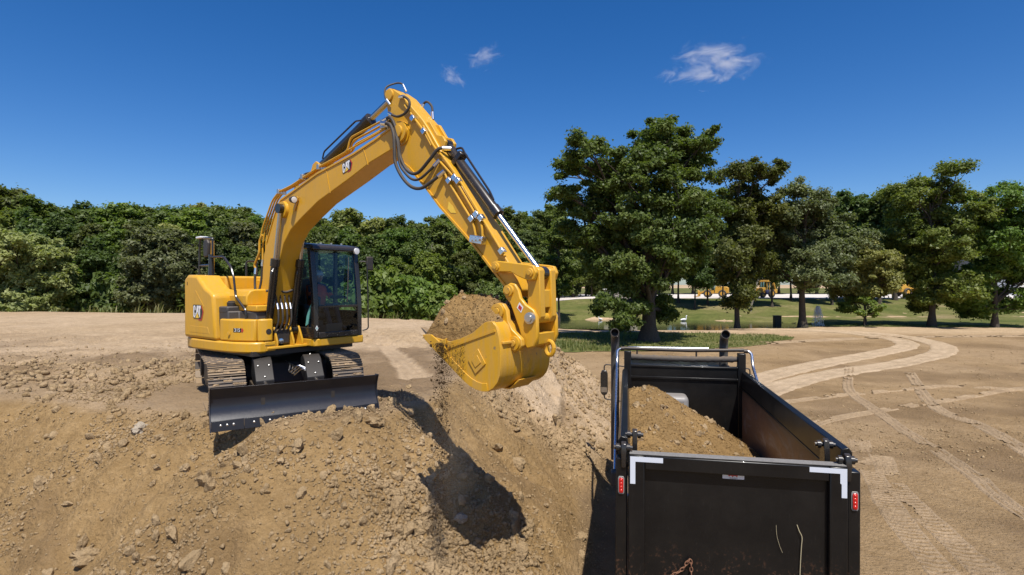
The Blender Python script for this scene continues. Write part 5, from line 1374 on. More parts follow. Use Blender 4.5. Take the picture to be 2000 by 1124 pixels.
# sides
for s, x0 in ((-1, 0.04), (1, W - 0.04)):
    xi = x0 - s * 0.05
    sw = MB(); sw.prism([(xi, 1.2), (x0, 1.2), (x0, 2.72), (xi, 2.72)], 0.12, LB - 0.06)
    sw.v = [(x, y, z) for x, y, z in sw.v]
    SW = tp(MB().box(min(xi, x0), max(xi, x0), 0.12, LB - 0.06, 1.2, 2.72), 'side_wall', 'bed_steel')
    rl = MB(); rl.prism([(x0 - s * 0.075, 2.70), (x0 + s * 0.03, 2.70), (x0 + s * 0.055, 2.76), (x0 + s * 0.055, 2.95), (x0 + s * 0.02, 3.0), (x0 - s * 0.05, 2.98), (x0 - s * 0.075, 2.78)], 0.16, LB - 0.055)
    tp(rl, 'top_rail', 'truck_black', SW, 0.008)
    rl = MB(); rl.v = []
    tp(MB().box(min(x0, x0 + s * 0.035), max(x0, x0 + s * 0.035), 0.12, LB - 0.06, 1.95, 2.02), 'side_rail', 'truck_black', SW, 0.006)
    tp(MB().box(min(x0, x0 + s * 0.045), max(x0, x0 + s * 0.045), 0.12, LB - 0.06, 1.2, 1.32), 'side_rail', 'truck_black', SW, 0.006)
    for k in range(7):
        y = 0.5 + k * 0.75
        tp(MB().prism([(x0 + s * 0.002, 1.33), (x0 + s * 0.055, 1.38), (x0 + s * 0.055, 2.60), (x0 + s * 0.002, 2.69)], y, y + 0.09, 'y').build('x', 'truck_black') if False else MB().box(min(x0 + s * 0.002, x0 + s * 0.05), max(x0 + s * 0.002, x0 + s * 0.05), y, y + 0.09, 1.32, 2.69), 'side_rib', 'truck_black', SW, 0.01)
    # dirt streak board line inside the rail
    tp(MB().box(min(x0 - s * 0.078, x0 - s * 0.05), max(x0 - s * 0.078, x0 - s * 0.05), 0.16, LB - 0.06, 2.66, 2.695), 'inner_lip', 'truck_black', SW, 0.004)
    # rear corner post with lamp
    cx0, cx1 = (-0.035, 0.085) if s < 0 else (W - 0.085, W + 0.035)
    CP = tp(MB().box(cx0, cx1, 0.0, 0.14, 0.95, 2.80), 'corner_post', 'truck_black', None, 0.012)
    lx = 0.022 if s < 0 else W - 0.022
    tp(MB().prism([(lx - 0.034, 2.43), (lx - 0.024, 2.41), (lx + 0.024, 2.41), (lx + 0.034, 2.43), (lx + 0.034, 2.585), (lx + 0.024, 2.605), (lx - 0.024, 2.605), (lx - 0.034, 2.585)], -0.012, 0.0), 'lamp_rim', 'grey_trim', CP, 0.004)
    tl = tp(MB().prism([(lx - 0.024, 2.44), (lx - 0.014, 2.425), (lx + 0.014, 2.425), (lx + 0.024, 2.44), (lx + 0.024, 2.575), (lx + 0.014, 2.59), (lx - 0.014, 2.59), (lx - 0.024, 2.575)], -0.024, -0.012), 'tail_light', 'red_lens', CP, 0.006)
    for k in range(4):
        tp(MB().lathe((lx, -0.024, 2.452 + k * 0.037), (0, -1, 0), [(0, 0.016), (0.003, 0.013), (0.005, 0.003)], 10), 'lens_dot', 'red_lens', CP)
    # tailgate hinge lugs and pins
    hx = 0.035 if s < 0 else W - 0.10
    for dy, hx2, zt in ((0.0, hx - s * -0.0, 2.98), (0.26, hx - s * 0.12, 3.06)):
        HG = tp(MB().prism([(dy - 0.02, 2.70), (dy - 0.045, 2.86), (dy - 0.02, zt - 0.02), (dy + 0.03, zt), (dy + 0.09, zt - 0.05), (dy + 0.13, 2.84), (dy + 0.13, 2.70)], hx2 - 0.012, hx2 + 0.042, 'x'), 'hinge_lug', 'black_gloss', None, 0.008)
        for k in (-0.05, 0.065):
            tp(MB().lathe((hx2 + k, dy + 0.03, zt - 0.07), (1, 0, 0), [(-0.02, 0.018), (-0.018, 0.042), (0.018, 0.042), (0.02, 0.018)], 14), 'hinge_nut', 'black_gloss', HG)
        tp(MB().cyl((hx2 - 0.09, dy + 0.03, zt - 0.07), (hx2 + 0.11, dy + 0.03, zt - 0.07), 0.024, 12), 'hinge_pin', 'black_gloss', HG)
# tailgate
TG0, TG1, ZT, ZB = 0.10, W - 0.10, 2.855, 1.05
tg = MB(); tg.box(TG0, TG1, 0.012, 0.05, ZB, ZT - 0.005)
TG = tp(tg, 'tailgate', 'truck_black')
fr = [(TG0, TG0 + 0.17, ZB, ZT), (TG1 - 0.17, TG1, ZB, ZT), (TG0 + 0.172, TG1 - 0.172, ZT - 0.15, ZT), (TG0 + 0.172, TG1 - 0.172, ZB, ZB + 0.14)]
for a, b, c, d in fr:
    tp(MB().box(a, b, -0.06, 0.010, c, d), 'tailgate_frame', 'truck_black', TG, 0.012)
tp(MB().box(TG0 + 0.01, TG1 - 0.01, -0.05, 0.075, ZT + 0.002, ZT + 0.016), 'top_edge', 'dusty_black', TG, 0.004)
for mir in (0, 1):
    def X(v): return TG0 + v if not mir else TG1 - v
    if mir: poly = [(X(0.012), ZT - 0.012), (X(0.36), ZT - 0.012), (X(0.36), ZT - 0.062), (X(0.075), ZT - 0.062), (X(0.075), ZT - 0.16), (X(0.062), ZT - 0.17), (X(0.062), ZT - 0.305), (X(0.012), ZT - 0.305)]
    else: poly = [(X(0.018), ZT - 0.012), (X(0.36), ZT - 0.012), (X(0.36), ZT - 0.065), (X(0.072), ZT - 0.065), (X(0.072), ZT - 0.305), (X(0.018), ZT - 0.305)]
    tp(MB().prism(poly, -0.064, -0.0605), 'reflective_tape', 'tape', TG)
# maker's sticker
sx, sz = (TG0 + TG1) / 2, ZT - 0.168
ST = tp(MB().prism([(sx - 0.105, sz - 0.038), (sx + 0.105, sz - 0.038), (sx + 0.108, sz - 0.034), (sx + 0.108, sz + 0.038), (sx - 0.108, sz + 0.038), (sx - 0.108, sz - 0.034)], 0.002, 0.010), 'maker_sticker', 'white_paint', TG)
ox = [(-0.055, 0.012), (-0.042, 0.024), (-0.02, 0.026), (0.0, 0.02), (0.03, 0.016), (0.046, 0.006), (0.052, -0.006), (0.044, -0.004), (0.042, -0.018), (0.034, -0.018), (0.030, -0.006), (0.0, -0.008), (-0.006, -0.020), (-0.014, -0.020), (-0.016, -0.008), (-0.03, -0.004), (-0.046, -0.016), (-0.056, -0.004)]
tp(MB().prism([(sx + x * 0.9, sz + z * 0.9) for x, z in ox], 0.0, 0.002), 'sticker_ox', 'red_decal', ST)
for txt, zo, size in (('OX BODIES', 0.024, 0.028), ('VENDGENT', -0.029, 0.016)):
    t = link('sticker_text', text_mesh(txt, size, 'black_decal', 'sticker_text'), ST, (sx, -0.0015, sz + zo)); t.rotation_euler = (math.pi / 2, 0, 0)
# a dry grass stalk caught on the gate, and chain
tp(MB().tube(catmull([(1.80, -0.001, 2.22), (1.82, -0.006, 2.16), (1.845, -0.01, 2.10), (1.84, -0.01, 2.0), (1.83, -0.01, 1.8), (1.82, -0.01, 1.4), (1.82, -0.01, 1.1)]), 0.0042, 6), 'straw', 'grass_stem', TG)
tp(MB().tube(catmull([(1.60, -0.001, 2.20), (1.605, -0.005, 2.1), (1.63, -0.006, 2.0), (1.66, -0.006, 1.92)]), 0.0018, 5), 'straw', 'grass_stem', TG)
cpts = catmull([(0.40, -0.02, 1.50), (0.55, -0.03, 1.58), (0.66, -0.03, 1.66), (0.74, -0.03, 1.77), (0.755, -0.03, 1.62), (0.75, -0.03, 1.4)], 8)
CH = None; acc = 0; k = 0; prev = cpts[0]
for p in cpts[1:]:
    acc += (p - prev).length
    if acc > 0.036:
        acc = 0; dd = (p - prev).normalized(); k += 1
        sdv = dd.cross(Vector((0, 1, 0))).normalized() if k % 2 else Vector((0, 1, 0))
        ringp = [p + dd * 0.028 * math.cos(t) + sdv * 0.015 * math.sin(t) for t in np.linspace(0, 2 * math.pi, 11)]
        o = tp(MB().tube(ringp, 0.0055, 6, False), 'chain_link' if CH else 'chain', 'rust_chain', CH or TG)
        CH = CH or TG
    prev = p
# tarp roller and swing arms
tp(MB().tube([(0.02, LB + 0.16, 3.38), (0.6, LB + 0.16, 3.365), (1.3, LB + 0.16, 3.36), (W - 0.02, LB + 0.16, 3.39)], 0.035, 14), 'tarp_bow', 'black_satin')
rol = MB(); n = 40; pts = [(0.14 + (W - 0.30) * i / n, LB + 0.06 + 0.004 * math.sin(i * 1.3), 3.22 - 0.02 * math.sin(i / n * math.pi)) for i in range(n + 1)]
rol.tube(pts, 0.06, 18, True, [0.058 + 0.007 * math.sin(i * 2.2) + 0.004 * math.sin(i * 0.9) for i in range(n + 1)])
tp(rol, 'rolled_tarp', 'tarp')
for s, xa in ((-1, -0.12), (1, W + 0.12)):
    sg = 0.0 if s < 0 else 0.0
    A_ = tp(MB().tube(fillet([(0.10 if s < 0 else W - 0.10, LB + 0.16, 3.37), (xa, LB + 0.16, 3.37), (xa, LB + 0.05, 3.1), (xa - 0.01 * s, 2.9, 1.62)], 0.12), 0.027, 12), 'tarp_arm', 'alu')
    tp(MB().cyl((0.02 if s < 0 else W - 0.02, LB + 0.16, 3.37), (xa * 0.4 if s < 0 else W + 0.05, LB + 0.16, 3.37), 0.042, 12), 'arm_sleeve', 'black_satin', A_)
    tp(MB().box(min(xa - 0.05, xa + 0.05), max(xa - 0.05, xa + 0.05), 2.8, 3.0, 1.5, 1.72), 'arm_pivot', 'dark_plastic', A_, 0.015)
# exhaust stacks
for x in (-0.17, W - 0.36):
    S_ = tp(MB().tube(fillet([(x, LB + 0.42, 1.0), (x, LB + 0.42, 3.50), (x, LB + 0.34, 3.64), (x, LB + 0.16, 3.70)], 0.14), 0.085, 20, False), 'exhaust_stack', 'dusty_black')
    tp(MB().lathe((x, LB + 0.165, 3.698), (0, -0.95, 0.3), [(-0.02, 0.088), (0.004, 0.088), (0.004, 0.078), (-0.22, 0.074), (-0.22, 0.002)], 20, False), 'stack_mouth', 'black_satin', S_)
# cab
cy0, cy1 = LB + 0.62, LB + 2.3
cab_side = [(cy0, 1.1), (cy0, 2.85), (cy0 + 0.15, 2.98), (cy1 - 0.55, 2.98), (cy1 - 0.32, 2.85), (cy1, 2.15), (cy1, 1.1)]
TC = tp(MB().prism([(y, z) for y, z in cab_side], 0.14, W - 0.14, 'x'), 'truck_cab', 'truck_black', None, 0.06, seg=3)
tp(MB().box(0.5, W - 0.5, cy0 - 0.006, cy0 - 0.001, 2.2, 2.7), 'rear_window', 'cab_glass', TC)
for x in (0.135, W - 0.135):
    tp(MB().prism([(cy0 + 0.35, 2.15), (cy0 + 0.35, 2.75), (cy1 - 0.6, 2.75), (cy1 - 0.3, 2.15)], x - 0.004, x + 0.004, 'x'), 'door_window', 'cab_glass', TC)
hood = MB(); hood.prism([(cy1, 0.9), (cy1, 2.12), (cy1 + 1.2, 1.95), (cy1 + 1.45, 1.75), (cy1 + 1.45, 0.8)], 0.3, W - 0.3, 'x')
tp(hood, 'engine_hood', 'truck_black', None, 0.08, seg=3)
tp(MB().cyl((0.10, cy0 + 0.95, 3.235), (W - 0.50, cy0 + 0.95, 3.25), 0.035, 14), 'roof_glint_bar', 'alu', TC)  # added bright bar, stands in for the sun glint on the roof edge
for x in (0.3, 1.6):
    tp(MB().cyl((x, cy0 + 0.95, 2.95), (x, cy0 + 0.95, 3.22), 0.02, 8), 'glint_bar_stay', 'black_satin', TC)  # stays that carry the added glint bar
for s, x in ((-1, -0.46), (1, W + 0.46)):
    y = cy1 - 0.35
    MR = tp(MB().prism([(x - 0.085, 2.12), (x - 0.085, 2.56), (x - 0.05, 2.64), (x + 0.05, 2.64), (x + 0.085, 2.56), (x + 0.085, 2.12), (x + 0.05, 2.05), (x - 0.05, 2.05)], y - 0.0, y + 0.10), 'side_mirror', 'black_gloss', None, 0.02)
    tp(MB().box(x - 0.07, x + 0.07, y - 0.006, y - 0.001, 2.12, 2.24), 'lower_glass', 'chrome', MR)
    tp(MB().tube(fillet([(0.16 if s < 0 else W - 0.16, y + 0.1, 2.72), (x, y + 0.06, 2.78), (x, y + 0.05, 1.95), (0.16 if s < 0 else W - 0.16, y + 0.1, 1.88)], 0.08), 0.016, 8), 'mirror_arm', 'black_satin', MR)
# chassis and wheels
for x in (0.72, W - 0.72):
    tp(MB().box(x - 0.05, x + 0.05, 0.3, cy1 + 1.3, 0.82, 1.16), 'chassis_rail', 'black_satin')
def wheel(x0, x1, y, r=0.52):
    s = 1 if x1 > x0 else -1; w = abs(x1 - x0)
    WH = tp(MB().lathe((x0, y, r), (s, 0, 0), [(0, 0.3), (0.0, r * 0.86), (0.04, r * 0.97), (0.08, r), (w - 0.08, r), (w - 0.04, r * 0.97), (w, r * 0.86), (w, 0.3)], 36), 'wheel', 'rubber')
    tp(MB().lathe((x1, y, r), (-s, 0, 0), [(-0.004, 0.29), (0.03, 0.28), (0.05, 0.2), (-0.02, 0.14), (-0.06, 0.12), (-0.07, 0.02)], 24), 'rim', 'alu', WH)
for y in (1.35, 2.7):
    wheel(0.62, 0.06, y); wheel(W - 0.62, W - 0.06, y)
    tp(MB().cyl((0.5, y, 0.52), (W - 0.5, y, 0.52), 0.09, 14), 'axle', 'black_satin')
wheel(0.42, 0.10, cy1 + 0.7); wheel(W - 0.42, W - 0.10, cy1 + 0.7)
tp(MB().cyl((0.4, cy1 + 0.7, 0.52), (W - 0.4, cy1 + 0.7, 0.52), 0.08, 14), 'axle', 'black_satin')
for x in (0.06, W - 0.62):
    tp(MB().box(x, x + 0.56, 0.55, 0.565, 0.2, 0.95), 'mud_flap', 'rubber')
tp(MB().lathe((0.28, 4.0, 0.75), (0, 1, 0), [(0, 0.02), (0.0, 0.26), (0.03, 0.28), (1.0, 0.28), (1.03, 0.26), (1.03, 0.02)], 24), 'fuel_tank', 'alu')

# ------------------------------------------------------------------ soil in the truck bed
def bed_h(x, y):
    """heap height over the bed: tipped in along the left wall"""
    peak = 2.86 - 0.10 * np.abs(y - 3.9) - 0.50 * np.clip(y - 4.5, 0, 2) ** 1.2 - 0.10 * np.clip(0.5 - y, 0, 1)
    c = 0.45 + 0.0 * y
    z = peak - 0.52 * np.clip(x - c, 0, 3) ** 1.06 - 0.14 * np.clip(c - x, 0, 1) - 0.10 * np.clip(x - 1.6, 0, 1)
    z = z - 0.05 * np.clip(3.0 - y, 0, 3) * np.clip(x - 0.9, 0, 2)
    z = z + 0.07 * fbm(x, y, 0.8, 3, 201) + 0.035 * fbm(x, y, 0.28, 3, 202)
    return z
def heap(name, x0, x1, y0, y1, st, hf, zb, mat):
    xs = np.linspace(x0, x1, int((x1 - x0) / st)); ys = np.linspace(y0, y1, int((y1 - y0) / st))
    X, Y = np.meshgrid(xs, ys); Z = np.maximum(hf(X.ravel(), Y.ravel()), zb + 0.02)
    n, m = len(xs), len(ys); V = np.stack([X.ravel(), Y.ravel(), Z], -1)
    idx = np.arange(n * m).reshape(m, n)
    f = np.stack([idx[:-1, :-1], idx[:-1, 1:], idx[1:, 1:], idx[1:, :-1]], -1).reshape(-1, 4)
    ring = np.concatenate([idx[0, :], idx[1:, -1], idx[-1, -2::-1], idx[-2:0:-1, 0]])
    B = V[ring].copy(); B[:, 2] = zb; o = len(V); k = len(ring)
    g = np.stack([ring, o + np.arange(k), o + (np.arange(k) + 1) % k, np.roll(ring, -1)], -1)
    return np_mesh(name, np.vstack([V, B]), np.vstack([f, g]), mat, True)
HEAP = link('dirt_heap', heap('dirt_heap', 0.10, W - 0.10, 0.09, LB - 0.02, 0.045, bed_h, 1.285, 'load_dirt'), None, (1.17, 6.2, 0), RT)
tag(HEAP, 'brown soil heap piled inside the black truck bed', 'soil')
rs = np.random.RandomState(44)
for k in range(150):
    x, y = rs.uniform(0.2, W - 0.2), rs.uniform(0.2, 4.9); z = float(bed_h(np.array([x]), np.array([y]))[0])
    if z < 1.6: continue
    s = 0.022 + 0.045 * rs.rand() ** 2.5
    o = link('dirt_clod', CLOD_MESH[k % 12], HEAP, (x, y, z + s * 0.2)); o.rotation_euler = rs.uniform(0, 6, 3); o.scale = (s * 1.2, s, s * 0.85)
o = link('pale_stone', np_mesh('pale_stone', rock_verts(I2[0], 77), I2[1], 'stone_pale', True), HEAP, (0.80, 1.20, float(bed_h(np.array([0.80]), np.array([1.20]))[0]) + 0.03)); o.scale = (0.10, 0.06, 0.05)
n = 5000; xx, yy = rs.uniform(0.14, W - 0.14, n), rs.uniform(0.1, LB - 0.1, n); zz_ = bed_h(xx, yy); sz = 0.006 + 0.016 * rs.rand(n) ** 2
link('soil_crumbs', scatter_mesh('soil_crumbs', np.stack([xx, yy, zz_ + sz * 0.3], -1), sz, I0, 10, 45, 'load_dirt'), HEAP)['kind'] = 'stuff'

# ------------------------------------------------------------------ soil in the raised bucket, and what spills from it
def bucket_load():
    nx, ny = 64, 46
    xs = np.linspace(5.36, 6.56, nx); ys = np.linspace(BY0 + 0.005, BY1 - 0.005, ny)
    X, Y = np.meshgrid(xs, ys); x, y = X.ravel(), Y.ravel()
    rim = np.interp(x, [5.36, 5.45, 5.87, 6.24, 6.45, 6.6], [1.44, 1.45, 1.40, 1.50, 1.60, 1.66])
    prof = np.interp(x, [5.36, 5.44, 5.52, 5.66, 5.85, 6.1, 6.35, 6.56], [1.46, 1.66, 1.85, 2.02, 2.05, 2.0, 1.92, 1.80])
    e = np.clip(1 - np.abs((y - (BY0 + BY1) / 2) / 0.52) ** 2.6, 0, 1)
    z = rim + (prof - rim) * (0.18 + 0.82 * e ** 0.75)
    z = z + (0.10 * fbm(x * 1.0, y, 0.33, 4, 301) - 0.08 * np.abs(fbm(x, y, 0.16, 3, 302))) * (0.3 + e)
    V = np.stack([x, y, z], -1); idx = np.arange(nx * ny).reshape(ny, nx)
    f = np.stack([idx[:-1, :-1], idx[:-1, 1:], idx[1:, 1:], idx[1:, :-1]], -1).reshape(-1, 4)
    ring = np.concatenate([idx[0, :], idx[1:, -1], idx[-1, -2::-1], idx[-2:0:-1, 0]])
    B = V[ring].copy(); B[:, 2] = np.interp(B[:, 0], [5.36, 5.5, 6.0, 6.3, 6.56], [1.42, 1.40, 1.10, 0.95, 1.05]); B[:, 0] = 5.5 + (B[:, 0] - 5.36) * 0.9
    o = len(V); k = len(ring)
    g = np.stack([ring, o + np.arange(k), o + (np.arange(k) + 1) % k, np.roll(ring, -1)], -1)
    L_ = link('bucket_soil', np_mesh('bucket_soil', np.vstack([V, B]), np.vstack([f, g]), 'load_dirt', True), None, (EXC[0], EXC[1], PADZ), RU)
    tag(L_, 'lumpy brown soil heaped in the raised yellow bucket', 'soil')
    rs = np.random.RandomState(9)
    for k in range(36):
        i = rs.randint(len(V)); s = 0.02 + 0.035 * rs.rand() ** 2
        c = link('dirt_clod', CLOD_MESH[k % 12], L_, (V[i, 0], V[i, 1], V[i, 2] + s * 0.1)); c.rotation_euler = rs.uniform(0, 6, 3); c.scale = (s, s, s * 0.9)
    i = rs.randint(0, len(V), 1600); sz = 0.005 + 0.012 * rs.rand(1600) ** 2
    link('soil_crumbs', scatter_mesh('soil_crumbs', V[i] + np.c_[0 * sz, 0 * sz, sz * 0.3], sz, I0, 8, 47, 'load_dirt'), L_)['kind'] = 'stuff'
bucket_load()
def spill():
    rs = np.random.RandomState(71); n = 5000
    ca, sa = math.cos(RU), math.sin(RU)
    lx = 5.76 + 0.032 * rs.normal(size=n); ly = BY0 - 0.05 + 0.05 * rs.normal(size=n)
    t = 0.72 * rs.rand(n) ** 1.7; z0 = PADZ + 1.40
    gx, gy = EXC[0] + lx * ca - ly * sa, EXC[1] + lx * sa + ly * ca
    gz = height(gx, gy, False); z = z0 + (gz - z0) * t
    sp = 1 + 1.2 * t; gx = gx + 0.035 * rs.normal(size=n) * sp; gy = gy + 0.03 * rs.normal(size=n) * sp
    sz = 0.0035 + 0.0075 * rs.rand(n) ** 3
    # second, broader veil of grains along the bucket flank
    m = 700; lx2 = rs.uniform(5.85, 6.15, m); ly2 = BY0 - 0.04 - 0.03 * rs.rand(m); z2 = PADZ + rs.uniform(0.9, 1.42, m)
    gx2, gy2 = EXC[0] + lx2 * ca - ly2 * sa, EXC[1] + lx2 * sa + ly2 * ca
    P = np.vstack([np.stack([gx, gy, z], -1), np.stack([gx2, gy2, z2], -1)]); sz = np.concatenate([sz, 0.003 + 0.006 * rs.rand(m) ** 3])
    k = rs.choice(n, 90, replace=False); P = np.vstack([P, P[k] + rs.normal(size=(90, 3)) * 0.02]); sz = np.concatenate([sz, 0.012 + 0.016 * rs.rand(90) ** 2])
    o = link('falling_soil', scatter_mesh('falling_soil', P, sz, I0, 8, 48, 'wet_dirt'))
    tag(o, 'thin stream of soil grains falling from the raised bucket', 'soil', kind='stuff')
spill()
def dust():
    """thin dust drifting where the soil lands"""
    m = bpy.data.materials.new('dust'); m.use_nodes = True; nt = m.node_tree; nt.nodes.clear(); MAT['dust'] = m
    out = nt.nodes.new('ShaderNodeOutputMaterial'); v = nt.nodes.new('ShaderNodeVolumePrincipled'); v.inputs['Color'].default_value = (0.80, 0.66, 0.48, 1)
    p = opos(nt); ln = nt.nodes.new('ShaderNodeVectorMath'); ln.operation = 'LENGTH'; nt.links.new(p, ln.inputs[0])
    fall = mth(nt, 'SUBTRACT', 1.0, ln.outputs['Value'], True)
    d = mth(nt, 'MULTIPLY', mth(nt, 'MULTIPLY', fall, mth(nt, 'SUBTRACT', noise(nt, p, 2.2, 4, 0.6, 0.4), 0.25, True)), 0.9)
    nt.links.new(d, v.inputs['Density']); nt.links.new(v.outputs[0], out.inputs['Volume'])
    ca, sa = math.cos(RU), math.sin(RU); lx, ly = 5.78, BY0 - 0.03
    o = link('dust_puff', np_mesh('dust_puff', I3[0], I3[1], 'dust', True), None, (EXC[0] + lx * ca - ly * sa + 0.05, EXC[1] + lx * sa + ly * ca + 0.15, 2.55)); o.scale = (0.42, 0.42, 1.15)
    tag(o, 'thin drifting dust around the soil falling from the bucket', 'dust', kind='stuff')
dust()
boulder(-6.15, 9.36, 0.135, 11, 'stone_pale', 'pale angular stone on the slope left below the blade', 0.35, 0.5)
boulder(-5.80, 7.75, 0.17, 12, 'clod', 'large brown rounded stone low on the mound face, lower left', 0.3, 0.2, (1.2, 0.9, 0.8))
boulder(-0.74, 8.27, 0.13, 13, 'stone_pale', 'light stone at the edge of the bucket shadow', 0.3, 1.2, (1, 0.9, 1.0))
boulder(-2.22, 9.22, 0.14, 14, 'clod', 'flat brown lump against the right end of the blade', 0.2, 0.1, (1.3, 1, 0.6))
boulder(-4.9, 8.5, 0.11, 15, 'clod', 'single dark-based lump on the slope below the blade corner', 0.35, 2.2, (1.2, 0.9, 0.8))
# ------------------------------------------------------------------ trees: tapered trunk and limbs, crown of leaf clumps
def leaf_quads(centers, radii, per, size, rs, outc, flat=0.7, tint_c=None):
    """leaf-sized folded faces spread through clump volumes"""
    n = len(centers) * per
    ci = np.repeat(np.arange(len(centers)), per)
    d = rs.normal(size=(n, 3)); ln = np.linalg.norm(d, axis=1)[:, None]; d = d / ln
    r = np.minimum(ln[:, 0], 3.2) * 0.42 * np.where(rs.rand(n) < 0.10, 1.35, 1.0)      # soft-edged clump with stray sprays
    off = d * r[:, None] * radii[ci][:, None] * np.array([1, 1, flat])
    p = centers[ci] + off
    outw = p - outc; outw /= np.maximum(np.linalg.norm(outw, axis=1), 1e-6)[:, None]
    nr = 0.55 * d + 0.35 * outw + np.array([0, 0, 0.55]) + 0.55 * rs.normal(size=(n, 3)); nr /= np.linalg.norm(nr, axis=1)[:, None]
    t = np.cross(nr, rs.normal(size=(n, 3))); t /= np.maximum(np.linalg.norm(t, axis=1), 1e-6)[:, None]
    b = np.cross(nr, t)
    s = size * (0.6 + 0.8 * rs.rand(n))
    L, Wd = (t * s[:, None]), (b * (s * (0.30 + 0.12 * rs.rand(n)))[:, None])
    dr = nr * (s * 0.12)[:, None]
    V = np.stack([p - L * 0.5 - dr, p + Wd * 1.5 + L * 0.2, p + L * 0.6 - Wd * 0.9], 1).reshape(-1, 3)
    F = np.arange(n * 3).reshape(-1, 3)
    ct = rs.rand(len(centers)) if tint_c is None else tint_c
    tint = np.clip(0.55 * ct[ci] + 0.45 * rs.rand(n) , 0, 1)
    return V, F, np.repeat(tint, 3)

def limb(mb, p0, p1, r0, r1, rs, n=5, bend=0.12):
    p0, p1 = np.array(p0, float), np.array(p1, float); L = np.linalg.norm(p1 - p0)
    j = rs.normal(size=(n + 1, 3)) * L * bend * 0.35
    pts, rad = [], []
    for i in range(n + 1):
        t = i / n; q = p0 * (1 - t) + p1 * t + j[i] * math.sin(math.pi * t)
        q[2] += 0.06 * L * math.sin(math.pi * t)
        pts.append(q); rad.append(r0 * (1 - t) + r1 * t)
    mb.tube(pts, r0, 7 if r0 > 0.08 else 5, False, rad)
    return [np.array(q) for q in pts]

def tree_data(name, lobes, trunk_r, seed, leafmat, clumps, per, leaf, clump_r=(0.45, 0.85), fork=0.4, barkm='bark', lean=(0, 0), flat=0.65, trunk_top=None, skirt=0.0, gap=0.0):
    """lobes: (x, y, z, r) about the trunk base; returns (trunk mesh, crown mesh)"""
    rs = np.random.RandomState(seed); lobes = np.array(lobes, float)
    top = trunk_top or lobes[:, 2].max() * 0.8
    mb = MB()
    fz = top * fork
    spine = []
    n = 9
    for i in range(n + 1):
        t = i / n; z = top * t
        spine.append(np.array([lean[0] * t * t + 0.03 * top * math.sin(t * 4 + seed) * t, lean[1] * t * t + 0.02 * top * math.cos(t * 3 + seed) * t, z]))
    rad = [trunk_r * (1.0 + 0.55 * max(0, 1 - i / n * 12)) * (1 - 0.80 * (i / n) ** 0.9) for i in range(n + 1)]
    mb.tube(spine, trunk_r, 12, False, rad)
    sp = np.array(spine)
    def at(z):
        return np.array([np.interp(z, sp[:, 2], sp[:, 0]), np.interp(z, sp[:, 2], sp[:, 1]), z])
    cen, rr, tints = [], [], []
    wts = lobes[:, 3] ** 2; wts = wts / wts.sum()
    for li, (x, y, z, r) in enumerate(lobes):
        z0 = min(max(fz, z - 0.85 * math.hypot(x, y) - 0.3 * r), top * 0.92)
        a = at(z0); rl = max(0.05, trunk_r * (0.42 * (1 - z0 / top) + 0.14))
        pts = limb(mb, a, (x, y, z), rl, 0.04, rs)
        nc = max(6, int(clumps * wts[li] + 0.5)); base_t = rs.rand()
        for k in range(nc):
            d = rs.normal(size=3); d[2] = d[2] * 0.9 + 0.15; d /= np.linalg.norm(d)
            stray = rs.rand() < 0.2
            q = np.array([x, y, z]) + d * r * (rs.uniform(1.05, 1.38) if stray else 0.35 + 0.65 * rs.rand() ** 0.6) * np.array([1, 1, 0.85])
            if q[2] < skirt: continue
            if gap and fbm(np.array([q[0] * 0.9 + q[1] * 0.5]), np.array([q[2]]), 1.6, 2, seed)[0] < -0.6 + gap: continue
            cen.append(q); rr.append(rs.uniform(*clump_r) * (0.6 if stray else 1.0)); tints.append(0.35 * base_t + 0.65 * rs.rand())
            if k % 3 == 0 or stray:
                s = pts[rs.randint(2, len(pts))]; mb.tube([s, (s + q) / 2 + rs.normal(size=3) * 0.12, q], 0.03, 4, False, [0.045, 0.03, 0.012])
    cen = np.array(cen); rr = np.array(rr)
    outc = np.array([lobes[:, 0].mean(), lobes[:, 1].mean(), lobes[:, 2].mean() - 1.0])
    V, F, tint = leaf_quads(cen, rr, per, leaf, rs, outc, flat, np.array(tints))
    crown = np_mesh(name + '_crown', V, F, leafmat, False, {'tint': ('FLOAT', tint)})
    me = bpy.data.meshes.new(name + '_trunk'); me.from_pydata(mb.v, [], mb.f); me.update()
    me.polygons.foreach_set('use_smooth', [True] * len(me.polygons)); me.materials.append(MAT[barkm])
    return me, crown

def plant_tree(name, data, loc, label, cat='tree', group=None, rotz=0.0, sc=1.0, szv=None):
    r = empty(name, loc, rotz, label=label, cat=cat, group=group)
    r.scale = (sc, sc, szv or sc)
    link('trunk', data[0], r); link('crown', data[1], r)
    return r

def gl(px, py, D, depth=0.0, r=0, x0=0.0, z0=0.0):
    """lobe from its bearing and elevation as seen in the survey photo, at distance D; relative to tree base (x0, z0)"""
    return ((px - 1000) / 1111.0 * D - x0, depth, 4.7 + (555 - py) / 1111.0 * D - z0, r / 1111.0 * D)

def crown_from(D, x0, z0, L, seed, front=()):
    rs = np.random.RandomState(seed); out = []
    for px, py, r in front:
        a = gl(px, py, D, 0, r, x0, z0); out.append((a[0], -3.6, a[2], a[3]))
    for px, py, r in L:
        a = gl(px, py, D, 0, r, x0, z0); out.append((a[0], rs.uniform(-0.55, 0.55) * 4.0, a[2], a[3]))
        out.append((a[0] + rs.uniform(-0.4, 0.4) * a[3], out[-1][1] + (3.0 if rs.rand() < 0.5 else -3.0) * rs.uniform(0.5, 1.1), a[2] - 0.15 * a[3], a[3] * 0.9))
    return out

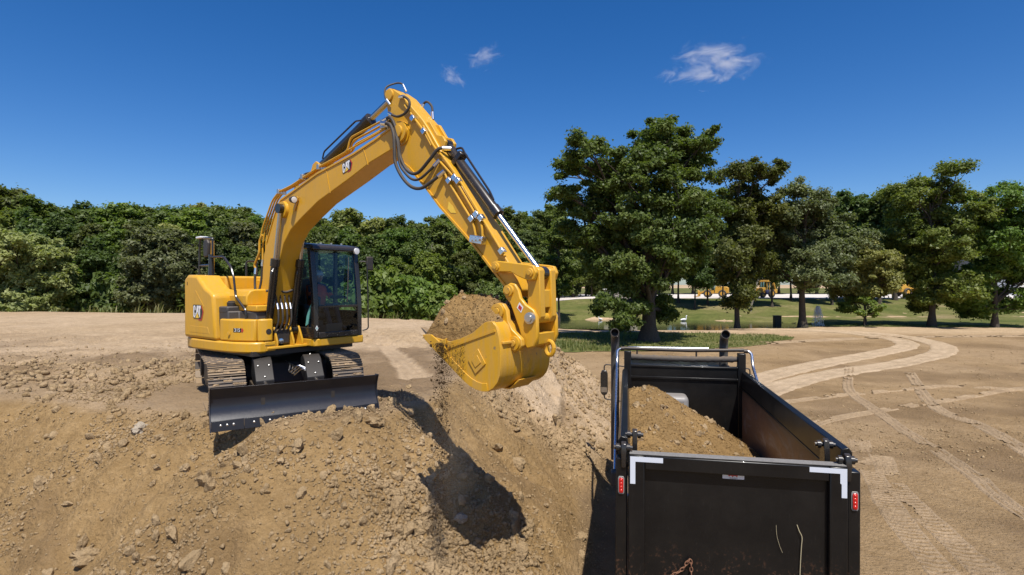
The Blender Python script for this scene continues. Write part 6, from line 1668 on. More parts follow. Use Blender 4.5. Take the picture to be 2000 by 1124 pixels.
def tree_at(name, px, D, L, seed, label, leafmat, trunk_r, clumps, per, leaf, group=None, front=(), **kw):
    x0 = (px - 1000) / 1111.0 * D; z0 = h1(x0, D, False) - 0.05
    data = tree_data(name, crown_from(D, x0, z0, L, seed, front), trunk_r, seed, leafmat, clumps, per, leaf, **kw)
    return plant_tree(name, data, (x0, D, z0), label, 'tree', group)

tree_at('oak_tree', 1267, 46.2, [(1130, 300, 36), (1115, 318, 26), (1180, 322, 46), (1100, 383, 22), (1128, 408, 20), (1108, 445, 14), (1275, 262, 34), (1300, 278, 46), (1368, 285, 26), (1345, 310, 34), (1250, 335, 52), (1330, 352, 50), (1165, 385, 38),
         (1205, 425, 60), (1290, 440, 64), (1370, 405, 42), (1148, 462, 32), (1230, 505, 52), (1330, 505, 50), (1178, 515, 36), (1372, 470, 36), (1205, 560, 26), (1196, 600, 22), (1225, 600, 22), (1222, 632, 14), (1300, 590, 20), (1308, 615, 10)], 21,
        'big dark oak with broad crown standing behind the dump truck', 'leaf_oak', 0.66, 800, 300, 0.215, None, ((1235, 455, 40), (1285, 500, 40), (1215, 520, 32), (1330, 455, 38), (1300, 400, 40), (1210, 375, 40), (1250, 545, 26), (1200, 615, 26), (1178, 590, 18)), fork=0.22, trunk_top=12.5, clump_r=(0.45, 0.9), gap=0.12)
tree_at('maple_tree', 1440, 62.5, [(1480, 335, 24), (1425, 342, 22), (1512, 340, 16), (1460, 380, 34), (1420, 410, 36), (1480, 430, 40), (1440, 470, 40), (1500, 400, 24), (1410, 500, 30), (1475, 505, 34), (1440, 535, 26), (1438, 570, 14), (1436, 590, 10)], 22,
        'tall tree with ivy-covered trunk at the pond edge, right of the big oak', 'leaf_oak', 0.32, 420, 200, 0.25, 'park trees beyond the dirt road', fork=0.35, gap=0.1, clump_r=(0.55, 1.05))
tree_at('maple_tree', 1568, 63.5, [(1545, 375, 20), (1570, 400, 34), (1615, 410, 30), (1530, 420, 26), (1645, 440, 28), (1590, 445, 44), (1540, 470, 40), (1630, 490, 36), (1585, 505, 40), (1530, 520, 26), (1660, 470, 22), (1555, 545, 20), (1610, 545, 22)], 23,
        'wide olive-green tree just left of the pond fountain', 'leaf_grey', 0.42, 460, 200, 0.25, 'park trees beyond the dirt road', fork=0.35, gap=0.08, clump_r=(0.55, 1.05))
tree_at('maple_tree', 1690, 66.0, [(1692, 480, 24), (1675, 505, 28), (1715, 515, 28), (1650, 530, 24), (1692, 540, 36), (1735, 540, 22), (1660, 565, 22), (1705, 570, 24)], 24,
        'yellow-green mid-sized tree between the fountain and the tall maple', 'leaf_pale', 0.16, 300, 200, 0.25, 'park trees beyond the dirt road', fork=0.3, gap=0.05, clump_r=(0.5, 0.95))
tree_at('sapling', 1688, 63.2, [(1678, 602, 13), (1695, 598, 13), (1688, 588, 10), (1702, 612, 7), (1672, 610, 6)], 25,
        'small young tree alone on the lawn edge', 'leaf_maple', 0.09, 60, 70, 0.22, 'park trees beyond the dirt road', fork=0.45, clump_r=(0.25, 0.4))
tree_at('maple_tree', 1820, 62.9, [(1828, 338, 16), (1868, 345, 16), (1790, 360, 26), (1835, 375, 26), (1880, 380, 16), (1775, 385, 18), (1800, 415, 36), (1850, 420, 36), (1785, 460, 34), (1830, 470, 44), (1870, 470, 26), (1800, 515, 38), (1850, 520, 36), (1815, 560, 32), (1850, 570, 22), (1800, 585, 20), (1838, 600, 14)], 26,
        'tall bright maple with open top, second tree from the right edge', 'leaf_maple', 0.36, 480, 200, 0.25, 'park trees beyond the dirt road', fork=0.2, gap=0.1, clump_r=(0.55, 1.05))
tree_at('maple_tree', 1943, 61.8, [(1960, 372, 18), (1920, 395, 22), (1985, 410, 24), (1935, 430, 34), (1975, 450, 34), (1920, 475, 28), (1960, 500, 38), (1925, 540, 32), (1970, 545, 34), (1900, 590, 18), (1930, 590, 28), (1968, 590, 24), (1940, 608, 16), (2020, 430, 40), (2030, 500, 40)], 27,
        'rightmost maple with low spreading boughs at the picture edge', 'leaf_maple', 0.30, 460, 200, 0.25, 'park trees beyond the dirt road', fork=0.15, gap=0.08, clump_r=(0.55, 1.05))

# --- generic woodland trees, a few crowns shared by many trees
def generic(seed, mat, H=14.0, Wd=4.2, low=0.12, clumps=230, per=150, leaf=0.37, **kw):
    rs = np.random.RandomState(seed); L = []
    for k in range(15):
        t = rs.rand(); z = H * (low + (0.93 - low) * t)
        ww = Wd * (0.55 + 0.55 * math.sin(math.pi * min(1, 0.25 + 0.75 * t))) * (0.75 if t > 0.8 else 1)
        a = rs.uniform(0, 6.28); rad = ww * math.sqrt(rs.rand()) * 0.75
        L.append((rad * math.cos(a), rad * math.sin(a), z, rs.uniform(0.9, 1.9) * Wd / 4.2))
    L.append((0, 0, H * 0.93, 1.2)); L.append((0.5, 0.4, H * 0.75, 1.8))
    return tree_data('wood_tree', L, 0.22, seed, mat, clumps, per, leaf, fork=0.3, clump_r=(0.55, 1.05), **kw)
WOOD = [generic(50 + k, 'leaf_wood', 14, (4.2, 3.4, 5.0, 2.9, 4.6)[k], (0.12, 0.2, 0.1, 0.08, 0.25)[k]) for k in range(5)]
WOODP = [generic(66, 'leaf_pale', 14, 3.8), generic(67, 'leaf_grey', 14, 4.2)]
WOODL = [generic(60 + k, 'leaf_maple', 14, 4.4) for k in range(2)]
rs = np.random.RandomState(5)
NOAK = 'dark green leafy tree in the dense wood behind the plateau'
def wood_top(px):
    """skyline of the wood, in survey pixels"""
    return np.interp(px, [-300, 0, 60, 130, 200, 330, 400, 480, 540, 620, 700, 760, 840, 900, 1000, 1090, 1130, 1180], [350, 358, 385, 410, 410, 398, 402, 420, 412, 420, 428, 432, 430, 438, 445, 432, 470, 480])
cnt = 0; NAMED = []
for row, (D0, k) in enumerate(((59, 0.74), (67, 0.9), (77, 1.0), (86, 1.02))):
    px = -130 + row * 23
    while px < 1165:
        D = D0 + rs.uniform(-2.5, 2.5); x = (px - 1000) / 1111 * D
        if px > 860: D += 18 + (px - 860) * 0.06; x = (px - 1000) / 1111 * D
        if not (px > 1040 and D < 104):
            top = 4.7 + (555 - wood_top(px) + rs.uniform(-12, 8)) / 1111 * D
            hgt = top * k * rs.uniform(0.86, 1.01)
            if row == 0: hgt = min(hgt, 4.7 + (555 - rs.uniform(450, 505)) / 1111 * D)
            u = rs.rand(); src = WOODL if u < 0.2 else (WOODP if u < 0.30 else WOOD)
            d = src[rs.randint(len(src))]
            light = src is not WOOD
            s = hgt / 13.6
            NAMED.append(('wood', row, px, 'light' if light else 'dark', plant_tree('wood_tree', d, (x, D, h1(x, D, False) - 0.1), NOAK, 'tree', 'trees of the wood behind the plateau', rs.uniform(0, 6.28), max(s, 0.62) * rs.uniform(0.85, 1.15), s)))
            cnt += 1
        px += rs.uniform(42, 62) * 66 / D0
# understorey along the foot of the wood
def bush_data(seed, mat, leaf=0.3):
    rs = np.random.RandomState(seed); L = [(rs.uniform(-1.6, 1.6), rs.uniform(-0.8, 0.8), rs.uniform(0.7, 2.2), rs.uniform(0.6, 1.1)) for _ in range(9)]
    return tree_data('bush', L, 0.08, seed, mat, 90, 80, leaf, fork=0.1, clump_r=(0.35, 0.6), trunk_top=2.0)
BUSH = [bush_data(80, 'leaf_wood'), bush_data(81, 'leaf_wood'), bush_data(82, 'leaf_maple')]
px = -60
while px < 1045:
    D = 56 + rs.uniform(-1, 1.5) + (0 if px < 860 else 16 + (px - 860) * 0.05); x = (px - 1000) / 1111 * D
    s = rs.uniform(1.0, 1.7)
    NAMED.append(('bush', 0, px, '', plant_tree('bush', BUSH[rs.randint(3)], (x, D, h1(x, D, False)), 'low leafy bush', 'bush', 'bushes along the foot of the wood', rs.uniform(0, 6.28), s, s * rs.uniform(1.0, 1.5))))
    px += rs.uniform(36, 60)
tree_at('willow_tree', 72, 54.5, [(75, 480, 34), (40, 500, 36), (110, 505, 34), (20, 545, 40), (75, 545, 48), (125, 550, 34), (40, 585, 36), (100, 590, 36), (-20, 540, 40)], 31,
        'pale yellow-green rounded tree at the far left edge of the wood', 'leaf_willow', 0.18, 360, 155, 0.28, fork=0.1, skirt=0.2)
tree_at('willow_tree', 318, 54.5, [(300, 470, 32), (335, 480, 34), (275, 510, 36), (325, 520, 44), (365, 515, 30), (290, 560, 40), (345, 565, 40), (310, 590, 36)], 32,
        'grey-green silvery tree in the wood left of the excavator', 'leaf_grey', 0.18, 360, 155, 0.27, fork=0.1, skirt=0.2)
tree_at('yellow_tree', 806, 70, [(803, 525, 14), (795, 545, 14), (812, 548, 13), (805, 565, 12)], 33,
        'small bright yellow-leaved tree in the wood above the bucket', 'leaf_yellow', 0.12, 90, 110, 0.28, fork=0.2, clump_r=(0.3, 0.55))
tree_at('birch_tree', 1092, 78, [(1090, 450, 16), (1075, 470, 16), (1105, 475, 16), (1085, 505, 24), (1110, 520, 20), (1070, 535, 20), (1095, 560, 22)], 34,
        'slender light green tree between the bucket link and the oak', 'leaf_maple', 0.18, 170, 120, 0.32, fork=0.25, gap=0.2)
def dead_tree():
    rs = np.random.RandomState(8); D = 66.5; x = (832 - 1000) / 1111 * D; z0 = h1(x, D, False)
    r = empty('dead_tree', (x, D, z0), 0, label='bare grey dead tree in the wood above the bucket', cat='tree')
    mb = MB(); tip = limb(mb, (0, 0, 0), (0.1, 0, 8.6), 0.13, 0.03, rs, 8, 0.05)
    for k in range(34):
        s = tip[rs.randint(3, 9)]; a = rs.uniform(0, 6.28); L = rs.uniform(0.7, 1.9)
        q = s + np.array([math.cos(a) * L * 0.7, math.sin(a) * L * 0.4, L * rs.uniform(0.3, 1.0)])
        p = limb(mb, s, q, 0.045, 0.015, rs, 4, 0.2)
        for j in range(3):
            t = p[rs.randint(1, 5)]; mb.tube([t, t + rs.normal(size=3) * 0.35 + np.array([0, 0, 0.3])], 0.02, 4, False, [0.022, 0.008])
    link_ = mb.build('trunk', 'bark_pale', r)
dead_tree()
# lone trees on the lawn near the lot, thin trunks between the machines, and the row behind the lot
TALL = [tree_data('lawn_tree', [(rs.uniform(-2.6, 2.6), rs.uniform(-2, 2), rs.uniform(5.2, 13), rs.uniform(1.1, 1.9)) for _ in range(16)] + [(0, 0, 12.5, 1.4)], 0.2, 90 + k, 'leaf_wood', 220, 165, 0.35, fork=0.42, clump_r=(0.5, 1.0), gap=0.1) for k in range(2)]
for i, (px, D, hh, lab) in enumerate(((1357, 88, 10.5, 'slim tree on the lawn left of the yellow loader'), (1382, 92, 11.5, 'slim tree on the lawn directly behind the yellow loader'), (1412, 90, 11.5, 'slim tree on the lawn right of the yellow loader'),
                          (1508, 90, 12.0, 'slim tree on the lawn before the yellow backhoe'), (1625, 92, 12.5, 'slim tree standing behind the fountain'), (1655, 96, 18.0, 'dark tree on the slope between fountain and young tree'),
                          (1749, 97, 18.5, 'dark tree beside the yellow bollards'), (1718, 93, 18.0, 'dark tree left of the yellow bollards'), (1325, 94, 13, 'slim tree half hidden by the oak, above the white goose'), (1288, 98, 13, 'slim tree behind the oak trunk'), (1905, 97, 14, 'dark tree behind the two right-hand maples'), (1545, 97, 13, 'dark tree behind the wide olive-green tree'))):
    x = (px - 1000) / 1111 * D
    plant_tree('lawn_tree', TALL[i % 2], (x, D, h1(x, D, False)), lab, 'tree', 'slim trees on the lawn', rs.uniform(0, 6), hh / 13.6)
def bare_pole():
    D = 86; x = (1466 - 1000) / 1111 * D; z0 = h1(x, D, False)
    r = empty('leaning_tree', (x, D, z0), 0, label='pale leaning bare trunk beside the yellow backhoe', cat='tree')
    mb = MB(); limb(mb, (0, 0, 0), (1.5, 0.2, 6.2), 0.17, 0.07, np.random.RandomState(3), 8, 0.05)
    limb(mb, (1.0, 0.1, 4.2), (2.2, 0.3, 5.6), 0.06, 0.02, np.random.RandomState(4), 4, 0.1)
    mb.build('trunk', 'bark_pale', r)
bare_pole()
px = 1120
while px < 2080:
    D = rs.uniform(139, 152); x = (px - 1000) / 1111 * D
    s = (4.7 - 2 + (555 - np.interp(px, [1100, 1400, 1700, 2000], [455, 440, 430, 440]) + rs.uniform(-8, 10)) / 1111 * D) / 13.6
    NAMED.append(('far', 0, px, 'dark', plant_tree('far_tree', WOOD[rs.randint(5)], (x, D, h1(x, D, False)), 'far tree', 'tree', 'trees beyond the gravel lot', rs.uniform(0, 6), s)))
    px += rs.uniform(28, 40)

# each tree of the wood named by its row and by what it stands behind
ZONES = [(-999, 'outside the left picture edge'), (0, 'at the far left edge'), (60, 'above the pale rounded tree'), (150, 'left of the silvery tree'), (240, 'behind the silvery tree'), (360, "behind the excavator's mirror mast"),
         (430, "behind the excavator's hood"), (520, 'behind the boom foot'), (610, 'behind the cab'), (715, 'just right of the cab'), (790, 'by the bare dead tree'), (850, 'above the soil in the bucket'), (930, 'behind the stick'), (1000, 'behind the bucket linkage'),
         (1060, 'left of the big oak'), (1130, "behind the oak's left half"), (1250, "behind the oak's right half"), (1380, 'behind the loader on the lot'), (1460, 'behind the backhoe on the lot'), (1540, 'behind the wide olive-green tree'), (1640, 'behind the young tree'),
         (1740, 'behind the yellow bollards'), (1800, 'behind the tall bright maple'), (1890, 'behind the rightmost maple'), (2000, 'outside the right picture edge')]
def name_zones():
    rown = ('front-row', 'second-row', 'third-row', 'back-row'); groups = {}
    for kind, row, px, tone, o in NAMED:
        z = [t for a, t in ZONES if px >= a][-1]; groups.setdefault((kind, row, tone, z), []).append((px, o))
    for (kind, row, tone, z), L in groups.items():
        L.sort(key=lambda t: t[0]); n = len(L)
        for i, (px, o) in enumerate(L):
            which = '' if n == 1 else (('left ', 'right ') if n == 2 else ('leftmost ', 'middle ', 'rightmost ') if n == 3 else ('leftmost ', 'second ', 'third ', 'rightmost ', 'outer '))[min(i, 4)]
            o['label'] = {'wood': f"{which}{'light' if tone == 'light' else 'dark'} green {rown[row]} tree of the wood, {z}", 'bush': f'{which}low leafy bush at the foot of the wood, {z}', 'far': f'{which}dark tree beyond the gravel lot, {z}'}[kind]
name_zones()

# ------------------------------------------------------------------ weeds and grass
def grass(name, pts, hs, seed, label, parent=None, mat='weed', w=0.012):
    """each tuft a fan of bent blades"""
    rs = np.random.RandomState(seed); n = len(pts); per = 7
    P = np.repeat(pts, per, 0); H = np.repeat(hs, per) * rs.uniform(0.5, 1.15, n * per); m = len(P)
    P = P + np.c_[rs.normal(size=(m, 2)) * 0.06 * (0.5 + np.repeat(hs, per)[:, None]), np.zeros(m)]
    a = rs.uniform(0, 6.28, m); dx = np.c_[np.cos(a), np.sin(a), 0 * a]; sdv = np.c_[-np.sin(a), np.cos(a), 0 * a] * (w * (0.6 + H * 1.6))[:, None]
    b = H * rs.uniform(0.1, 0.6, m)
    up_ = np.c_[0 * a, 0 * a, H]
    V = np.stack([P - sdv, P + sdv, P + up_ * 0.6 + dx * (b * 0.35)[:, None] + sdv * 0.8, P + up_ * 0.6 + dx * (b * 0.35)[:, None] - sdv * 0.8, P + up_ * 0.95 + dx * b[:, None] + sdv * 0.15, P + up_ * 0.95 + dx * b[:, None] - sdv * 0.15], 1).reshape(-1, 3)
    base = (np.arange(m) * 6)[:, None]
    F = np.concatenate([base + np.array([[0, 1, 2, 3]]), base + np.array([[3, 2, 4, 5]])])
    o = link(name, np_mesh(name, V, F, mat, False, {'tint': ('FLOAT', np.repeat(rs.rand(m), 6))}))
    return tag(o, label, 'grass', kind='stuff')
def inside(poly, n, seed):
    rs = np.random.RandomState(seed); p = np.array(poly); out = []
    while sum(map(len, out)) < n:
        q = rs.uniform(p.min(0), p.max(0), (n * 3, 2)); out.append(q[poly_sd(q[:, 0], q[:, 1], [tuple(t) for t in poly]) > 0])
    return np.concatenate(out)[:n]
q = inside([tuple(p) for p in PATCH_EDGE[::4]], 3600, 3)
hs = 0.08 + 0.14 * rs.rand(len(q)) + 0.42 * sstep(9, 3, q[:, 0]) * rs.rand(len(q)) * sstep(49, 42, q[:, 1])
grass('verge_grass', np.c_[q, height(q[:, 0], q[:, 1], False) + 0.02], hs, 5, 'rough grass and tall weeds around the oak trunk')
q = np.c_[rs.uniform(0, 62, 2600), np.zeros(2600)]; q[:, 1] = near_edge(q[:, 0]) + np.abs(rs.normal(size=2600)) * 2.2
q = q[poly_sd(q[:, 0], q[:, 1], POND) < -0.3]
grass('lawn_fringe', np.c_[q, height(q[:, 0], q[:, 1], False) + 0.02], 0.05 + 0.13 * rs.rand(len(q)), 6, 'short grass fringe of the lawn along the dirt road')
t = rs.rand(2600); ex = -62 + 60 * t; ey = np.interp(ex, [-160, -45, -20, -10, -5.3], [50, 46, 42, 37.5, 34.6]) + 0.6 + np.abs(rs.normal(size=2600)) * 2.6
hh = (0.5 + 1.1 * rs.rand(2600) ** 2) * (0.55 + 0.7 * sstep(-0.3, 0.5, fbm(ex, ey, 3.5, 3, 77))) * 0.8 + 0.2
grass('weed_strip', np.c_[ex, ey, height(ex, ey, False) - 0.1], hh, 7, 'strip of tall weeds along the far edge of the dirt plateau', w=0.02)
# ------------------------------------------------------------------ pond things
def gz(x, y): return h1(x, y, False)
def fountain():
    D = 65.5; x = (1598 - 1000) / 1111 * D; r = np.random.RandomState(2)
    # jet: many falling drops and thin strands, each a thin spindle of water
    n = 1500; a = r.uniform(0, 6.28, n); t = r.rand(n); sp = 0.20 + 0.42 * r.rand(n)
    hh = 2.55 * (0.75 + 0.25 * r.rand(n)); z = hh * 4 * t * (1 - t) if False else hh * (1 - (2 * t - 0.75) ** 2 / 1.6)
    z = np.clip(z, 0.0, None); rad = sp * t ** 1.2 * 1.25
    P = np.c_[x + rad * np.cos(a), D + rad * np.sin(a), -0.42 + z]
    sz = 0.008 + 0.013 * r.rand(n)
    bv, bf = I1; V = (bv[None] * np.array([1, 1, 6.0])[None, None] * sz[:, None, None] + P[:, None, :]).reshape(-1, 3)
    F = (bf[None] + (np.arange(n) * len(bv))[:, None, None]).reshape(-1, 3)
    root = empty('fountain', (0, 0, 0), label='white water fountain jet rising from the pond', cat='fountain')
    o = link('spray', np_mesh('spray', V, F, 'spray', True), root); o['kind'] = 'stuff'
    MB().lathe((x, D, -0.5), (0, 0, 1), [(0, 0.3), (0.08, 0.3), (0.14, 0.12), (0.25, 0.05)], 16).build('nozzle', 'black_satin', root)
m, nt, b = new_mat('spray'); b.inputs['Base Color'].default_value = (0.86, 0.9, 0.95, 1); b.inputs['Roughness'].default_value = 0.25; b.inputs['Transmission Weight'].default_value = 0.05; b.inputs['IOR'].default_value = 1.33
fountain()
def goose(px, D, label, z, s=1.0, rz=0.0):
    x = (px - 1000) / 1111 * D; r = empty('goose', (x, D, z), rz, label=label, cat='goose', group='white geese by the pond'); r.scale = (s, s, s)
    mb = MB(); mb.lathe((-0.42, 0, 0.13), (1, 0, 0.04), [(0, 0.01), (0.08, 0.05), (0.2, 0.12), (0.4, 0.165), (0.58, 0.16), (0.72, 0.11), (0.8, 0.05)], 14)
    mb.tube(catmull([(0.28, 0, 0.16), (0.38, 0, 0.26), (0.37, 0, 0.44), (0.40, 0, 0.56), (0.47, 0, 0.58)]), 0.05, 10, True, None)
    mb.ball((0.45, 0, 0.575), 0.07, 0.05, 0.055)
    mb.build('body', 'white_paint', r)
    MB().lathe((0.50, 0, 0.565), (1, 0, -0.15), [(0, 0.032), (0.05, 0.022), (0.10, 0.006)], 10).build('beak', 'yard_yellow', r)
    for sy in (-1, 1): MB().ball((-0.05, sy * 0.13, 0.17), 0.26, 0.045, 0.09).build('wing', 'white_paint', r)
goose(1335, 78.5, 'white goose on the pond, right of the oak trunk', -0.42, 1.25, 0.4)
goose(1173, 80.0, 'small white goose on the pond, left of the oak', -0.40, 0.9, 2.2)
def pump_box():
    D = 72; x = (1518 - 1000) / 1111 * D; z = -0.45
    r = empty('pump_box', (x, D, z), 0.1, label='dark pump cabinet standing in the pond near the fountain', cat='cabinet')
    MB().box(-0.42, 0.42, -0.3, 0.3, 0, 1.05).build('body', 'black_satin', r, 0.04)
    MB().prism([(-0.47, 1.052), (0.47, 1.052), (0.40, 1.16), (-0.40, 1.16)], -0.34, 0.34).build('lid', 'dark_plastic', r, 0.02)
pump_box()
# ------------------------------------------------------------------ gravel lot: shed, machines, bollards, building, fence
def shed():
    D = 92; x = (1213 - 1000) / 1111 * D; z = gz(x, D)
    r = empty('utility_shed', (x, D, z), -0.25, label='small grey utility shed with flat pale roof behind the oak', cat='shed')
    MB().box(-2.6, 2.6, -1.6, 1.6, -0.2, 2.45).build('wall', 'shed_wall', r, 0.03)
    MB().box(-2.8, 2.8, -1.8, 1.8, 2.452, 2.62).build('roof', 'shed_roof', r, 0.02)
    d = MB().box(-1.9, -0.9, -1.64, -1.603, -0.1, 2.0).build('door', 'dark_plastic', r, 0.01)
    MB().box(-1.05, -0.98, -1.70, -1.645, 0.95, 1.02).build('handle', 'zinc', d)
    for x_ in (-1.2, -0.6, 0.5): MB().lathe((x_, 0.2, 2.62), (0, 0, 1), [(0, 0.16), (0.5, 0.16), (0.52, 0.24), (0.62, 0.22), (0.7, 0.05)], 14).build('roof_vent', 'white_paint', r)
shed()
def wheel2(mb, x, y, r, w): return mb.lathe((x, y - w / 2, r), (0, 1, 0), [(0, r * 0.5), (0.0, r * 0.9), (w * 0.15, r), (w * 0.85, r), (w, r * 0.9), (w, r * 0.5)], 22)
def loader(px, D, rz, label, s=1.0):
    x = (px - 1000) / 1111 * D; r = empty('wheel_loader', (x, D, gz(x, D) + 0.05), rz, label=label, cat='loader', group='yellow machines on the gravel lot'); r.scale = (s, s, s)
    MB().prism([(-3.0, 0.8), (-3.0, 1.9), (-2.6, 2.15), (-0.6, 2.15), (-0.4, 0.8)], -0.95, 0.95).build('engine_cover', 'yard_yellow', r, 0.08)
    MB().prism([(-0.3, 0.7), (-0.3, 1.5), (1.3, 1.4), (1.5, 0.8)], -0.6, 0.6).build('front_frame', 'yard_yellow', r, 0.06)
    c = MB().prism([(-0.9, 1.6), (-0.9, 3.1), (0.2, 3.1), (0.45, 1.6)], -0.7, 0.7).build('cab', 'cab_glass', r)
    MB().box(-1.0, 0.35, -0.8, 0.8, 3.102, 3.25).build('cab_roof', 'yard_yellow', c, 0.04)
    for xx, yy in ((-0.88, -0.68), (-0.88, 0.68), (0.3, -0.68), (0.3, 0.68)): MB().obox((xx, yy, 1.6), (xx * 0.9, yy, 3.1), 0.1, 0.1, (1, 0, 0)).build('cab_post', 'yard_yellow', c)
    for sy in (-0.5, 0.5): MB().prism([(0.6, 1.35), (0.7, 1.65), (2.3, 1.05), (2.7, 0.6), (2.5, 0.45), (2.1, 0.8)], sy - 0.08, sy + 0.08).build('lift_arm', 'yard_yellow', r, 0.03)
    MB().prism([(2.5, 0.15), (3.5, 0.08), (3.52, 0.14), (2.75, 0.35), (2.65, 1.1), (2.9, 1.35), (2.75, 1.4), (2.5, 1.1)], -1.3, 1.3).build('bucket', 'yard_yellow', r, 0.02)
    for xx in (-1.9, 0.9):
        for sy in (-1, 1):
            w = wheel2(MB(), xx, sy * 1.0, 0.75, 0.55).build('wheel', 'rubber', r); MB().lathe((xx, sy * 1.28, 0.75), (0, sy, 0), [(-0.05, 0.42), (0.0, 0.40), (0.02, 0.15), (0.03, 0.02)], 18).build('rim', 'yard_yellow', w)
    MB().cyl((-1.4, 0.4, 2.15), (-1.4, 0.4, 2.95), 0.08).build('exhaust', 'black_satin', r)
loader(1392, 108, 2.7, 'yellow wheel loader parked on the white gravel lot', 0.95)
def backhoe(px, D, rz, label):
    x = (px - 1000) / 1111 * D; r = empty('backhoe', (x, D, gz(x, D) + 0.05), rz, label=label, cat='backhoe', group='yellow machines on the gravel lot')
    MB().prism([(0.2, 0.8), (0.2, 1.9), (2.0, 1.75), (2.2, 0.8)], -0.6, 0.6).build('hood', 'yard_yellow', r, 0.08)
    MB().box(-1.6, 0.4, -0.85, 0.85, 0.7, 1.45).build('frame', 'yard_blue', r, 0.05)
    c = MB().prism([(-1.4, 1.452), (-1.3, 2.9), (0.1, 2.9), (0.25, 1.452)], -0.78, 0.78).build('cab', 'cab_glass', r)
    MB().prism([(-1.7, 2.902), (-1.7, 3.15), (-1.4, 3.3), (0.3, 3.25), (0.35, 2.902)], -0.95, 0.95).build('cab_roof', 'yard_yellow', c, 0.05)
    for xx in (-1.3, -0.5, 0.12):
        for sy in (-0.76, 0.76): MB().obox((xx, sy, 1.45), (xx, sy, 2.9), 0.12, 0.12, (1, 0, 0)).build('cab_post', 'yard_yellow', c)
    for sy in (-0.45, 0.45): MB().prism([(0.3, 1.6), (0.4, 1.85), (2.4, 1.2), (2.7, 0.5), (2.5, 0.4), (2.2, 0.95)], sy - 0.07, sy + 0.07).build('lift_arm', 'yard_yellow', r, 0.02)
    MB().prism([(2.5, 0.15), (3.3, 0.1), (2.7, 0.3), (2.65, 0.9), (2.8, 1.1), (2.5, 1.0)], -1.15, 1.15).build('bucket', 'yard_yellow', r, 0.02)
    MB().prism([(-1.7, 1.0), (-1.6, 1.2), (-2.3, 3.2), (-2.5, 3.3), (-2.6, 3.1)], -0.14, 0.14).build('boom', 'yard_yellow', r, 0.03)
    MB().prism([(-2.35, 3.2), (-2.6, 3.3), (-3.1, 1.6), (-2.95, 1.5)], -0.11, 0.11).build('stick', 'yard_yellow', r, 0.03)
    MB().prism([(-3.2, 1.6), (-2.9, 1.5), (-2.6, 1.1), (-2.8, 0.8), (-3.25, 0.9)], -0.3, 0.3).build('digging_bucket', 'yard_yellow', r, 0.02)
    for xx, rr in ((-0.9, 0.78), (1.5, 0.5)):
        for sy in (-1, 1):
            w = wheel2(MB(), xx, sy * 0.95, rr, 0.45).build('wheel', 'rubber', r); MB().lathe((xx, sy * 1.18, rr), (0, sy, 0), [(-0.05, rr * 0.55), (0.0, rr * 0.5), (0.03, 0.02)], 16).build('rim', 'yard_yellow', w)
backhoe(1492, 106, 3.6, 'yellow backhoe with raised boom parked on the gravel lot')
loader(1780, 116, 0.2, 'yellow loader behind the bollards on the lot', 1.15)
backhoe(1925, 112, 0.5, 'yellow backhoe half hidden behind the rightmost maple')
for px, D, lab in ((1745, 101.5, 'left yellow bollard at the lot edge'), (1766, 101.5, 'right yellow bollard at the lot edge')):
    x = (px - 1000) / 1111 * D
    r = empty('bollard', (x, D, gz(x, D)), 0, label=lab, cat='bollard', group='yellow bollards')
    MB().lathe((0, 0, 0), (0, 0, 1), [(0, 0.26), (1.15, 0.26), (1.25, 0.2), (1.3, 0.05)], 16).build('post', 'yard_yellow', r)
    MB().lathe((0, 0, 0.0), (0, 0, 1), [(0, 0.36), (0.08, 0.36), (0.09, 0.27)], 16).build('base', 'shed_roof', r)
def building():
    D = 140; x0 = (1890 - 1000) / 1111 * D; z = gz(x0 + 8, D)
    r = empty('grey_building', (x0 + 12, D, z), 0.0, label='grey metal building glimpsed through the right-hand maples', cat='building')
    MB().box(-12, 14, -6, 6, 0, 12.2).build('wall', 'grey_wall', r, 0.05)
    MB().prism([(-6.3, 12.21), (6.3, 12.21), (0, 13.2)], -12.3, 14.3, 'x').build('roof', 'shed_roof', r)
    for k in range(5):
        w = MB().box(-10 + k * 4.6, -8 + k * 4.6, -6.05, -6.003, 6.0, 7.6).build('window', 'dark_plastic', r); MB().box(-10.1 + k * 4.6, -7.9 + k * 4.6, -6.12, -6.002, 5.88, 5.98).build('sill', 'white_paint', w)
    d = MB().box(-5, -1.4, -6.06, -6.003, 0, 3.8).build('door', 'shed_roof', r); MB().box(-1.9, -1.7, -6.12, -6.062, 1.0, 1.2).build('handle', 'zinc', d)
building()
def fence():
    D = 103; xa = (1965 - 1000) / 1111 * D
    r = empty('rail_fence', (xa, D, gz(xa, D)), 0.0, label='low white rail fence at the right edge of the gravel lot', cat='fence')
    for k in range(8): MB().box(k * 1.5 - 0.05, k * 1.5 + 0.05, -0.05, 0.05, 0, 1.15).build('post', 'white_paint', r)
    for z in (0.5, 1.0): MB().box(-0.1, 10.6, -0.09, -0.052, z - 0.06, z + 0.06).build('rail', 'white_paint', r)
fence()
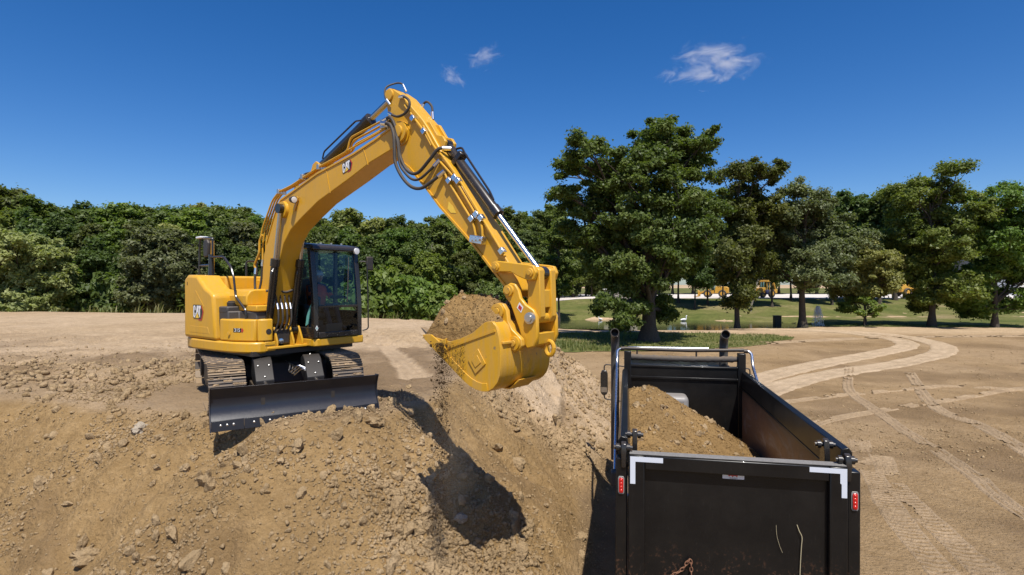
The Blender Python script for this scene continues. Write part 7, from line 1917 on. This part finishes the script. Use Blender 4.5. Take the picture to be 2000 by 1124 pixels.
# ------------------------------------------------------------------ clouds: small wisps of thin vapour high up
def cloud_mat(name, seed, dens):
    m = bpy.data.materials.new(name); m.use_nodes = True; MAT[name] = m
    nt = m.node_tree; nt.nodes.clear(); out = nt.nodes.new('ShaderNodeOutputMaterial'); v = nt.nodes.new('ShaderNodeVolumePrincipled')
    v.inputs['Color'].default_value = (0.97, 0.97, 0.97, 1); v.inputs['Anisotropy'].default_value = 0.0
    tc = nt.nodes.new('ShaderNodeTexCoord'); p = tc.outputs['Object']
    mp = nt.nodes.new('ShaderNodeMapping'); mp.inputs['Location'].default_value = (seed * 3.1, seed * 1.7, seed * 0.9); nt.links.new(p, mp.inputs[0])
    n1 = noise(nt, mp.outputs[0], 1.9, 8, 0.7, 0.9)
    ln = nt.nodes.new('ShaderNodeVectorMath'); ln.operation = 'LENGTH'; nt.links.new(p, ln.inputs[0])
    fall = mth(nt, 'SUBTRACT', 1.0, ln.outputs['Value'], True)
    d = mth(nt, 'MULTIPLY', mth(nt, 'SUBTRACT', mth(nt, 'ADD', mth(nt, 'MULTIPLY', n1, 1.5), mth(nt, 'MULTIPLY', fall, 0.5)), 1.02, True), dens)
    nt.links.new(d, v.inputs['Density']); nt.links.new(v.outputs[0], out.inputs['Volume'])
def cloud(px, py, w, h, seed, label, D=900.0, tilt=0.0, dens=0.085):
    cloud_mat('cloud_%d' % seed, seed, dens)
    x, z = (px - 1000) / 1111 * D, 4.7 + (555 - py) / 1111 * D
    me = np_mesh('cloud', I3[0], I3[1], 'cloud_%d' % seed, True)
    o = link('cloud', me, None, (x, D, z)); o.scale = (w / 1111 * D / 2, w / 1111 * D / 2.2, h / 1111 * D / 2); o.rotation_euler = (0, -tilt, 0)
    tag(o, label, 'cloud', 'small clouds in the blue sky')
cloud(1390, 130, 250, 92, 1, 'widest wispy white cloud, above the oak', tilt=0.10)
cloud(945, 113, 100, 62, 2, 'small white cloud left of centre, the upper of a pair', tilt=0.35)
cloud(884, 150, 76, 56, 3, 'small white cloud left of centre, the lower of a pair', tilt=-0.6)
